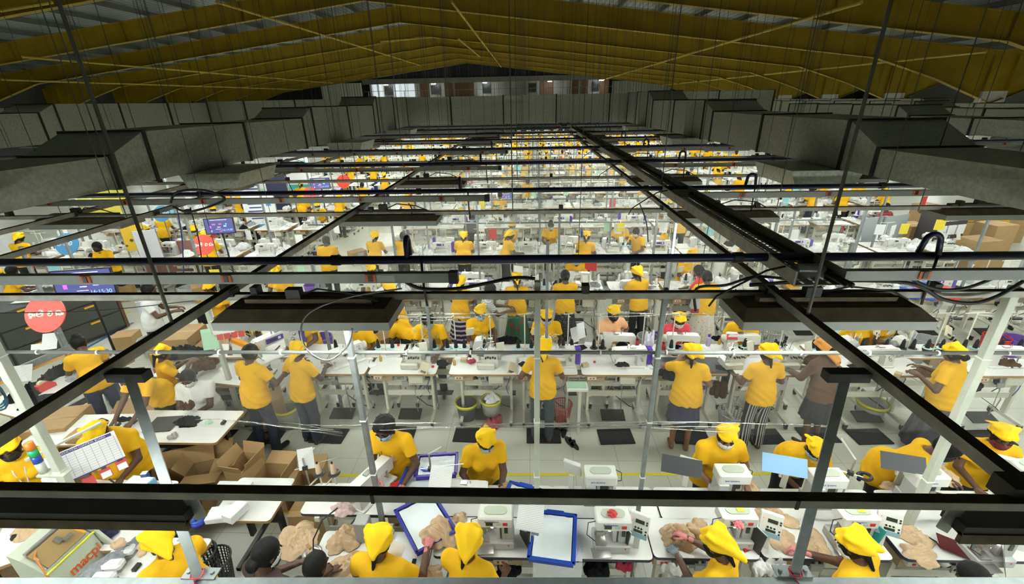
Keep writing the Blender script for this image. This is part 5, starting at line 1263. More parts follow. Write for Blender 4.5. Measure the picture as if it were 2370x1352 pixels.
for u,v,z,lab in ((982,852,1.05,'tilted cream key panel hanging off the overlock machine with the paper tag'),(1185,852,1.0,'cream key panel hanging off the overlock machine with hoses'),(2030,765,1.25,'cream key panel beside the black masked worker under the lamp'),(2195,768,1.25,'cream key panel on the machine of the worker leaning far over')): tagpanel(lab,on(u,v,z),.2)
# thread stands with cones on the second bench
ST={}
def stand_at(label,x,y,z,cones,disc='c',arm=.3,hgt=.72,rz=0):
    key=(cones,disc,arm,hgt)
    if key in ST: o=dup(ST[key],(x,y,z),rz,label)
    else: o=stand('thread_stand',label,(x,y,z),rz,None,hgt=hgt,disc=disc,cones=cones,arm=arm); ST[key]=o
    n=len(cones)
    for i,k in enumerate(cones):
        q=-arm/2+arm*i/max(1,n-1) if n>1 else 0
        import re as _re
        ph=_re.search(r'(before|in front|by the|right beside|between|near|past|under|below|among|beside|on black|behind).*',label).group(0); cn_={'k':'black','b':'beige','r':'red','w':'white'}[k]
        cone((x+q*math.cos(rz),y+q*math.sin(rz),z+.15),k,(f'{NTH(i)} {cn_} cone from the signs, {(0,"one","two","three")[n]}-cone stand {ph}' if n>1 else f'{cn_} thread cone on the single-cone stand {ph}'))
for u,lab,cn,dc,am in ((795,'thread stand in front of the bent cap worker',('k',),'c',.1),(905,'thread stand carrying two black cones before the man with the blue mask',('k','k'),'c',.22),(990,'thread stand carrying three black cones before the man with the blue mask',('k','k','k'),'c',.34),(1062,'thread stand carrying three black cones before the pointed cap',('k','k','k'),'c',.26),(1140,'thread stand carrying two black cones by the green post',('k','k'),'c',.2),(1215,'tiered thread stand right beside the green post',('k','k'),'c',.2),(1310,'thread stand with two black cones between wide cap and peach shirt',('k','k'),'b',.13),(1378,'thread stand with two black cones before the peach shirt',('k','k'),'b',.13),(1475,'thread stand with a red cone near the hanging white cloth',('r','k'),'b',.14),(1540,'thread stand with one black cone before the coral top',('k',),'c',.1),(1780,'thread stand with two black cones past the red notice',('k','k'),'c',.13),(1855,'thread stand with a black cone near the runway rail',('k',),'c',.1),(1990,'thread stand carrying three black cones under the paper chart',('k','k','k'),'c',.34),(2065,'thread stand with two black cones on black discs',('k','k'),'b',.15),(2125,'thread stand with two black cones beside the clear bottle',('k','k'),'c',.2),(2190,'thread stand carrying three black cones below the tilted key panel',('k','k','k'),'c',.32),(2255,'thread stand with two black cones near the pale post',('k','k'),'c',.2),(2325,'thread stand with a black and a beige cone past the pale post',('k','b'),'c',.16),(585,'thread stand with two black cones under the orange holder',('k','k'),'c',.16),(665,'thread stand with two black cones beside the violet machine',('k','k'),'c',.2)):
    X,Y=at(u,782,1.1); stand_at(lab,X,5.98 if u>700 else 6.3,TZ,cn,dc,am)
for u,v,lab in ((1690,840,'thread stand with black cones beside the striped trousers'),(1720,815,'low thread stand behind the striped trousers')):
    X,Y=at(u,v,1.0); stand_at(lab,X,Y,TZ,('k',),'c',.1,.3)
# mats, bins, slippers
r0=mat_rug('black ribbed floor mat under the man in dark jeans',on(615,1012,0),.05)
for u,v,lab in ((762,1010,'black ribbed floor mat under the worker with pink showing'),(922,1005,'black ribbed floor mat behind the curly haired man'),(1090,1008,'black ribbed floor mat behind the flat cap'),(1258,1010,'black ribbed floor mat under the barefoot worker in jeans'),(1425,1012,'black ribbed floor mat at the unattended violet machine'),(1598,1012,'black ribbed floor mat under the brown apron'),(1768,1012,'black ribbed floor mat under the striped trousers'),(1892,1008,'black ribbed floor mat under the dark skirt'),(2010,1012,'black ribbed floor mat with a steel edge past the slanted brace'),(2290,1015,'grey green floor mat near the smooth yellow cap'),(500,1012,'black ribbed floor mat behind the open cartons')):
    cpy(r0,lab,on(u,v,0),R.uniform(-.06,.06))
for x in (.95,1.25,2.9): cpy(r0,f'black floor mat under the rear side of the bench {("beneath the peach shirt","beneath the coral top","beneath the peaked headscarf")[(.95,1.25,2.9).index(x)]}',(x+.3*(x==1.25)+.35*(x==.95)*0,6.62,0),0)
def bucket(label,loc,m,rim,r0=.13,r1=.17,hh=.3):
    t=thing('bucket',label,'bucket',loc); MB().lathe([(r0*.02,0),(r0,0),(r1,hh),(r1-.01,hh),(r0-.01,.02),(r0*.02,.02)],22,cap=False).build('bucket_body',m,t,True)
    MB().lathe([(r1-.012,hh-.05),(r1+.008,hh-.05),(r1+.012,hh),(r1-.012,hh),(r1-.012,hh-.05)],22,cap=False).build('rim_band',rim,t,True); return t
M_clr=mat('grey_translucent_bin',(.30,.31,.29),.4); M_yb=mat('yellow_band',(.62,.58,.02),.4)
bk=bucket('dark bucket with a yellow band below the overlock machine with hoses',on(1082,965,0)[:2]+(0,),mat('dark_bucket',(.06,.065,.07),.4),M_yb)
cloth_pile('red_cloth','crimson cloth spilling round the bin with white cloth',on(1138,985,0),(.20,.14,.16),M_pinkc,31,cat='cloth')
bucket('translucent bin with a yellow rim and white cloth on top',on(1138,972,.02)[:2]+(0.16,),M_clr,M_yb,.12,.15,.26)
cloth_pile('white_cloth','white cloth heaped on the translucent bin',on(1138,925,.42),(.13,.12,.09),M_whc,32,cat='cloth')
basket('crimson lattice waste basket behind the green post',on(1300,972,0),.11,.15,.3,mat('crimson_basket',(.45,.07,.05),.5))
basket('grey lattice basket on the floor near the brown apron',on(1690,985,0),.16,.2,.25,M_grey)
basket('round grey mesh basket on the far side near the peaked headscarf',on(1780,800,0)[:2]+(0,),.15,.19,.34,M_grey)
basket('dark lattice basket standing beside the slanted brace foot',on(512,1352,0)[:2]+(.0,),.125,.165,.36,mat('dark_grey_basket',(.07,.075,.075),.5),30,10)
bucket('bin with yellow stripes behind the dark jeans',on(672,985,0),M_clr,M_yb,.13,.16,.34)
bucket('low bin with a yellow rim past the slanted brace',on(2010,960,0),M_clr,M_yb,.16,.2,.25)
def slipper(label,loc,rz):
    t=thing('slipper',label,'slipper',loc,rz); mb=MB(); mb.prism([(.045*math.cos(a)*(1 if math.sin(a)>0 else .8),.12*math.sin(a)) for a in [2*PI*i/16 for i in range(16)]],0,.018,0,'z'); mb.build('sole',M_black,t); MB().tube([(-.04,.03,.015),(-.03,.03,.05),(0,.03,.06),(.03,.03,.05),(.04,.03,.015)],.012,6).build('strap',M_black,t,True)
for u,v,rz,lab in ((1318,1024,.4,'empty black slipper lying apart in the aisle'),(1328,1030,.5,'its pair, the outer empty black slipper in the aisle'),(1290,1000,-.3,'black slipper beside the barefoot mat'),(1305,1002,-.2,'outer black slipper beside the barefoot mat')): slipper(lab,on(u,v,0.0),rz)
# hanging cloths and small goods at the second bench
cloth_pile('white_cloth','white cloth hanging from the bench end beside the grey post',on(1500,865,.85),(.13,.07,.16),M_whc,41,cat='cloth')
cloth_pile('white_cloth','pale cloth hung up behind the grey post',on(1502,800,1.2),(.12,.06,.26),mat('lilac_cloth',(.60,.60,.70),.9),42,cat='cloth')
for i,(u,v,z,sz,lab) in enumerate(((1440,845,1.0,(.12,.07,.05),'black cloth under the arm of the unattended violet machine'),(1175,790,.96,(.22,.12,.09),'black garments heaped by the green post'),(845,790,.96,(.14,.1,.08),'black garment before the bent cap worker'),(1660,785,.96,(.1,.08,.06),'black scrap near the violet bottle'),(1440,800,.96,(.12,.08,.06),'black cloth at the peach shirt'),(1560,805,.96,(.14,.08,.05),'black cloth under the coral sleeves'),(1720,808,.96,(.12,.06,.04),'black cloth under the peaked headscarf'),(1930,790,.96,(.2,.14,.1),'black cloth roll behind the runway rail'),(700,845,1.0,(.14,.12,.08),'black cloth on the violet machine'),(1545,868,.96,(.16,.16,.1),'dark cloth heaped on the black topped table'),(1900,845,.96,(.26,.18,.2),'glossy black bag in front of the brown jacket'),(2160,815,.97,(.26,.14,.14),'dark brown cloth before the long grey skirt'),(2140,862,.955,(.17,.12,.03),'brown garment piece hanging over the table corner'),(2330,845,.96,(.2,.1,.08),'brown cloth past the pale post'),(1660,915,.45,(.13,.12,.3),'brown sack hanging beside the brown apron'),(2260,900,.6,(.14,.1,.1),'dark cloth under the table past the pale post'),(1090,838,.96,(.08,.07,.06),'pink and crimson bag behind the overlock hoses'))):
    cloth_pile('cloth_piece',lab,on(u,v,z),sz,M_brc if 'brown' in lab else (M_pinkc if 'pink' in lab else M_blkc),i+50,cat='cloth')
t=thing('small_stand','small green topped tray on a stand below the barefoot worker','stand',on(1335,895,.85)[:2]+(0,)); MB().box((0,0,.85),(.3,.2,.05),ch=.01).build('tray_body',M_mach,t); MB().box((0,0,.877),(.26,.16,.006)).build('green_liner',mat('mint_liner',(.34,.55,.40),.6),t); MB().box((.05,.02,.42),(.04,.04,.83)).build('stand_leg',M_cream,t)
t=thing('water_bottle','violet capped clear bottle beside the coral sleeves','bottle',on(1638,800,TZ)); MB().lathe([(.03,0),(.035,.01),(.035,.13),(.02,.16)],14).build('bottle_body',mat('lilac_plastic',(.45,.40,.65),.2),t,True); MB().lathe([(.02,.16),(.022,.2),(.0,.2)],12).build('bottle_cap',M_violet,t,True)
t=thing('water_bottle','clear bottle with white label among the black cones','bottle',on(2100,800,TZ)); MB().lathe([(.03,0),(.035,.01),(.035,.16),(.015,.2)],14).build('bottle_body',mat('pale_plastic',(.6,.66,.68),.2),t,True); MB().lathe([(.015,.2),(.015,.22),(.0,.22)],12).build('bottle_cap',M_mach,t,True)
s_=sheet('red_notice','red notice card lettered CRITICAL hanging before the peaked headscarf',on(1695,780,1.22),.16,.09,M_redp,(1.2,0,0),cat='notice')
o=text_mesh('CRITICAL\nOPERATION',.022,M_black,.0006,parent=s_); o.location=(0,0,.003)
for u,v,z,lab in ((1962,745,1.35,'printed paper chart hanging beside the black masked worker'),(1345,765,1.35,'plastic sleeved sheet hanging by the thread stands'),(1330,775,1.2,'second sleeved sheet behind the plastic sleeve')): sheet('paper_sheet',lab,on(u,v,z),.14,.24,M_print,(1.3,0,.6))
sheet('paper_sheet','printed sheet hanging under the table beside the striped trousers',on(1805,885,.75),.2,.26,M_print,(1.5,0,0))

# small goods on the benches
M_tan=mat('tan_box',(.50,.40,.24),.6)
def smallbox(m,d): return MB().box((0,0,d[2]/2),d,ch=.004).mesh('small_box',[m])
SM={'bobbin_box':(smallbox(M_tan,(.10,.07,.05)),'tan bobbin box','box'),'paper_slip':(MB().box((0,0,.002),(.11,.15,.003)).mesh('paper_slip',[M_paper]),'white paper slip','paper'),'spare_bobbin':(MB().lathe([(.001,0),(.02,0),(.02,.02),(.001,.02)],12).mesh('bobbin',[M_thr]),'small red bobbin','bobbin'),'oil_bottle':(MB().lathe([(.02,0),(.022,.01),(.022,.07),(.006,.09),(.004,.12),(.001,.12)],10).mesh('oil_bottle',[mat('oil_amber',(.5,.32,.05),.25)]),'amber oil bottle','bottle'),'pattern_piece':(MB().prism([(-.1,-.06),(.08,-.08),(.12,.02),(.02,.09),(-.11,.05)],0,.004,0,'z').mesh('pattern_piece',[M_blkc]),'black cut fabric piece','fabric piece')}
spots=[((760,840),'on the table below the silver cable loop'),((868,845),'beside the overlock machine with the tag panel'),((1010,850),'at the corner of the tag panel table'),((1060,845),'on the table above the striped bucket'),((1225,845),'behind the barefoot worker'),((1362,848),'on the near corner of the unattended table'),((1400,830),'in the middle of the unattended table'),((1660,862),'on the black topped table'),((1835,850),'between striped trousers and brown jacket'),((1990,850),'beside the cream machine with the handwheel'),((2085,870),'on the corner table past the cream machine'),((2290,850),'on the table past the pale post'),((930,800),'behind the cable ties over the tag panel table'),((1240,800),'in front of the wide cap'),((1350,805),'between wide cap and peach shirt'),((1510,808),'near the hanging pale cloth'),((1650,806),'next to the coral sleeves'),((1790,806),'beyond the peaked headscarf')]
kk=list(SM)
for i,((u,v),w_) in enumerate(spots):
    for j in range(2):
        nm=kk[(i+j*2)%5]; me,ds,ct=SM[nm]; X,Y=at(u+j*22-8,v-j*9,TZ)
        o=bpy.data.objects.new(nm,me); COL.objects.link(o); o.location=(X,Y,TZ+.001); o.rotation_euler=(0,0,i*.7+j); tag(o,f'{ds} {w_}',ct,None,'thing')
# ================================================================ bench rows further back
def flat(root,name=None):
    """one mesh from a thing and its parts, for copies too small to show the parts"""
    V=[];Fs=[];Mi=[];ms=[]
    def rec(o,M):
        if o.type=='MESH':
            me=o.data;b=len(V)
            V.extend(tuple(M@v.co) for v in me.vertices)
            sl=[]
            for m in me.materials:
                if m not in ms: ms.append(m)
                sl.append(ms.index(m))
            for q in me.polygons: Fs.append(tuple(i+b for i in q.vertices)); Mi.append((sl[q.material_index] if sl else 0,q.use_smooth))
        for c in CH.get(o.name,()): rec(c,M@Matrix.LocRotScale(c.location,c.rotation_euler,c.scale))
    rec(root,Matrix.Identity(4)); me=bpy.data.meshes.new(name or root.name); me.from_pydata(V,[],Fs)
    for m in ms: me.materials.append(m)
    me.polygons.foreach_set('material_index',[a for a,_ in Mi]); me.polygons.foreach_set('use_smooth',[s for _,s in Mi]); me.update(); return me
def inst(name,me,label,cat,group,loc,rz=0,s=1.,par=None):
    o=bpy.data.objects.new(name,me); COL.objects.link(o); o.location=loc; o.rotation_euler=(0,0,rz); o.scale=(s,s,s) if not isinstance(s,tuple) else s
    return tag(o,label,cat,group)
ORD=('nearest','second','third','fourth','fifth','sixth','seventh','eighth','ninth','tenth','eleventh','twelfth')
BR=('first','second','third','fourth','fifth','sixth','seventh','eighth','ninth','tenth','eleventh')
def fy(k): return 5.45+2.70*(k-1)
# ---- special people of the third and fourth rows
G=dict(h=.02)
M_plaid=mat_stripe('plaid_skirt_cloth',(.03,.02,.08),(.55,.52,.55),11,'Z',.85,.6)
M_bw=mat_voro('black_white_print',(.02,.02,.022),(.6,.6,.58),60,.22); M_flo=mat_voro('floral_white_print',(.66,.64,.56),(.55,.36,.05),22,.24); M_gr=mat_voro('green_red_print',(.05,.16,.10),(.40,.06,.04),9,.3)
M_strp=mat_stripe('grey_striped_shirt',(.28,.32,.36),(.6,.62,.64),30,'Z',.85,.55)
pp('worker in a dark plaid skirt seen from behind beside the long pale thread arm',1065,655,-.15,1.58,**{**BK,**G,'lean':.1,'low':'skirt','lowm':M_plaid})
pp('worker with a long black braid and green and red skirt seen from behind',1196,648,0,1.56,**{**BK,**G,'hat':'cap','lean':.08,'low':'skirt','lowm':M_gr})
pp('worker in a black and white patterned long skirt seen from behind',1308,640,.1,1.60,**{**BK,**G,'lean':.08,'hat':None,'hair':'lowbun','low':'skirt','lowm':M_bw})
pp('worker in a long white floral skirt seen from behind beside the hanging dustpan box',1636,642,.05,1.60,**{**BK,**G,'lean':.06,'hat':None,'hair':'lowbun','low':'skirt','lowm':M_flo,'wide':1.1})
pp('person in a grey striped shirt turned sideways carrying blue cloth',1135,672,-1.35,1.60,**{**BK,**G,'hat':None,'hair':'short','fem':False,'bust':0,'shirt':M_strp,'lean':.1,'hl':(-.1,.42,1.1),'hr':(.1,.42,1.1)})
pp('worker bent double behind the lamp shade showing only a yellow back',905,735,1.2,1.55,**{**BK,**G,'lean':.95,'hp':.1,'hl':(-.1,.6,.6),'hr':(.1,.6,.6)})
pp('worker in yellow stepping sideways just above the large lamp shade',900,668,1.0,1.58,**{**BK,**G,'lean':.15})
pp('woman in a red top carrying a black bag in the aisle below the cable tray',1617,628,.9,1.55,**{**BK,**G,'hat':None,'hair':'lowbun','shirt':mat('red_shirt_cloth',(.62,.03,.03),.85),'lean':.1})
pp('man in a white shirt and dark trousers carrying papers in the aisle',345,672,-1.1,1.68,fem=False,bust=0,hair='short',lean=.12,hp=.3,shirt=mat('white_shirt_cloth',(.68,.70,.70),.85),h=.018,hl=(-.1,.38,1.08),hr=(.1,.38,1.08),lowm=M_trou,shoes=M_black)
pp('person in a red checked shirt walking by the grey screens',2050,480,.3,1.62,hair='lowbun',lean=.06,hp=.2,shirt=mat_stripe('red_check_cloth',(.45,.04,.05),(.2,.02,.03),18,'Z',.85,.6),h=.022,low='skirt',lowm=M_trou,hl=(-.25,.05,.85),hr=(.25,.05,.85))
R3=[('bareheaded worker with hair tied up, back turned, beside the small banner',755,558,.2,BK,dict(hat=None,hair='lowbun')),('worker in a hanging yellow headscarf, back turned, behind the red card',868,548,-.1,BK,{}),('bareheaded worker in yellow, back turned, next to the hanging headscarf',933,548,-.2,BK,dict(hat=None,hair='short')),('broad worker in yellow, back turned, before a white bag',1073,548,0,BK,dict(wide=1.25)),('slim worker in a yellow headscarf turned in profile by the bright needle lamp',1182,545,-1.1,BK,{}),('worker with long black hair over the back in the row below the blue pipe',1358,548,-.3,BK,dict(hat='cap')),('man in a white mask reaching over a table below the cable tray',1472,538,PI-.8,FC,dict(hat=None,hair='short',fem=False,bust=0,mask=M_maskw)),('worker in a yellow headscarf facing sideways beside the bright white post',1532,530,1.2,BK,{}),('worker with a blue mask and hair bun facing us amid white machines',1275,522,PI,FC,dict(hat=None,hair='bun')),('worker in a yellow cap and blue mask facing us near the red ribbon post',1438,522,PI,FC,{}),('man in a dark shirt and pale mask facing us among white machines',1092,505,PI,FC,dict(hat=None,hair='short',fem=False,bust=0,shirt=mat('dark_navy_shirt',(.02,.024,.04),.85))),('worker in a tall yellow headscarf facing us behind the needle lamp glow',1186,525,PI+.5,FC,dict(hat='hood')),('worker in a yellow cap at the end of the row of unused machines',1742,545,PI+.3,FC,{}),('worker in yellow sitting low at the left of the blue disc sign',225,572,PI,FC,dict(hat=None,hair='short',mask=M_maskk)),('worker in yellow, back turned, under the far blue disc sign',375,500,.1,BK,dict(hat=None,hair='short')),('worker with yellow cap bending under the pipe near the green card',640,630,PI,FC,dict(mask=None)),('worker in yellow under the blue pipe by the busbar end',860,625,PI+.2,FC,{}),('worker in a yellow cap just below the busbar label',485,668,PI,FC,dict(mask=None)),('worker in a yellow cap at a thread stand right of the feed box cable',1850,618,PI,FC,dict(mask=None)),('bareheaded worker standing in the near corner below the blue pipe',28,628,-.4,BK,dict(hat=None,hair='short'))]
PROTO={}
for lab,u,v,rz,base,kw in R3:
    pp(lab,u,v,rz,R.uniform(1.52,1.62),**{**base,'h':.021,**kw})
# ---- generic figures: six built, then copied
gen=[]
for i,(base,kw) in enumerate(((BK,{}),(BK,dict(hat='cap',low='skirt',lowm=M_navyc,hl=(-.22,.3,1.0))),(BK,dict(hat=None,hair='lowbun',low='skirt',lowm=M_jean)),(FC,{}),(FC,dict(hat='hood',mask=M_maskw)),(FC,dict(hat=None,hair='lowbun',mask=M_maskk)),(BK,dict(lean=.45,wide=1.15)),(FC,dict(lean=.5,tail=(-.1,-.1,.1))))):
    r_=person_root('tmp',(0,-30),0,1.56,**{**base,'h':.024,**kw}); me=flat(r_,'worker_figure'); gen.append(me)
    for c in CH.pop(r_.name): bpy.data.objects.remove(c)
    bpy.data.objects.remove(r_)
# flattened furniture
def take(root):
    me=flat(root)
    def rm(o):
        for c in CH.pop(o.name,()): rm(c)
        bpy.data.objects.remove(o)
    rm(root); return me
F_tab=take(table('tmp_table','x',(0,-30,0),0,1.04,.44,TZ)); F_ls=take(lockstitch('tmp_machine','x',(0,-30,0),0,False,txt=False)); F_lv=take(lockstitch('tmp_machine','x',(0,-30,0),0,True,txt=False)); F_ov=take(overlock('tmp_machine','x',(0,-30,0))); F_bt=take(bartack('tmp_machine','x',(0,-30,0)))
def st_mesh(k):
    t=stand('tmp_stand','x',(0,-30,0),0,None,cones=('k',)*3,arm=.34,disc='c' if k=='k' else 'w')
    for i in range(3):
        mb=MB(); mb.lathe([(.030,0),(.031,.01),(.021,.118),(.010,.142)],9,(-.17+.17*i,0,.15)); mb.build('cone',{'k':M_thk,'w':M_thw}[k],t)
    return take(t)
F_st={k:st_mesh(k) for k in 'kw'}
def pile_mesh(m,seed,sz):
    o=cloth_pile('tmp_pile','x',(0,0,0),sz,m,seed,h=.016); me=o.data; bpy.data.objects.remove(o); return me
F_pl=[pile_mesh(M_whc,1,(.24,.16,.12)),pile_mesh(M_whc,2,(.18,.18,.18)),pile_mesh(M_whc,3,(.26,.14,.07)),pile_mesh(M_blkc,4,(.18,.14,.10)),pile_mesh(mat('grey_cloth',(.30,.31,.33),.9),5,(.2,.14,.1))]
rg=random.Random(21)
far=[]
def block(k,xs,pb,pf,wide_free=()):
    Y=fy(k)
    for i,x in enumerate(xs):
        x+=rg.uniform(-.05,.05)
        for side in(0,1):
            yy=Y+.23+.46*side; rz=PI*side
            if k<=9 and (abs(x)<5.6 or k<=6): far.append(('t',k,x,yy,rz,side))
            else: far.append(('T',k,x,yy,rz,side))
            far.append(('m' if k<=9 and (abs(x)<5.6 or k<=6) else 'M',k,x+rg.uniform(-.12,.12),yy,rz,side))
            if rg.random()<(.75 if abs(x)<5.6 else .5): far.append(('s',k,x+rg.uniform(-.3,.3),Y+.46+(.12 if side else -.12),0,side))
            for _q in range(1+(rg.random()<.5)): far.append(('p',k,x+rg.choice((-.36,.34)),yy+rg.uniform(-.08,.08),rg.uniform(0,6),side))
            free=any(a<x<b for a,b in wide_free)
            if not free and rg.random()<(pf if side else pb): far.append(('w',k,x+rg.uniform(-.15,.15),Y+.46+(.72 if side else -.66)+rg.uniform(-.06,.08),rz+rg.uniform(-.35,.35),side))
for k in range(2,21):
    xs=[-2.25+1.1*i for i in range(7)]
    xs=[-3.35]+xs
    if k>4: xs=[-4.4]+xs
    if k in(2,3): block(k,xs,0.12 if k==2 else .0,.25 if k==2 else .08,((3.8,6),))
    else: block(k,xs,.42,.40)
    block(k,[-13.2+1.25*i for i in range(6)] if k>2 else [-12.5+1.25*i for i in range(3)],.34,.28)
    block(k,[6.3+1.2*i for i in range(6)] if k>4 else [5.6+1.2*i for i in range(5)],.05 if k<5 else .4,.08 if k<5 else .35)
    if k>8: block(k,[-5.6,5.5],.4,.3)
# individuals, the nearest first; the rest is one mass
far.sort(key=lambda a:(a[1],abs(a[2])))
cnt_={};mass=[];ORDN={}
_g={}
for a in far: _g.setdefault((a[0].lower(),a[1],a[5],-4<a[2]<5.6,a[2]>0),[]).append(a)
for v in _g.values():
    for i,a in enumerate(sorted(v,key=lambda a:a[2])): ORDN[id(a)]=i
AR=lambda x:'centre' if -4<x<5.6 else ('aisle past the signs' if x<0 else 'aisle past the ducts')
AREA={'centre':'mid hall','aisle past the signs':'beyond the signs','aisle past the ducts':'beyond cable tray'}
def put(a_):
    c,k,x,y,rz,side=a_; i_=ORDN[id(a_)]; o_=(f', {ORD[i_]} from the signs' if i_ else ', nearest the signs') if k<=5 and x>-4 else (f', {ORD[i_]} from outside' if k<=5 else '')
    n=cnt_.get(c.lower(),0)
    lim={'t':250,'m':240,'s':250,'p':290,'w':230}[c.lower()]
    row=f'{BR[min(k,10)]} bench row' if k<10 else 'distant bench rows'
    ar=AREA[AR(x)]
    sd='far side' if side else 'near side'
    if c=='w' and any(abs(x-a)<.5 and abs(y-b)<.55 for a,b in PEOPLE): return
    if c=='w': PEOPLE.append((x,y))
    if c in'TM' or n>=lim: mass.append((c.lower(),k,x,y,rz,side)); return
    cnt_[c]=n+1
    if c=='t': inst('sewing_table',F_tab,f'white sewing table {ar}, {sd} of {row}{o_}','sewing table',f'tables {sd} {row} {ar}',(x,y,0),rz)
    elif c=='m':
        me,nm=rg.choice(((F_ls,'white lockstitch machine'),(F_ls,'white lockstitch machine'),(F_lv,'violet ended machine'),(F_ov,'pale overlock machine'),(F_ov,'pale overlock machine'),(F_bt,'boxy bartack machine')))
        inst('sewing_machine',me,f'{nm} {ar}, {sd} of {row}{o_}','sewing machine',f'{nm} {sd} {row} {ar}',(x,y,TZ),rz)
    elif c=='s':
        kk=rg.choice('kwww'); nm={'k':'black','w':'white'}[kk]; inst('thread_stand',F_st[kk],f'{nm} cone stand {ar}, {sd} of {row}{o_}','thread stand',f'{nm} thread stands {sd} {row} {ar}',(x,y,TZ),0)
    elif c=='p':
        i=rg.choice((0,0,1,1,2,2,3,4)); nm=('white','white','white','black','grey')[i]; inst('garment_pile',F_pl[i],f'{nm} garment heap {ar}, {sd} of {row}{o_}','fabric pile',f'{nm} heaps {sd} {row} {ar}',(x,y,TZ),rz)
    else:
        i=rg.choice((3,4,5,7,3)) if side else rg.choice((0,1,2,6,0)); nm={0:'yellow headscarf',1:'yellow cap',2:'yellow, bareheaded',6:'yellow headscarf bent',3:'yellow cap',4:'yellow headscarf',5:'yellow, bareheaded',7:'yellow cap bent'}[i]
        inst('person',gen[i],f'worker in {nm}, '+('facing us' if side else 'back turned')+f', {ar}, {row}{o_}','person',f'workers {nm} {side} {row} {ar}',(x,y,0),rz,rg.uniform(.95,1.05))
for a in far: put(a)
def massmesh(items,src,name,label,cat):
    V=[];Fs=[];Mi=[];ms=[]
    cache={}
    for me,M in items:
        if me.name not in cache:
            n=len(me.vertices); co_=np.empty(n*3); me.vertices.foreach_get('co',co_); sl=[]
            for m in me.materials:
                if m not in ms: ms.append(m)
                sl.append(ms.index(m))
            cache[me.name]=(co_.reshape(-1,3),[tuple(p.vertices) for p in me.polygons],[sl[p.material_index] for p in me.polygons])
        c_,f_,m_=cache[me.name]; b=len(V); A=np.array(M); V.extend((c_@A[:3,:3].T+A[:3,3]).tolist()); Fs.extend(tuple(i+b for i in q) for q in f_); Mi.extend(m_)
    me=bpy.data.meshes.new(name); me.from_pydata(V,[],Fs)
    for m in ms: me.materials.append(m)
    me.polygons.foreach_set('material_index',Mi); me.update()
    o=bpy.data.objects.new(name,me); COL.objects.link(o); tag(o,label,cat,None,'stuff')
def lowtab():
    mb=MB(); mb.box((0,0,.935),(1.04,.44,.03),0)
    for sx in(-1,1): mb.box((sx*.4,0,.47),(.04,.06,.9),1); mb.box((sx*.4,0,.08),(.04,.44,.05),1)
    return mb.mesh('low_table',[M_top,M_cream])
def lowmach():
    mb=MB(); mb.box((0,0,.03),(.45,.18,.06)); mb.box((.18,0,.15),(.1,.1,.2)); mb.box((0,0,.25),(.46,.1,.09)); mb.box((-.2,0,.17),(.06,.09,.12)); mb.cyl((.24,0,.22),(.29,0,.22),.06,n=8)
    return mb.mesh('low_machine',[M_mach])
LT,LM=lowtab(),lowmach()
it={'t':[],'m':[],'s':[],'p':[],'w':[]}
for c,k,x,y,rz,side in mass:
    M=Matrix.Translation((x,y,0 if c in'tw' else TZ))@Matrix.Rotation(rz,4,'Z')
    if c in('t','m'): it[c].append(({'t':LT,'m':LM}[c],M))
    elif c=='w': inst('person',gen[3 if side else 0],'worker in yellow in the most distant bench rows','person','most distant workers',(x,y,0),rz) if cnt_.setdefault('z',0)<0 else None
massmesh(it['t'],None,'distant_tables','white tables of the most distant bench rows merging together','tables')
massmesh(it['m'],None,'distant_machines','white sewing machines of the most distant bench rows merging together','sewing machines')
# thin posts and pipes that carry the clear sheets of the further rows
pm=MB().box((0,0,1.45),(.04,.04,2.9)).mesh('grey_post',[M_gpost]); n=0
for k in range(1,11):
    pxs=sorted((-2.9,-1.3,.55,2.3,4.4)+((6.6,8.8,-7.2,-9.6,-12) if k<7 else ()))
    for i_,x in enumerate(pxs):
        inst('thin_post',pm,f'thin grey post rising from the {BR[min(k,10)]} bench row, {NTH(i_)} from the signs end','post',None,(x+rg.uniform(-.4,.4),fy(k)+.46,0),0,(1,1,rg.uniform(.85,1.02)))
# clutter in the further rows: cards, bins, boxes
cm=[(MB().box((0,0,0),(.2,.01,.26)).mesh('card',[m]),nm) for m,nm in ((M_redp,'red'),(mat('cyan_card',(.25,.55,.62),.6),'pale blue'),(M_paper,'white'),(M_paperg,'green'),(mat('yellow_card',(.75,.6,.05),.6),'yellow'))]
for i in range(110):
    k=rg.choice((2,3,3,4,4,5,6,7,8,9)); me,nm=rg.choice(cm+[cm[2]]*5); x=rg.uniform(-13,12) if k<7 else rg.uniform(-4,6)
    inst('hanging_card',me,f'{nm} card hung above the {BR[k]} bench row, '+AREA[AR(x)],'card',f'{nm} cards row {k} {AR(x)}',(x,fy(k)+.46+rg.uniform(-.1,.1),rg.uniform(1.25,1.6)),rg.uniform(-.5,.5))
bm=[]
for m,nm in ((M_blue,'blue'),(mat('violet_bin',(.16,.08,.40),.5),'violet'),(M_redp,'red'),(M_card,'cardboard'),(mat('grey_bin',(.4,.42,.42),.5),'grey')):
    mb=MB(); mb.lathe([(.02,0),(.17,0),(.21,.36),(.19,.36),(.16,.03),(.02,.03)],12,cap=False) if nm!='cardboard' else mb.box((0,0,.2),(.4,.34,.4))
    bm.append((mb.mesh('bin',[m]),nm))
for i in range(130):
    k=rg.choice((2,2,3,3,4,4,5,6,7,8)); me,nm=rg.choice(bm+bm[3:]*2); x=rg.uniform(-13,12) if k<7 else rg.uniform(-4,6)
    inst('floor_box' if nm=='cardboard' else 'floor_bin',me,f'{nm} {"box" if nm=="cardboard" else "bin"} standing by the {BR[k]} bench row, '+AREA[AR(x)],'bin',f'{nm} bins row {k} {AR(x)}',(x,fy(k)-.42-rg.uniform(0,.15),0),rg.uniform(0,1))
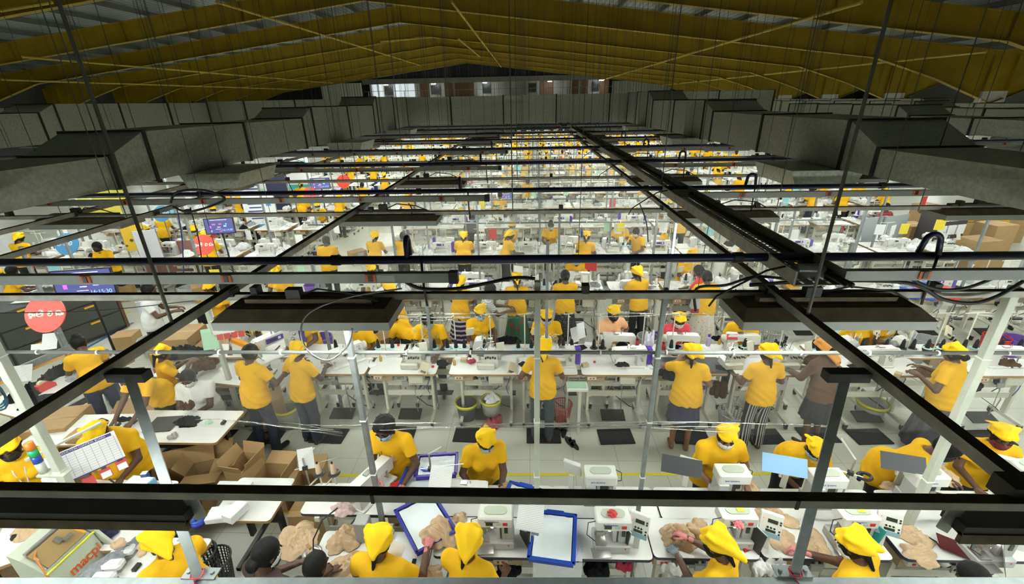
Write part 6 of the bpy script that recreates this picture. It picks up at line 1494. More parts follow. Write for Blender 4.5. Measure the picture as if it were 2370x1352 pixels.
# ================================================================ packing corner, signs, screens
def disc_sign(label,u,v,z,dia,m,word,tilt=.45):
    X,Y=at(u,v,z); t=thing('round_sign',label,'sign',(X,Y,0),.15)
    mb=MB(); M_=Matrix.Translation((0,0,z))@Matrix.Rotation(PI/2-tilt,4,'X'); mb.M=M_
    r=dia/2; mb.prism([(r*math.cos(a),r*math.sin(a)) for a in [2*PI*i/40 for i in range(40)]],-.008,.008,0,'z'); mb.build('sign_disc',m,t)
    MB().cyl((0,.02,.0),(0,.02,z),.014,n=8).build('sign_pole',M_gpost,t); MB().cyl((0,.02,0),(0,.02,.02),.14,n=16).build('sign_base',M_gpost,t)
    S=dict(a=[[(.05,.45),(.12,.32),(.25,.35),(.25,.5),(.12,.55),(.05,.4),(.1,.15),(.35,.02),(.55,.15),(.5,.35),(.4,.45)],[(.5,.1),(.62,.3),(.8,.35),(.85,.15),(.7,.05)],[(.3,.0),(.3,-.25)],[(.1,-.12),(.45,-.12)]],
     p=[[(.2,.6),(.05,.45),(.05,.15),(.25,.0),(.55,.0),(.75,.15),(.75,.45),(.6,.6),(.45,.5),(.5,.35),(.68,.38)],[(.2,.35),(.4,.28)],[(.3,.72),(.5,.85),(.75,.75),(.8,.55)]],
     r=[[(.1,.5),(.25,.62),(.5,.6),(.65,.42),(.6,.15),(.35,.0),(.1,.12),(.08,.3),(.25,.36),(.32,.25)]],
     t=[[(.08,.1),(.15,.0),(.3,.1),(.15,.25),(.05,.4),(.2,.6),(.5,.62),(.75,.45),(.75,.15),(.55,.0),(.42,.12),(.5,.3)],[(.7,.05),(.95,.1),(.95,.35)]],
     n=[[(.05,.5),(.2,.62),(.45,.55),(.45,.3),(.25,.3),(.1,.15),(.3,.0),(.6,.05),(.8,.3),(.7,.6)],[(.4,.72),(.6,.85),(.8,.72)]],
     l=[[(.1,.45),(.25,.6),(.4,.45),(.25,.3),(.08,.4),(.1,.1),(.4,.0),(.7,.15),(.7,.5),(.85,.7)],[(.4,.7),(.55,.85),(.75,.75)]])
    mb=MB(); mb.M=M_; k=dia*.20; x0=-dia*.40
    for ch in word:
        if ch!=' ':
            for st in S[ch]: 
                P=[Vector((x0+a*k,(b-.3)*k,.009)) for a,b in st]; Q=[]
                for i in range(len(P)-1): Q+= [P[i].lerp(P[i+1],j/3) for j in range(3)]
                Q.append(P[-1]); mb.tube([tuple(q) for q in Q],k*.10,5)
        x0+=k*(.98 if ch!=' ' else .35)
    mb.build('lettering',M_white,t); return t
M_sred=mat('sign_red',(.72,.07,.045),.35); M_sblue=mat('sign_blue',(.03,.25,.52),.35)
disc_sign('largest red disc sign with white script in front of the black drawer cabinet',105,727,1.95,.52,M_sred,'ap rt')
disc_sign('red disc sign with white script below the screen that reads 16:14:30',471,567,1.75,.46,M_sred,'ap rt')
disc_sign('small red disc sign hidden by a rail below the farthest screen',717,448,1.7,.46,M_sred,'ap rt')
disc_sign('red disc sign without visible pole beyond the farthest screen',795,420,1.9,.5,M_sred,'ap rt')
disc_sign('blue disc sign with white script near the edge of the packing tables',155,565,1.75,.50,M_sblue,'p nl')
disc_sign('blue disc sign with white script standing over the back of a yellow worker',374,495,1.8,.46,M_sblue,'ap nl')
disc_sign('distant blue disc sign high beside the farthest screen',652,425,1.9,.45,M_sblue,'ap nl')
M_scr=mat('screen_navy',(.02,.02,.05),.25,emit=(.05,.055,.16),es=1.6); M_txw=mat_emit('screen_white',(.9,.92,1),1.6); M_txb=mat_emit('screen_blue',(.25,.45,1),1.5); M_txp=mat_emit('screen_pink',(.9,.15,.25),1.3); M_txv=mat_emit('screen_violet',(.6,.12,.9),1.4); M_txg=mat_emit('screen_green',(.2,.8,.35),1.0)
def screen(label,u,v,z,w,clock,num,rz=.22):
    X,Y=at(u,v,z); t=thing('display_screen',label,'screen',(X,Y,0),rz); hh=w*.56; M_=Matrix.Translation((0,0,z))@Matrix.Rotation(-.12,4,'X')
    def q(nm,c,d,m):
        mb=MB(); mb.M=M_; mb.box(c,d); return mb.build(nm,m,t)
    q('screen_case',(0,.02,0),(w+.04,.05,hh+.04),M_black); sp=q('screen_panel',(0,-.007,0),(w,.004,hh),M_scr)
    def tx(s,size,x,y,m):
        o=text_mesh(s,size,m,.0004); o.parent=sp; CH.setdefault(sp.name,[]).append(o); o.matrix_local=M_@Matrix.Translation((x,-.011,y))@Matrix.Rotation(PI/2,4,'X')
    tx(clock,hh*.2,w*.26,-hh*.30,M_txb); tx(num,hh*.18,-w*.33,-hh*.36,M_txw)
    for (x,y,a,b,m) in ((-.2,.12,.12,.10,M_txp),(.03,.13,.1,.07,M_txp),(.25,.12,.05,.09,M_txg),(-.33,-.05,.07,.16,M_txv),(.02,-.36,.09,.05,M_txp),(0,.42,.6,.02,M_txw),(-.02,-.08,.12,.03,M_txw),(-.05,-.22,.2,.015,M_txw),(.2,-.02,.1,.1,M_txb)):
        mb=MB(); mb.M=M_; mb.box((x*w,-.0105,y*hh),(a*w,.002,b*hh)); o=mb.build('display_block',m); o.parent=sp
    MB().cyl((0,.05,0),(0,.05,z),.02,n=8).build('screen_pole',M_black,t); MB().box((0,.05,.02),(.5,.35,.04)).build('screen_base',M_black,t)
screen('nearest dark screen showing the time 16:15:30 above the black drawer cabinet',195,658,1.85,.86,'16:15:30','18')
screen('middle dark screen showing the time 16:14:30 next to a white banner',508,523,1.9,.62,'16:14:30','27')
screen('farthest dark screen between two red disc signs',741,425,2.0,.62,'16:14:54','9')
screen('far small violet screen near the duct edge',1172,455,1.3,.4,'16:14','3',0)
# black drawer cabinet
t=thing('drawer_cabinet','black drawer cabinet with orange handles standing behind the red disc sign','cabinet',(-9.75,7.95,0),-.33)
MB().box((0,0,.62),(.8,1.9,1.1)).build('cabinet_body',mat('black_cabinet',(.03,.032,.03),.4),t)
for j in range(3):
    d=MB().box((.41,0,.28+.36*j),(.02,1.84,.33)).build('drawer',mat('charcoal_drawer',(.05,.055,.05),.4),t)
    for y in (-.5,.45): MB().box((.425,y,.40+.36*j),(.02,.2,.035)).build('handle',mat('orange_yellow_handle',(.75,.38,.02),.4),d)
MB().box((0,.97,.62),(.84,.06,1.16)).build('wooden_end_panel',mat('dark_wood_panel',(.09,.045,.02),.6),t)
sheet('paper_sheet','papers lying on top of the black drawer cabinet',(-9.7,7.7,1.18),.5,.35,M_print,(0,0,.2))
# floor markings
M_ly=mat('yellow_floor_tape',(.62,.55,.03),.5); M_lb=mat('blue_floor_tape',(.04,.13,.33),.5)
def line(nm,lab,p0,p1,m,w=.06):
    mb=MB(); a=Vector((*p0,.0025)); b=Vector((*p1,.0025)); mb.bar(a,b,w,.003); tag(mb.build(nm,m),lab,'floor marking')
line('floor_line','yellow floor line behind the cartons and trays along the near aisle',at(430,1102,0),at(2050,1096,0),M_ly,.045)
line('floor_line','yellow floor line near the white boxes beside the basket',at(430,1188,0),at(740,1183,0),M_ly,.05)
line('floor_line','blue floor line along the aisle below the black cabinet',at(196,808,0),at(308,747,0),M_lb,.07)
line('floor_line','long yellow floor line leading past the black cabinet',at(140,815,0),at(300,722,0),M_ly,.05)
for i,(p,q) in enumerate((((225,735),(270,712)),((240,742),(290,742)),((230,722),(285,722)),((360,905),(395,880)),((375,865),(400,865)))):
    line('floor_line',('short slanted yellow line of the marked bay by the cabinet','lower edge of the yellow marked bay by the cabinet','upper edge of the yellow marked bay by the cabinet','slanted yellow line between white table and open flap','short yellow line behind the lace blouse')[i],at(*p,0),at(*q,0),M_ly,.05)
# packing table (slanted) and shelf
a=Vector(at(95,940,.9)); b=Vector(at(275,850,.9)); c=Vector(at(60,838,.9)); d=(b-a); rz=math.atan2(d.y,d.x); L=d.length+.5
nrm=Vector((-math.sin(rz),math.cos(rz))); ctr=(a+b)/2+nrm*.42
pk=table('packing_table','slanted packing table loaded with dark garments and clear bags',(ctr.x,ctr.y,0),rz,L,.85,.9,pedal=False,casters=False,box=False,legm=M_gpost)
def onp(s,t_,z=.905): 
    q=ctr+Vector((math.cos(rz),math.sin(rz)))*s+nrm*t_; return (q.x,q.y,z)
for s,t_,sz,m,lab in ((-.35,.1,(.3,.2,.1),M_blkc,'black garments heaped on the slanted packing table'),(.1,.25,(.34,.16,.12),M_blkc,'black garments along the back of the packing table'),(-.45,-.25,(.2,.16,.06),M_blkc,'folded black bag near the corner of the packing table'),(.25,-.05,(.3,.2,.05),mat('clear_grey_bag',(.45,.47,.48),.25,nz=.4,ns=14),'clear plastic bags lying on the packing table'),(.62,.05,(.16,.12,.14),mat('clear_dark_bag',(.22,.22,.23),.25,nz=.5,ns=20),'bagged garment in the hands of the bun haired woman')):
    cloth_pile('garment_bag',lab,onp(s,t_),sz,m,int(abs(s*100))+3,cat='fabric pile',rz=rz)
t=thing('tape_dispenser','red tape dispenser standing on the slanted packing table','dispenser',onp(-.2,-.02),rz); MB().prism([(-.1,0),(.1,0),(.1,.05),(.02,.12),(-.1,.1)],-.04,.04).build('dispenser_body',M_redp,t); MB().cyl((-.03,-.03,.1),(-.03,.03,.1),.045,n=14).build('tape_roll',mat('tape_ring',(.6,.5,.35),.4),t)
t=thing('packing_shelf','long steel shelf rail with orange edging behind the packing table','shelf',onp(-.1,.50,0),rz); MB().box((0,0,1.12),(L,.03,.10)).build('edge_rail',M_gpost,t)
MB().box((0,-.02,1.05),(L,.02,.03)).build('orange_edge',mat('orange_edge',(.75,.36,.05),.5),t)
for sx in(-1,1): MB().box((sx*L/2,0,.6),(.04,.04,1.2)).build('shelf_post',M_gpost,t)
for (u,v,z,w_,h_,lab) in ((115,790,1.25,.2,.26,'printed notice propped behind the packing table'),(45,865,1.1,.3,.24,'printed chart lying at the edge of the packing table'),(85,805,1.15,.15,.12,'shipping label on the dark parcel behind the packing table')):
    sheet('paper_sheet',lab,on(u,v,z),w_,h_,M_print,(.9,0,.3))
# white table of the lace blouse, and its neighbours
tw=table('white_table','white table with dark clipboard and black cloth before the lace blouse',(-4.55,4.50,0),0,1.45,.62,.80,pedal=False,casters=False,box=False,legm=M_black)
cpy(tw,'white table with black document box in front of the writing man',(-5.75,4.42,0),.04,None,(.75,.95,1))
cpy(tw,'white counter behind the lace blouse carrying dark cloth',(-4.9,5.75,0),-.15,None,(1.1,1,1.05))
cpy(tw,'small white side table under the lifted hands',on(585,868,.8)[:2]+(0,),0,None,(.4,.6,1)); cpy(tw,'little white shelf table next to the man in dark jeans',on(510,880,.75)[:2]+(0,),.1,None,(.38,.6,.95))
cloth_pile('garment_pile','black garment with pale strap being folded on the white table',on(435,978,.8),(.2,.12,.08),M_blkc,201)
cloth_pile('brown_cloth','brown cloth held up by the woman in the lace blouse',on(440,945,.85),(.09,.06,.16),M_brc,202,cat='cloth')
cloth_pile('garment_pile','black straps and tool under the hands of the writing man',on(290,972,.8),(.16,.05,.04),M_blkc,203)
sheet('clipboard','dark clipboard lying on the white table beside the black garment',on(378,982,.806),.34,.30,mat('charcoal_file',(.045,.05,.055),.5),(0,0,.1),cat='clipboard',thick=.008)
cloth_pile('plastic_wrap','crumpled clear wrap lying on the white table near its edge',on(290,1000,.8),(.12,.06,.03),M_whc,204,cat='wrap')
cloth_pile('wire_ball','ball of silvery wire at the grey post beside the white table',on(400,1012,.8),(.07,.06,.07),mat('silver_wrap',(.55,.56,.56),.3,.5),205,cat='wire')
cloth_pile('green_scrap','small mint green scrap at the black garment',on(483,978,.81),(.05,.05,.03),M_paperg,206,cat='scrap')
carton('document_box','black document box with white labels lying beside the yellow cap',on(205,1012,.82),.1,(.38,.2,.07),False)
bpy.data.objects[-1] if 0 else None
for u,v,z,sz,m,lab in ((430,820,.95,(.5,.22,.12),M_blkc,'black garments piled on the counter behind the lace blouse'),(480,850,.9,(.2,.16,.22),M_brc,'brown sacks at the counter behind the lace blouse'),(475,745,1.2,(.16,.12,.34),M_blkc,'black bag hanging from the post with green paper'),(500,880,.3,(.3,.2,.3),mat('blue_black_cloth',(.03,.03,.08),.9,nz=.5,ns=18),'blue and black scraps heaped under the small white table')):
    cloth_pile('cloth_heap',lab,on(u,v,z),sz,m,u,cat='fabric pile')
post(*on(528,870,0.9)[:2],2.1,'pale green post with a green paper and red cards',w=.06)
X,Y=on(520,800,1.4)[:2]
sheet('paper_sheet','pale green paper tied to the pale green post',(X-.12,Y-.08,1.55),.2,.3,M_paperg,(1.25,0,.35)); sheet('paper_sheet','white form above the red cards on the pale green post',(X+.12,Y-.08,1.75),.26,.2,M_print,(1.25,0,.4))
for i in range(4): sheet('red_card',f'red card {("nearest the green paper","second from the green paper","third from the green paper","nearest the yellow polo")[i]} in the row on the post',(X+.05+.085*i,Y-.1+.03*i,1.60),.075,.09,M_redp,(1.25,0,.4),cat='card')
t=thing('orange_holder','orange bar holder jutting over the thread stands','holder',on(572,800,1.3)); MB().bar((-.2,0,.1),(.18,-.05,-.05),.07,.06).build('holder_bar',mat('orange_plastic',(.8,.30,.01),.4),t)
# cartons
def cart(label,u,v,z,rz,d,open_=True,fl=(.9,1.2,.6,1.4)):
    X,Y=at(u,v,z); return carton('carton',label,(X,Y,0),rz,d,open_,fl)
for lab,u,v,rz,d,o_,fl in (('open carton behind the grey slanted brace with a big folded flap',425,1115,.35,(.62,.42,.42),True,(1.9,.9,.5,2.0)),('tall printed carton with ragged cut flaps',570,1085,-.15,(.30,.34,.50),True,(.25,.5,.3,.4)),('carton with two pointed upright flaps',635,1110,-.05,(.42,.36,.40),True,(.2,.25,1.3,1.6)),('carton with a paper tag standing over it',720,1112,.1,(.34,.30,.36),True,(.15,1.2,.5,1.4)),('second open carton with white paper inside',490,1085,.2,(.42,.36,.42),True,(1.1,.7,.5,1.5)),('open carton between signal lamp and yellow cap',190,1040,.3,(.6,.4,.6),True,(.8,.9,.4,1.3)),('flattened carton leaning below the white table end',720,1225,.1,(.50,.28,.10),False,(0,0,0,0)),('long carton standing under the rear table end',720,1190,.05,(.40,.22,.45),False,(0,0,0,0))):
    cart(lab,u,v,d[2]*.8,rz,d,o_,fl)
for lab,x,y,z,rz,d in (('large closed carton at the bottom edge of the packing corner',-6.15,4.0,0,.25,(.8,.6,.75)),('large closed carton behind the pale green post',-5.35,4.05,0,.25,(.6,.5,.70)),('carton topping the stack behind the pale green post',-6.3,4.55,0.0,.2,(.7,.5,.85)),('tall carton stack side beside the white shirted man',-6.0,6.55,0,.15,(.7,.6,.55)),('upper carton beside the white shirted man',-6.0,6.55,.56,.12,(.68,.58,.5)),('carton between the hanging black bag and the aisle',-5.3,6.6,0,.1,(.6,.5,.9)),('carton at the very edge below the nearest screen',-9.1,5.6,0,.2,(.7,.6,.6)),('carton stacked near the edge below the nearest screen',-9.1,5.6,.61,.15,(.65,.55,.5)),('brown carton behind the bun haired woman',-5.75,5.35,0,.5,(.8,.55,.5)),('carton by the lowest open flap near the yellow tape',-4.0,5.55,0,.6,(.4,.4,.5))):
    carton('carton',lab,(x,y,z),rz,d,False)
# production board, signal lamp, boxes in the near corner
X,Y=at(200,1060,1.42); t=thing('production_board','tilted white production board with a grid and red cards beneath','board',(X,Y,1.42),.88); M_=Matrix.Rotation(PI/2-.5,4,'X')
mb=MB(); mb.M=M_; mb.box((0,0,0),(.52,.30,.012)); mb.build('board_panel',M_paper,t)
mb=MB(); mb.M=M_; mb.box((0,.125,.007),(.46,.03,.002)); mb.box((0.05,-.145,.007),(.42,.012,.002)); mb.build('title_band',mat('indigo_band',(.05,.03,.22),.5),t)
mb=MB(); mb.M=M_
for i in range(9): mb.box((-.24+.06*i,-.015,.0072),(.003,.24,.001))
for j in range(10): mb.box((0,-.13+.024*j,.0072),(.5,.002,.001))
mb.build('grid_lines',mat('grey_grid',(.35,.30,.33),.6),t)
o=text_mesh('PRODUCTION CONTROL BOARD',.024,M_white,.0006,parent=t); o.matrix_local=M_@Matrix.Translation((0,.125,.009))
MB().bar((-.38,.2,.12),(.2,.2,.2),.03,.02).build('support_arm',M_post,t)
for i in range(4):
    c_=MB(); c_.M=M_; c_.box((-.18+.13*i,-.235+.01*i,.0),(.09,.10,.006),0 if i<3 else 0); c_.box((-.18+.13*i,-.18+.01*i,.006),(.04,.02,.01),1)
    if i>1: c_.box((-.18+.13*i,-.25+.01*i,.005),(.075,.06,.004),2)
    c_.build('hanging_card',[M_redp,M_black,M_paper],t)
for i in range(3): 
    c_=MB(); c_.M=M_; c_.bar((-.12+.1*i,-.28,0),(-.06+.1*i,-.43,-.01),.016,.008); c_.build('black_strap',M_black,t)
X,Z_=atY(78,1050,3.02); t=thing('signal_lamp','signal lamp with orange green and blue bands on a small bracket','signal lamp',(X,3.02,Z_-.22),0)
for i,(nm,c_) in enumerate((('blue',(.02,.06,.42)),('green',(.02,.42,.16)),('orange',(.85,.22,.03)))): MB().cyl((0,0,.12+.075*i),(0,0,.19+.075*i),.036,n=16).build(f'{nm}_lens',mat(f'{nm}_lens',c_,.25),t,True)
MB().cyl((0,0,0),(0,0,.12),.034,n=16).build('lamp_base',mat('pale_lamp_base',(.55,.58,.5),.4),t,True); MB().box((.10,0,-.01),(.26,.10,.02)).build('bracket',M_post,t)
def wbox(nm,lab,u,v,z,d,rz,m1,m2):
    X,Y=at(u,v,z); t=thing(nm,lab,'box',(X,Y,z-d[2]/2),rz); MB().box((0,0,d[2]/2),d,ch=.004).build('box_body',m1,t); MB().box((0,0,d[2]+.001),(d[0]*.9,d[1]*.9,.004)).build('box_lid',m2,t); return t
M_pblue=mat('powder_blue',(.20,.42,.62),.5)
wbox('switch_box','white printed box beneath the production board','130' and 130,1112,1.05,(.14,.14,.2),.5,M_paper,M_print)
wbox('blue_box','powder blue box with a white lid at the heavy worker',320,1126,1.02,(.26,.18,.10),-.1,M_pblue,M_paper)
wbox('small_box','small dark blue carton beside the arm of the heavy worker',338,1105,1.05,(.06,.05,.12),.2,mat('deep_blue_carton',(.02,.08,.25),.5),M_paper)
ta=table('white_table','white table carrying paper boxes and a blue tape core',(-2.88,3.38,0),.0,.62,.55,.80,pedal=False,casters=False,box=False,legm=M_black)
cpy(ta,'white table behind the production board holding the powder blue box',(-4.25,3.25,0),.0,None,(1.6,1,1.1))
wbox('paper_box','flat white paper box lying open on the table',520,1190,.87,(.30,.16,.06),.15,M_whc,M_print); wbox('paper_box','upper white box of the pair at the table edge',545,1185,.90,(.12,.2,.09),-.3,M_paper,M_paper); wbox('paper_box','white box with rounded lid near the beam',540,1132,.90,(.36,.14,.08),0,M_paper,M_whc)
X,Y=at(458,1205,.88); t=thing('tape_core','dark blue tape core lying on the table by the slanted brace','tape core',(X,Y,.83)); mb=MB(); mb.lathe([(.03,0),(.055,0),(.055,.07),(.03,.07),(.03,0)],18,cap=False); mb.build('core_ring',M_blue,t,True); MB().lathe([(.055,.02),(.065,.02),(.065,.05),(.055,.05)],18).build('tape_winding',mat('deep_blue_tape',(.02,.03,.3),.3),t,True)
# pressing machine with lettering
t=thing('pressing_machine','pale green pressing machine with orange lettering on its slanted front','press',(-4.06,2.62,0),-.06)
Mpg=mat('pale_green_enamel',(.50,.54,.44),.4,nz=.06,ns=4)
MB().prism([(-.30,.25),(.13,.25),(.10,.55),(0,.95),(-.03,.955),(-.20,1.10),(-.30,1.15)],-.20,.20,0,'y').build('press_body',Mpg,t)
MB().box((-.10,0,1.045),(.19,.33,.025),ry=.70).build('press_pad',mat('brown_press_pad',(.30,.20,.08),.5),t)
MB().bar((.005,-.21,.965),(.005,.23,.965),.016,.012).build('lime_hose',mat('lime_hose',(.62,.62,.05),.4),t)
MB().cyl((-.18,.14,1.13),(-.03,.17,1.0),.012,n=8).build('orange_pipe',mat('orange_pipe',(.72,.35,.03),.4),t)
mb=MB(); mb.bar((-.19,-.16,1.12),(-.19,.18,1.12),.03,.025); mb.box((-.10,.02,1.08),(.06,.035,.03),ry=.7); mb.box((-.07,.07,1.06),(.03,.07,.03),ry=.7); mb.cyl((-.13,-.15,1.08),(-.04,-.17,.98),.012,n=8); mb.build('clamp_gear',M_chrome,t)
MB().tube([(-.16,-.10,1.10),(-.12,-.15,1.10),(-.06,-.18,1.03),(-.0,-.21,.93),(.05,-.22,.7)],.007,6).build('press_cable',mat('orange_cable',(.65,.22,.05),.5),t,True)
o=text_mesh('macpi',.118,mat('orange_red_print',(.72,.12,.02),.4),.001,parent=t,bold=True); n_=Vector((-.1,0,.4)).normalized(); y_=Vector((0,1,0)); o.matrix_local=Matrix(((0,n_.x,n_.z,.0365),(1,0,0,.045),(0,n_.z,-n_.x,.825),(0,0,0,1)))
MB().prism([(-.02,.40),(.17,.40),(.13,.80),(.0,1.0),(-.06,1.0)],.21,.235,0,'y').build('side_cheek',Mpg,t)
cloth_pile('grey_net','grey netting spread over the feed plate of the pressing machine',on(262,1290,.86),(.09,.30,.04),mat('grey_net_cloth',(.26,.28,.30),.8,nz=.4,ns=20),301,cat='netting',rz=-.5)
tp=table('white_table','white pressing table under the gloved hands of the pressing worker',(-3.32,2.55,0),.0,.62,.72,.80,pedal=False,casters=False,box=False,legm=M_black)
for u,v,lab,rz in ((255,1300,'white pressing pad nearer the gloved hand',.1),(235,1330,'white pressing pad at the bottom rail',.05),(280,1268,'white pressing pad holding beige cloth',.3)):
    X,Y=at(u,v,.9); t=thing('pressing_pad',lab,'pad',(X,Y,.82),rz); MB().box((0,0,.035),(.19,.10,.07),ch=.02).build('pad_cushion',M_whc,t); MB().box((0,0,-.01),(.17,.08,.02)).build('pad_base',M_grey,t)
cloth_pile('garment_pile','beige cloth wrapped over the pressing pad',on(275,1262,.95),(.07,.07,.06),M_beige,302); cloth_pile('garment_pile','beige cloth bunched under the chin of the pressing worker',on(335,1275,.9),(.1,.08,.07),M_beige,303)
cloth_pile('garment_pile','beige garments on the small table behind the pressing machine',on(75,1232,.8),(.2,.12,.08),M_beige,304); cloth_pile('navy_cloth','navy cloth lying beyond the lime hose of the press',on(240,1240,.82),(.12,.1,.06),M_navyc,305,cat='cloth')
cpy(tp,'low table with beige garments behind the pressing machine',(-4.75,2.95,0),.6,None,(1.1,.8,1)); cpy(tp,'table edge at the corner behind the press with black frame',(-5.1,2.55,0),.6,None,(.8,.8,.95)); cpy(tp,'white table beyond the lime hose with navy cloth',(-3.75,3.0,0),.1,None,(.9,.6,1))
carton('carton','small carton on the floor below the pressing machine corner',on(45,1330,.4)[:2]+(0,),.5,(.3,.3,.45),False)
cloth_pile('pale_blue_cloth','pale blue cloth hanging below the table by the slanted brace',on(440,1270,.65),(.1,.08,.2),mat('pale_blue_cloth',(.45,.55,.62),.9),306,cat='cloth')
basket('half hidden lattice basket behind the slanted brace',on(462,1290,.4)[:2]+(0,),.12,.15,.45,mat('dark_grey_basket',(.07,.075,.075),.5))
t=thing('black_frame_stand','black square tube frame standing under the ironing table beside the basket','frame',(-2.35,2.75,0),0)
for x in(-.32,.32):
    for y in(-.2,.2): MB().box((x,y,.25),(.025,.025,.5)).build('frame_leg',M_black,t)
for y in(-.2,.2): MB().box((0,y,.5),(.66,.025,.025)).build('frame_bar',M_steel,t)
# hose coil on the post
mb=MB(); mb.tube([(-4.38+.02*math.cos(3*a),2.98+.01*math.sin(2*a)-.02,2.35+.0*a+.13*math.sin(a)) if 0 else (-4.50+.12*math.cos(a),2.97,2.36+.15*math.sin(a)+.004*a) for a in [i*.4 for i in range(46)]],.008,6); tag(mb.build('hose_coil',mat('petrol_blue_hose',(.01,.05,.09),.35),None,True),'coil of petrol blue hose hung on the pale green post','hose')
# ---- banners, boards and racks further back beside the aisle
def board(nm,lab,u,v,z,w,h,m,rz=.2,cat='board',frame=None):
    X,Y=at(u,v,z); t=thing(nm,lab,cat,(X,Y,0),rz); MB().box((0,0,z),(w,.03,h)).build('board_panel',m,t)
    for sx in(-1,1): MB().box((sx*(w/2),.03,(z+h/2)/2),(.03,.03,z+h/2)).build('board_post',frame or M_gpost,t)
    return t
M_ban=mat('white_banner',(.76,.78,.78),.5)
def banner(lab,u,v,z,w,h,rows,col):
    t=board('text_banner',lab,u,v,z,w,h,M_ban,.15,'banner')
    mb=MB()
    for i in range(rows): mb.box((-w*.12,-.018,z+h*.32-i*h*.1),(w*(.5-.06*(i%3)),.004,h*.035))
    mb.build('text_rows',mat('navy_print',(.03,.05,.2),.5),t); mb=MB(); mb.box((0,-.017,z-h*.42),(w*.98,.004,h*.14)); mb.box((w*.3,-.018,z+h*.25),(w*.16,.004,h*.2)); mb.build('colour_band',col,t)
banner('white banner with navy text rows and a blue foot beside the middle screen',603,490,1.35,1.0,1.2,6,mat('banner_blue',(.12,.32,.55),.5)); banner('white banner with a clock drawing above the middle screen',590,430,1.7,1.3,1.5,5,mat('banner_orange',(.7,.35,.05),.5)); banner('pale banner beyond the dark blue board',690,400,1.9,1.0,1.4,4,mat('banner_teal',(.05,.4,.4),.5))
board('notice_board','dark navy board with white papers between two banners',645,455,1.45,.7,1.6,mat('navy_board',(.015,.02,.06),.5))
board('poster','yellow poster with a dark figure hanging near the blue disc sign',310,548,1.55,.45,.7,mat_voro('yellow_poster_print',(.75,.50,.03),(.08,.06,.03),5,.2),.5,'poster'); board('poster','white sheet of notes hanging beside the yellow poster',343,568,1.45,.45,.75,M_print,.5,'poster')
board('poster','yellow and white poster high beside the duct edge',225,440,1.9,1.6,.9,mat_voro('lemon_poster_print',(.75,.72,.10),(.75,.75,.7),3,.3),.2,'poster'); board('poster','long lemon poster under the lamp fixture',235,497,1.5,1.2,.5,mat('lemon_board',(.72,.62,.08),.5),.2,'poster')
board('poster','white chart printed with black marks on the post below the busbar',345,725,1.0,.3,.5,M_print,.3,'poster')
t=board('shelf_unit','pale maroon shelf unit in the aisle beside the red disc sign',395,610,.7,1.3,1.2,mat('maroon_shelf',(.22,.11,.09),.6),.25,'shelf')
# right aisle: grey screens, paper rack, cartons
for u,v,lab in ((2010,560,'grey fabric screen leaning beside the end of the machine row'),(2060,555,'grey fabric screen panel past the first one')):
    board('grey_screen',lab,u,v,.75,.9,1.4,mat('grey_screen_cloth',(.36,.39,.41),.8),.35,'screen')
X,Y=at(2165,560,.7); t=thing('paper_rack','dark rack full of white paper trays in the far aisle','rack',(X,Y,0),.25); MB().box((0,0,.8),(1.0,.5,1.6)).build('rack_body',mat('dark_rack',(.06,.05,.05),.5),t)
for i in range(3):
    for j in range(4): MB().box((-.32+.32*i,-.26,.35+.38*j),(.27,.04,.26)).build('paper_tray',M_paper,t)
for i,(u,v,h_) in enumerate(((2105,545,.9),(2255,590,1.1),(2290,560,1.3),(1950,480,.8),(2230,520,.9),(2140,490,.7))):
    X,Y=at(u,v,h_*.6); carton('carton',('brown carton before the paper rack','tall carton stack in front of the yellow bundles','back carton stack by the pale post','carton under the duct near the unused machines','carton behind the paper rack','carton in the far aisle by the red checked shirt')[i],(X,Y,0),.2,(.7,.55,h_),False)
for u,v,lab in ((2225,500,'carton under the first yellow garment bundles'),(2300,505,'carton under the second yellow garment bundle stack'),(2345,495,'carton under the outer yellow garment bundle')):
    X,Y=at(u,v,.9); carton('carton',lab,(X,Y,0),0,(.7,.5,.74),False)
for u,v,lab,m in ((2225,500,'yellow garment bundles stacked in the far aisle',M_polo),(2300,505,'second yellow garment bundle stack in the far aisle',M_polo),(2345,495,'outer yellow garment bundle near the picture edge',M_polo),(2115,690,'blue covers heaped on the bench past the lamp shade',M_blue),(2155,695,'red crate contents by the blue covers',M_redp)):
    X,Y=at(u,v,.9); cloth_pile('bundle',lab,(X,Y,.75 if m is M_polo else .95),(.42,.3,.3),m,u,cat='bundle',h=.03)
X,Y=at(1605,730,1.0); t=thing('dustpan_box','grey box hanging on a black cord before the white floral skirt','box',(X,Y,1.15)); MB().box((0,0,.1),(.16,.10,.2),taper=.7).build('box_body',M_grey,t); MB().box((0,-.02,-.05),(.12,.08,.08)).build('red_base',mat('dull_red',(.3,.03,.04),.6),t); MB().cyl((0,0,.2),(0.02,0,1.6),.006,n=5).build('hanging_cord',M_cable,t)
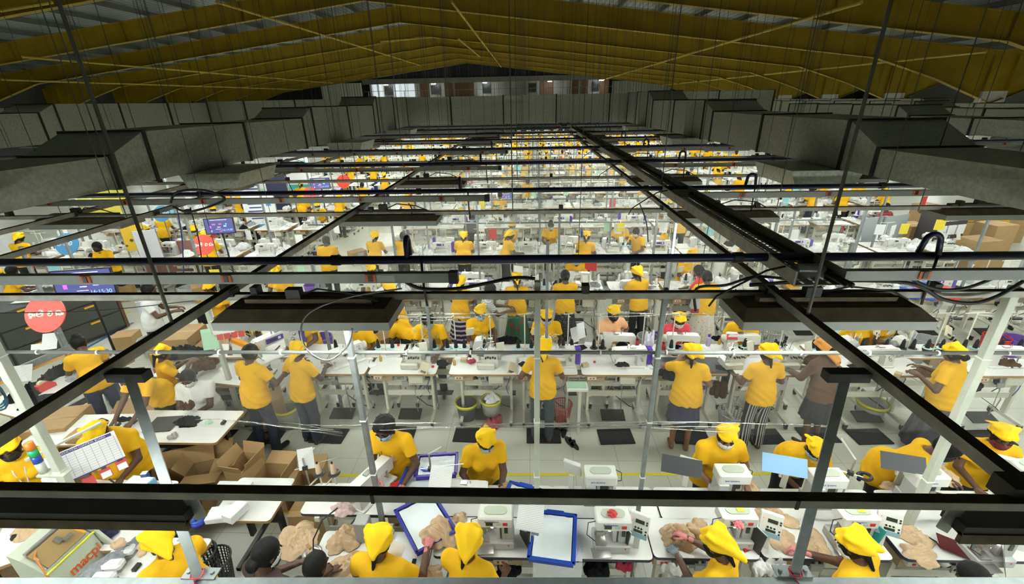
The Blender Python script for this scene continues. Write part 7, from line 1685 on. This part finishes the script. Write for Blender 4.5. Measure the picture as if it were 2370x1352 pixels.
# ================================================================ clear plastic sheets hung from pipes between the benches
M_sheet=mat_clear('clear_plastic_sheet',(.975,.98,.97),.028,.03,.12,(2.5,1,.8)); M_sheetf=mat_clear('hazy_plastic_sheet',(.975,.98,.96),.085,.03,.15,(2.5,1,.8)); M_gath=mat_clear('gathered_plastic',(.93,.94,.93),.22,.22,.12,(1,6,6))
M_ppipe=mat('pale_pvc_pipe',(.14,.15,.145),.55)
def curtain(label,Y,zt,zb_,x0,x1,seed,amp=.02,strands=True,m=None):
    rr=random.Random(seed); t=thing('plastic_sheet',label,'plastic sheet',(0,Y,0))
    nx,nz=90,10; vs=[]
    ph=[rr.uniform(0,6) for _ in range(5)]
    for j in range(nz+1):
        f_=j/nz
        for i in range(nx+1):
            x=x0+(x1-x0)*i/nx; vs.append((x,amp*(.3+f_)*(math.sin(x*2.1+ph[0])+.6*math.sin(x*5.3+ph[1]+f_*2)+.35*math.sin(x*11+ph[2]-f_)),zt-(zt-zb_)*f_+.02*f_*math.sin(x*1.3+ph[3])))
    mb=MB(); mb.add(vs,[(j*(nx+1)+i,j*(nx+1)+i+1,(j+1)*(nx+1)+i+1,(j+1)*(nx+1)+i) for j in range(nz) for i in range(nx)]); mb.build('clear_film',m or M_sheet,t,True)
    if strands:
        for s_ in range(6):
            z=zb_+rr.uniform(-.03,.07); mb=MB(); a=rr.uniform(x0,x0+(x1-x0)*.5); b=a+rr.uniform(1.2,3.5); b=min(b,x1)
            mb.tube([(a+(b-a)*i/24,amp*1.3*math.sin((a+(b-a)*i/24)*2.1+ph[0])+rr.uniform(-.006,.006),z+.03*math.sin(i*.2+s_)+.02*math.sin((a+(b-a)*i/24)*1.3)) for i in range(25)],[.0025+.0035*math.sin(PI*i/24) for i in range(25)],5); mb.build('gathered_fold',M_gath,t,True)
    return t
def hpipe(label,Y,z,x0,x1,n=14):
    t=thing('sheet_pipe',label,'pipe',(0,Y,z)); MB().cyl((x0,0,0),(x1,0,0),.015,n=10).build('pipe',M_ppipe,t,True)
    for i in range(n):
        x=x0+(x1-x0)*(i+.5)/n; MB().cyl((x-.006,0,0),(x+.006,0,0),.021,n=8).build('cable_tie',M_white,t)
def zat(v,Y): return atY(1185,v,Y)[1]
Y=3.075; z=zat(816,Y)
hpipe('pale pipe with white ties carrying the clear sheet over the nearest bench',Y,z,-4.3,4.9,18)
curtain('clear plastic sheet hung over the nearest bench in front of the second row',Y+.03,z,zat(992,Y+.03),-4.3,4.9,1)
for k,v in ((1,608),(2,516),(3,462),(4,420),(5,395),(6,376),(7,360)):
    Y=fy(k)+.47; z=zat(v,Y); z=min(z,2.9)
    x0=(-4.4,-4.4,-4.2,-4.0,-4,-4,-4)[k-1]; hpipe(f'pale pipe carrying the clear sheet over the {BR[k]} bench row from the camera',Y,z,x0,6.0,16)
    curtain(f'clear plastic sheet hung over the {BR[k]} bench row from the camera',Y+.03,z,z-.85,x0,6.0,k+3,.015,k<3,M_sheetf if k>1 else None)
Y=5.95
t=curtain('hazy plastic sheet screening the worker beside the violet machines',4.95,1.9,.35,-4.6,-2.6,33,.05)
# loose cables and hoops hanging off the grid
def cab(label,pts,r=.008,m=None,nm='hanging_cable'):
    P=[Vector(p) for p in pts]; Q=[]
    for i in range(len(P)-1):
        p0=P[max(i-1,0)];p1=P[i];p2=P[i+1];p3=P[min(i+2,len(P)-1)]
        for j in range(6):
            s=j/6; Q.append(.5*((2*p1)+(p2-p0)*s+(2*p0-5*p1+4*p2-p3)*s*s+(3*p1-p0-3*p2+p3)*s**3))
    Q.append(P[-1]); tag(MB().tube([tuple(q) for q in Q],r,7).build(nm,m or M_cable,None,True),label,'cable')
def px(u,v,z): return (*at(u,v,z),z)
def pY(u,v,Y): x,z=atY(u,v,Y); return (x,Y,z)
cab('silver hoop of cable looping down from the lamp shade over the violet machine',[pY(930,668,2.7),pY(800,690,2.62),pY(715,725,2.55),pY(697,770,2.5),pY(715,815,2.48),pY(760,835,2.48),pY(805,800,2.5),pY(815,760,2.52)],.006,mat('silver_cable',(.3,.3,.3),.25,.7))
cab('black cable draped from the busbar end up to the green post top',[pY(935,650,2.8),pY(975,668,2.85),pY(1060,668,2.95),pY(1130,655,3.0),pY(1190,643,3.02),pY(1238,645,3.04)],.013)
cab('thick black cables drooping between the right cross rail and pale post',[pY(1735,660,2.9),pY(1900,650,2.85),pY(2100,655,2.85),pY(2180,692,2.85),pY(2250,702,2.85),pY(2310,685,2.9),pY(2370,650,2.95)],.013)
cab('second black cable drooping lower beside the pale post',[pY(2100,640,2.8),pY(2160,668,2.8),pY(2230,668,2.8),pY(2310,640,2.82)],.011)
cab('black cable running along the right cross rail to the dangling box',[pY(1610,720,2.95),pY(1612,668,2.96),pY(1680,660,2.96),pY(1760,640,2.95),pY(1900,660,2.94)],.010)
cab('cable loop round the feed box of the second busbar row',[pY(395,470,5.3),pY(410,445,5.35),pY(470,440,5.35),pY(520,462,5.35),pY(440,490,5.35),pY(400,478,5.3)],.014)
for i,(u0,v0,u1,v1,Y) in enumerate(((405,460,425,640,5.4),(440,480,470,640,5.4),(655,395,690,500,8),(945,470,950,500,5.5),(1480,470,1500,560,5.5))):
    cab(('blue air hose hanging by the red disc sign','black cable hanging by the middle screen','black cable hanging before the far banners','short hose hanging under the second pipe','thin hose hanging near the bright post')[i],[pY(u0,v0,Y),pY((u0+u1)/2+6,(v0+v1)/2,Y),pY(u1,v1,Y)],.007,mat('blue_hose',(.02,.04,.25),.4) if i==0 else None)
cab('thin line stretched slantwise above the packing corner',[pY(0,725,2.6),pY(240,718,2.8),pY(500,690,3.0)],.003)
t=thing('bright_post','bright white tube lamp fixed upright on a post below the cable tray','lamp',(*at(1555,600,1.8),0)); MB().box((0,.03,1.5),(.05,.04,3.0)).build('post_shaft',M_gpost,t); MB().cyl((0,0,1.75),(0,0,2.55),.016,n=8).build('lamp_tube',mat_emit('upright_tube',(.95,1,.95),2.5),t)  # glowing tube is no lamp; its glow paints light falling on the post
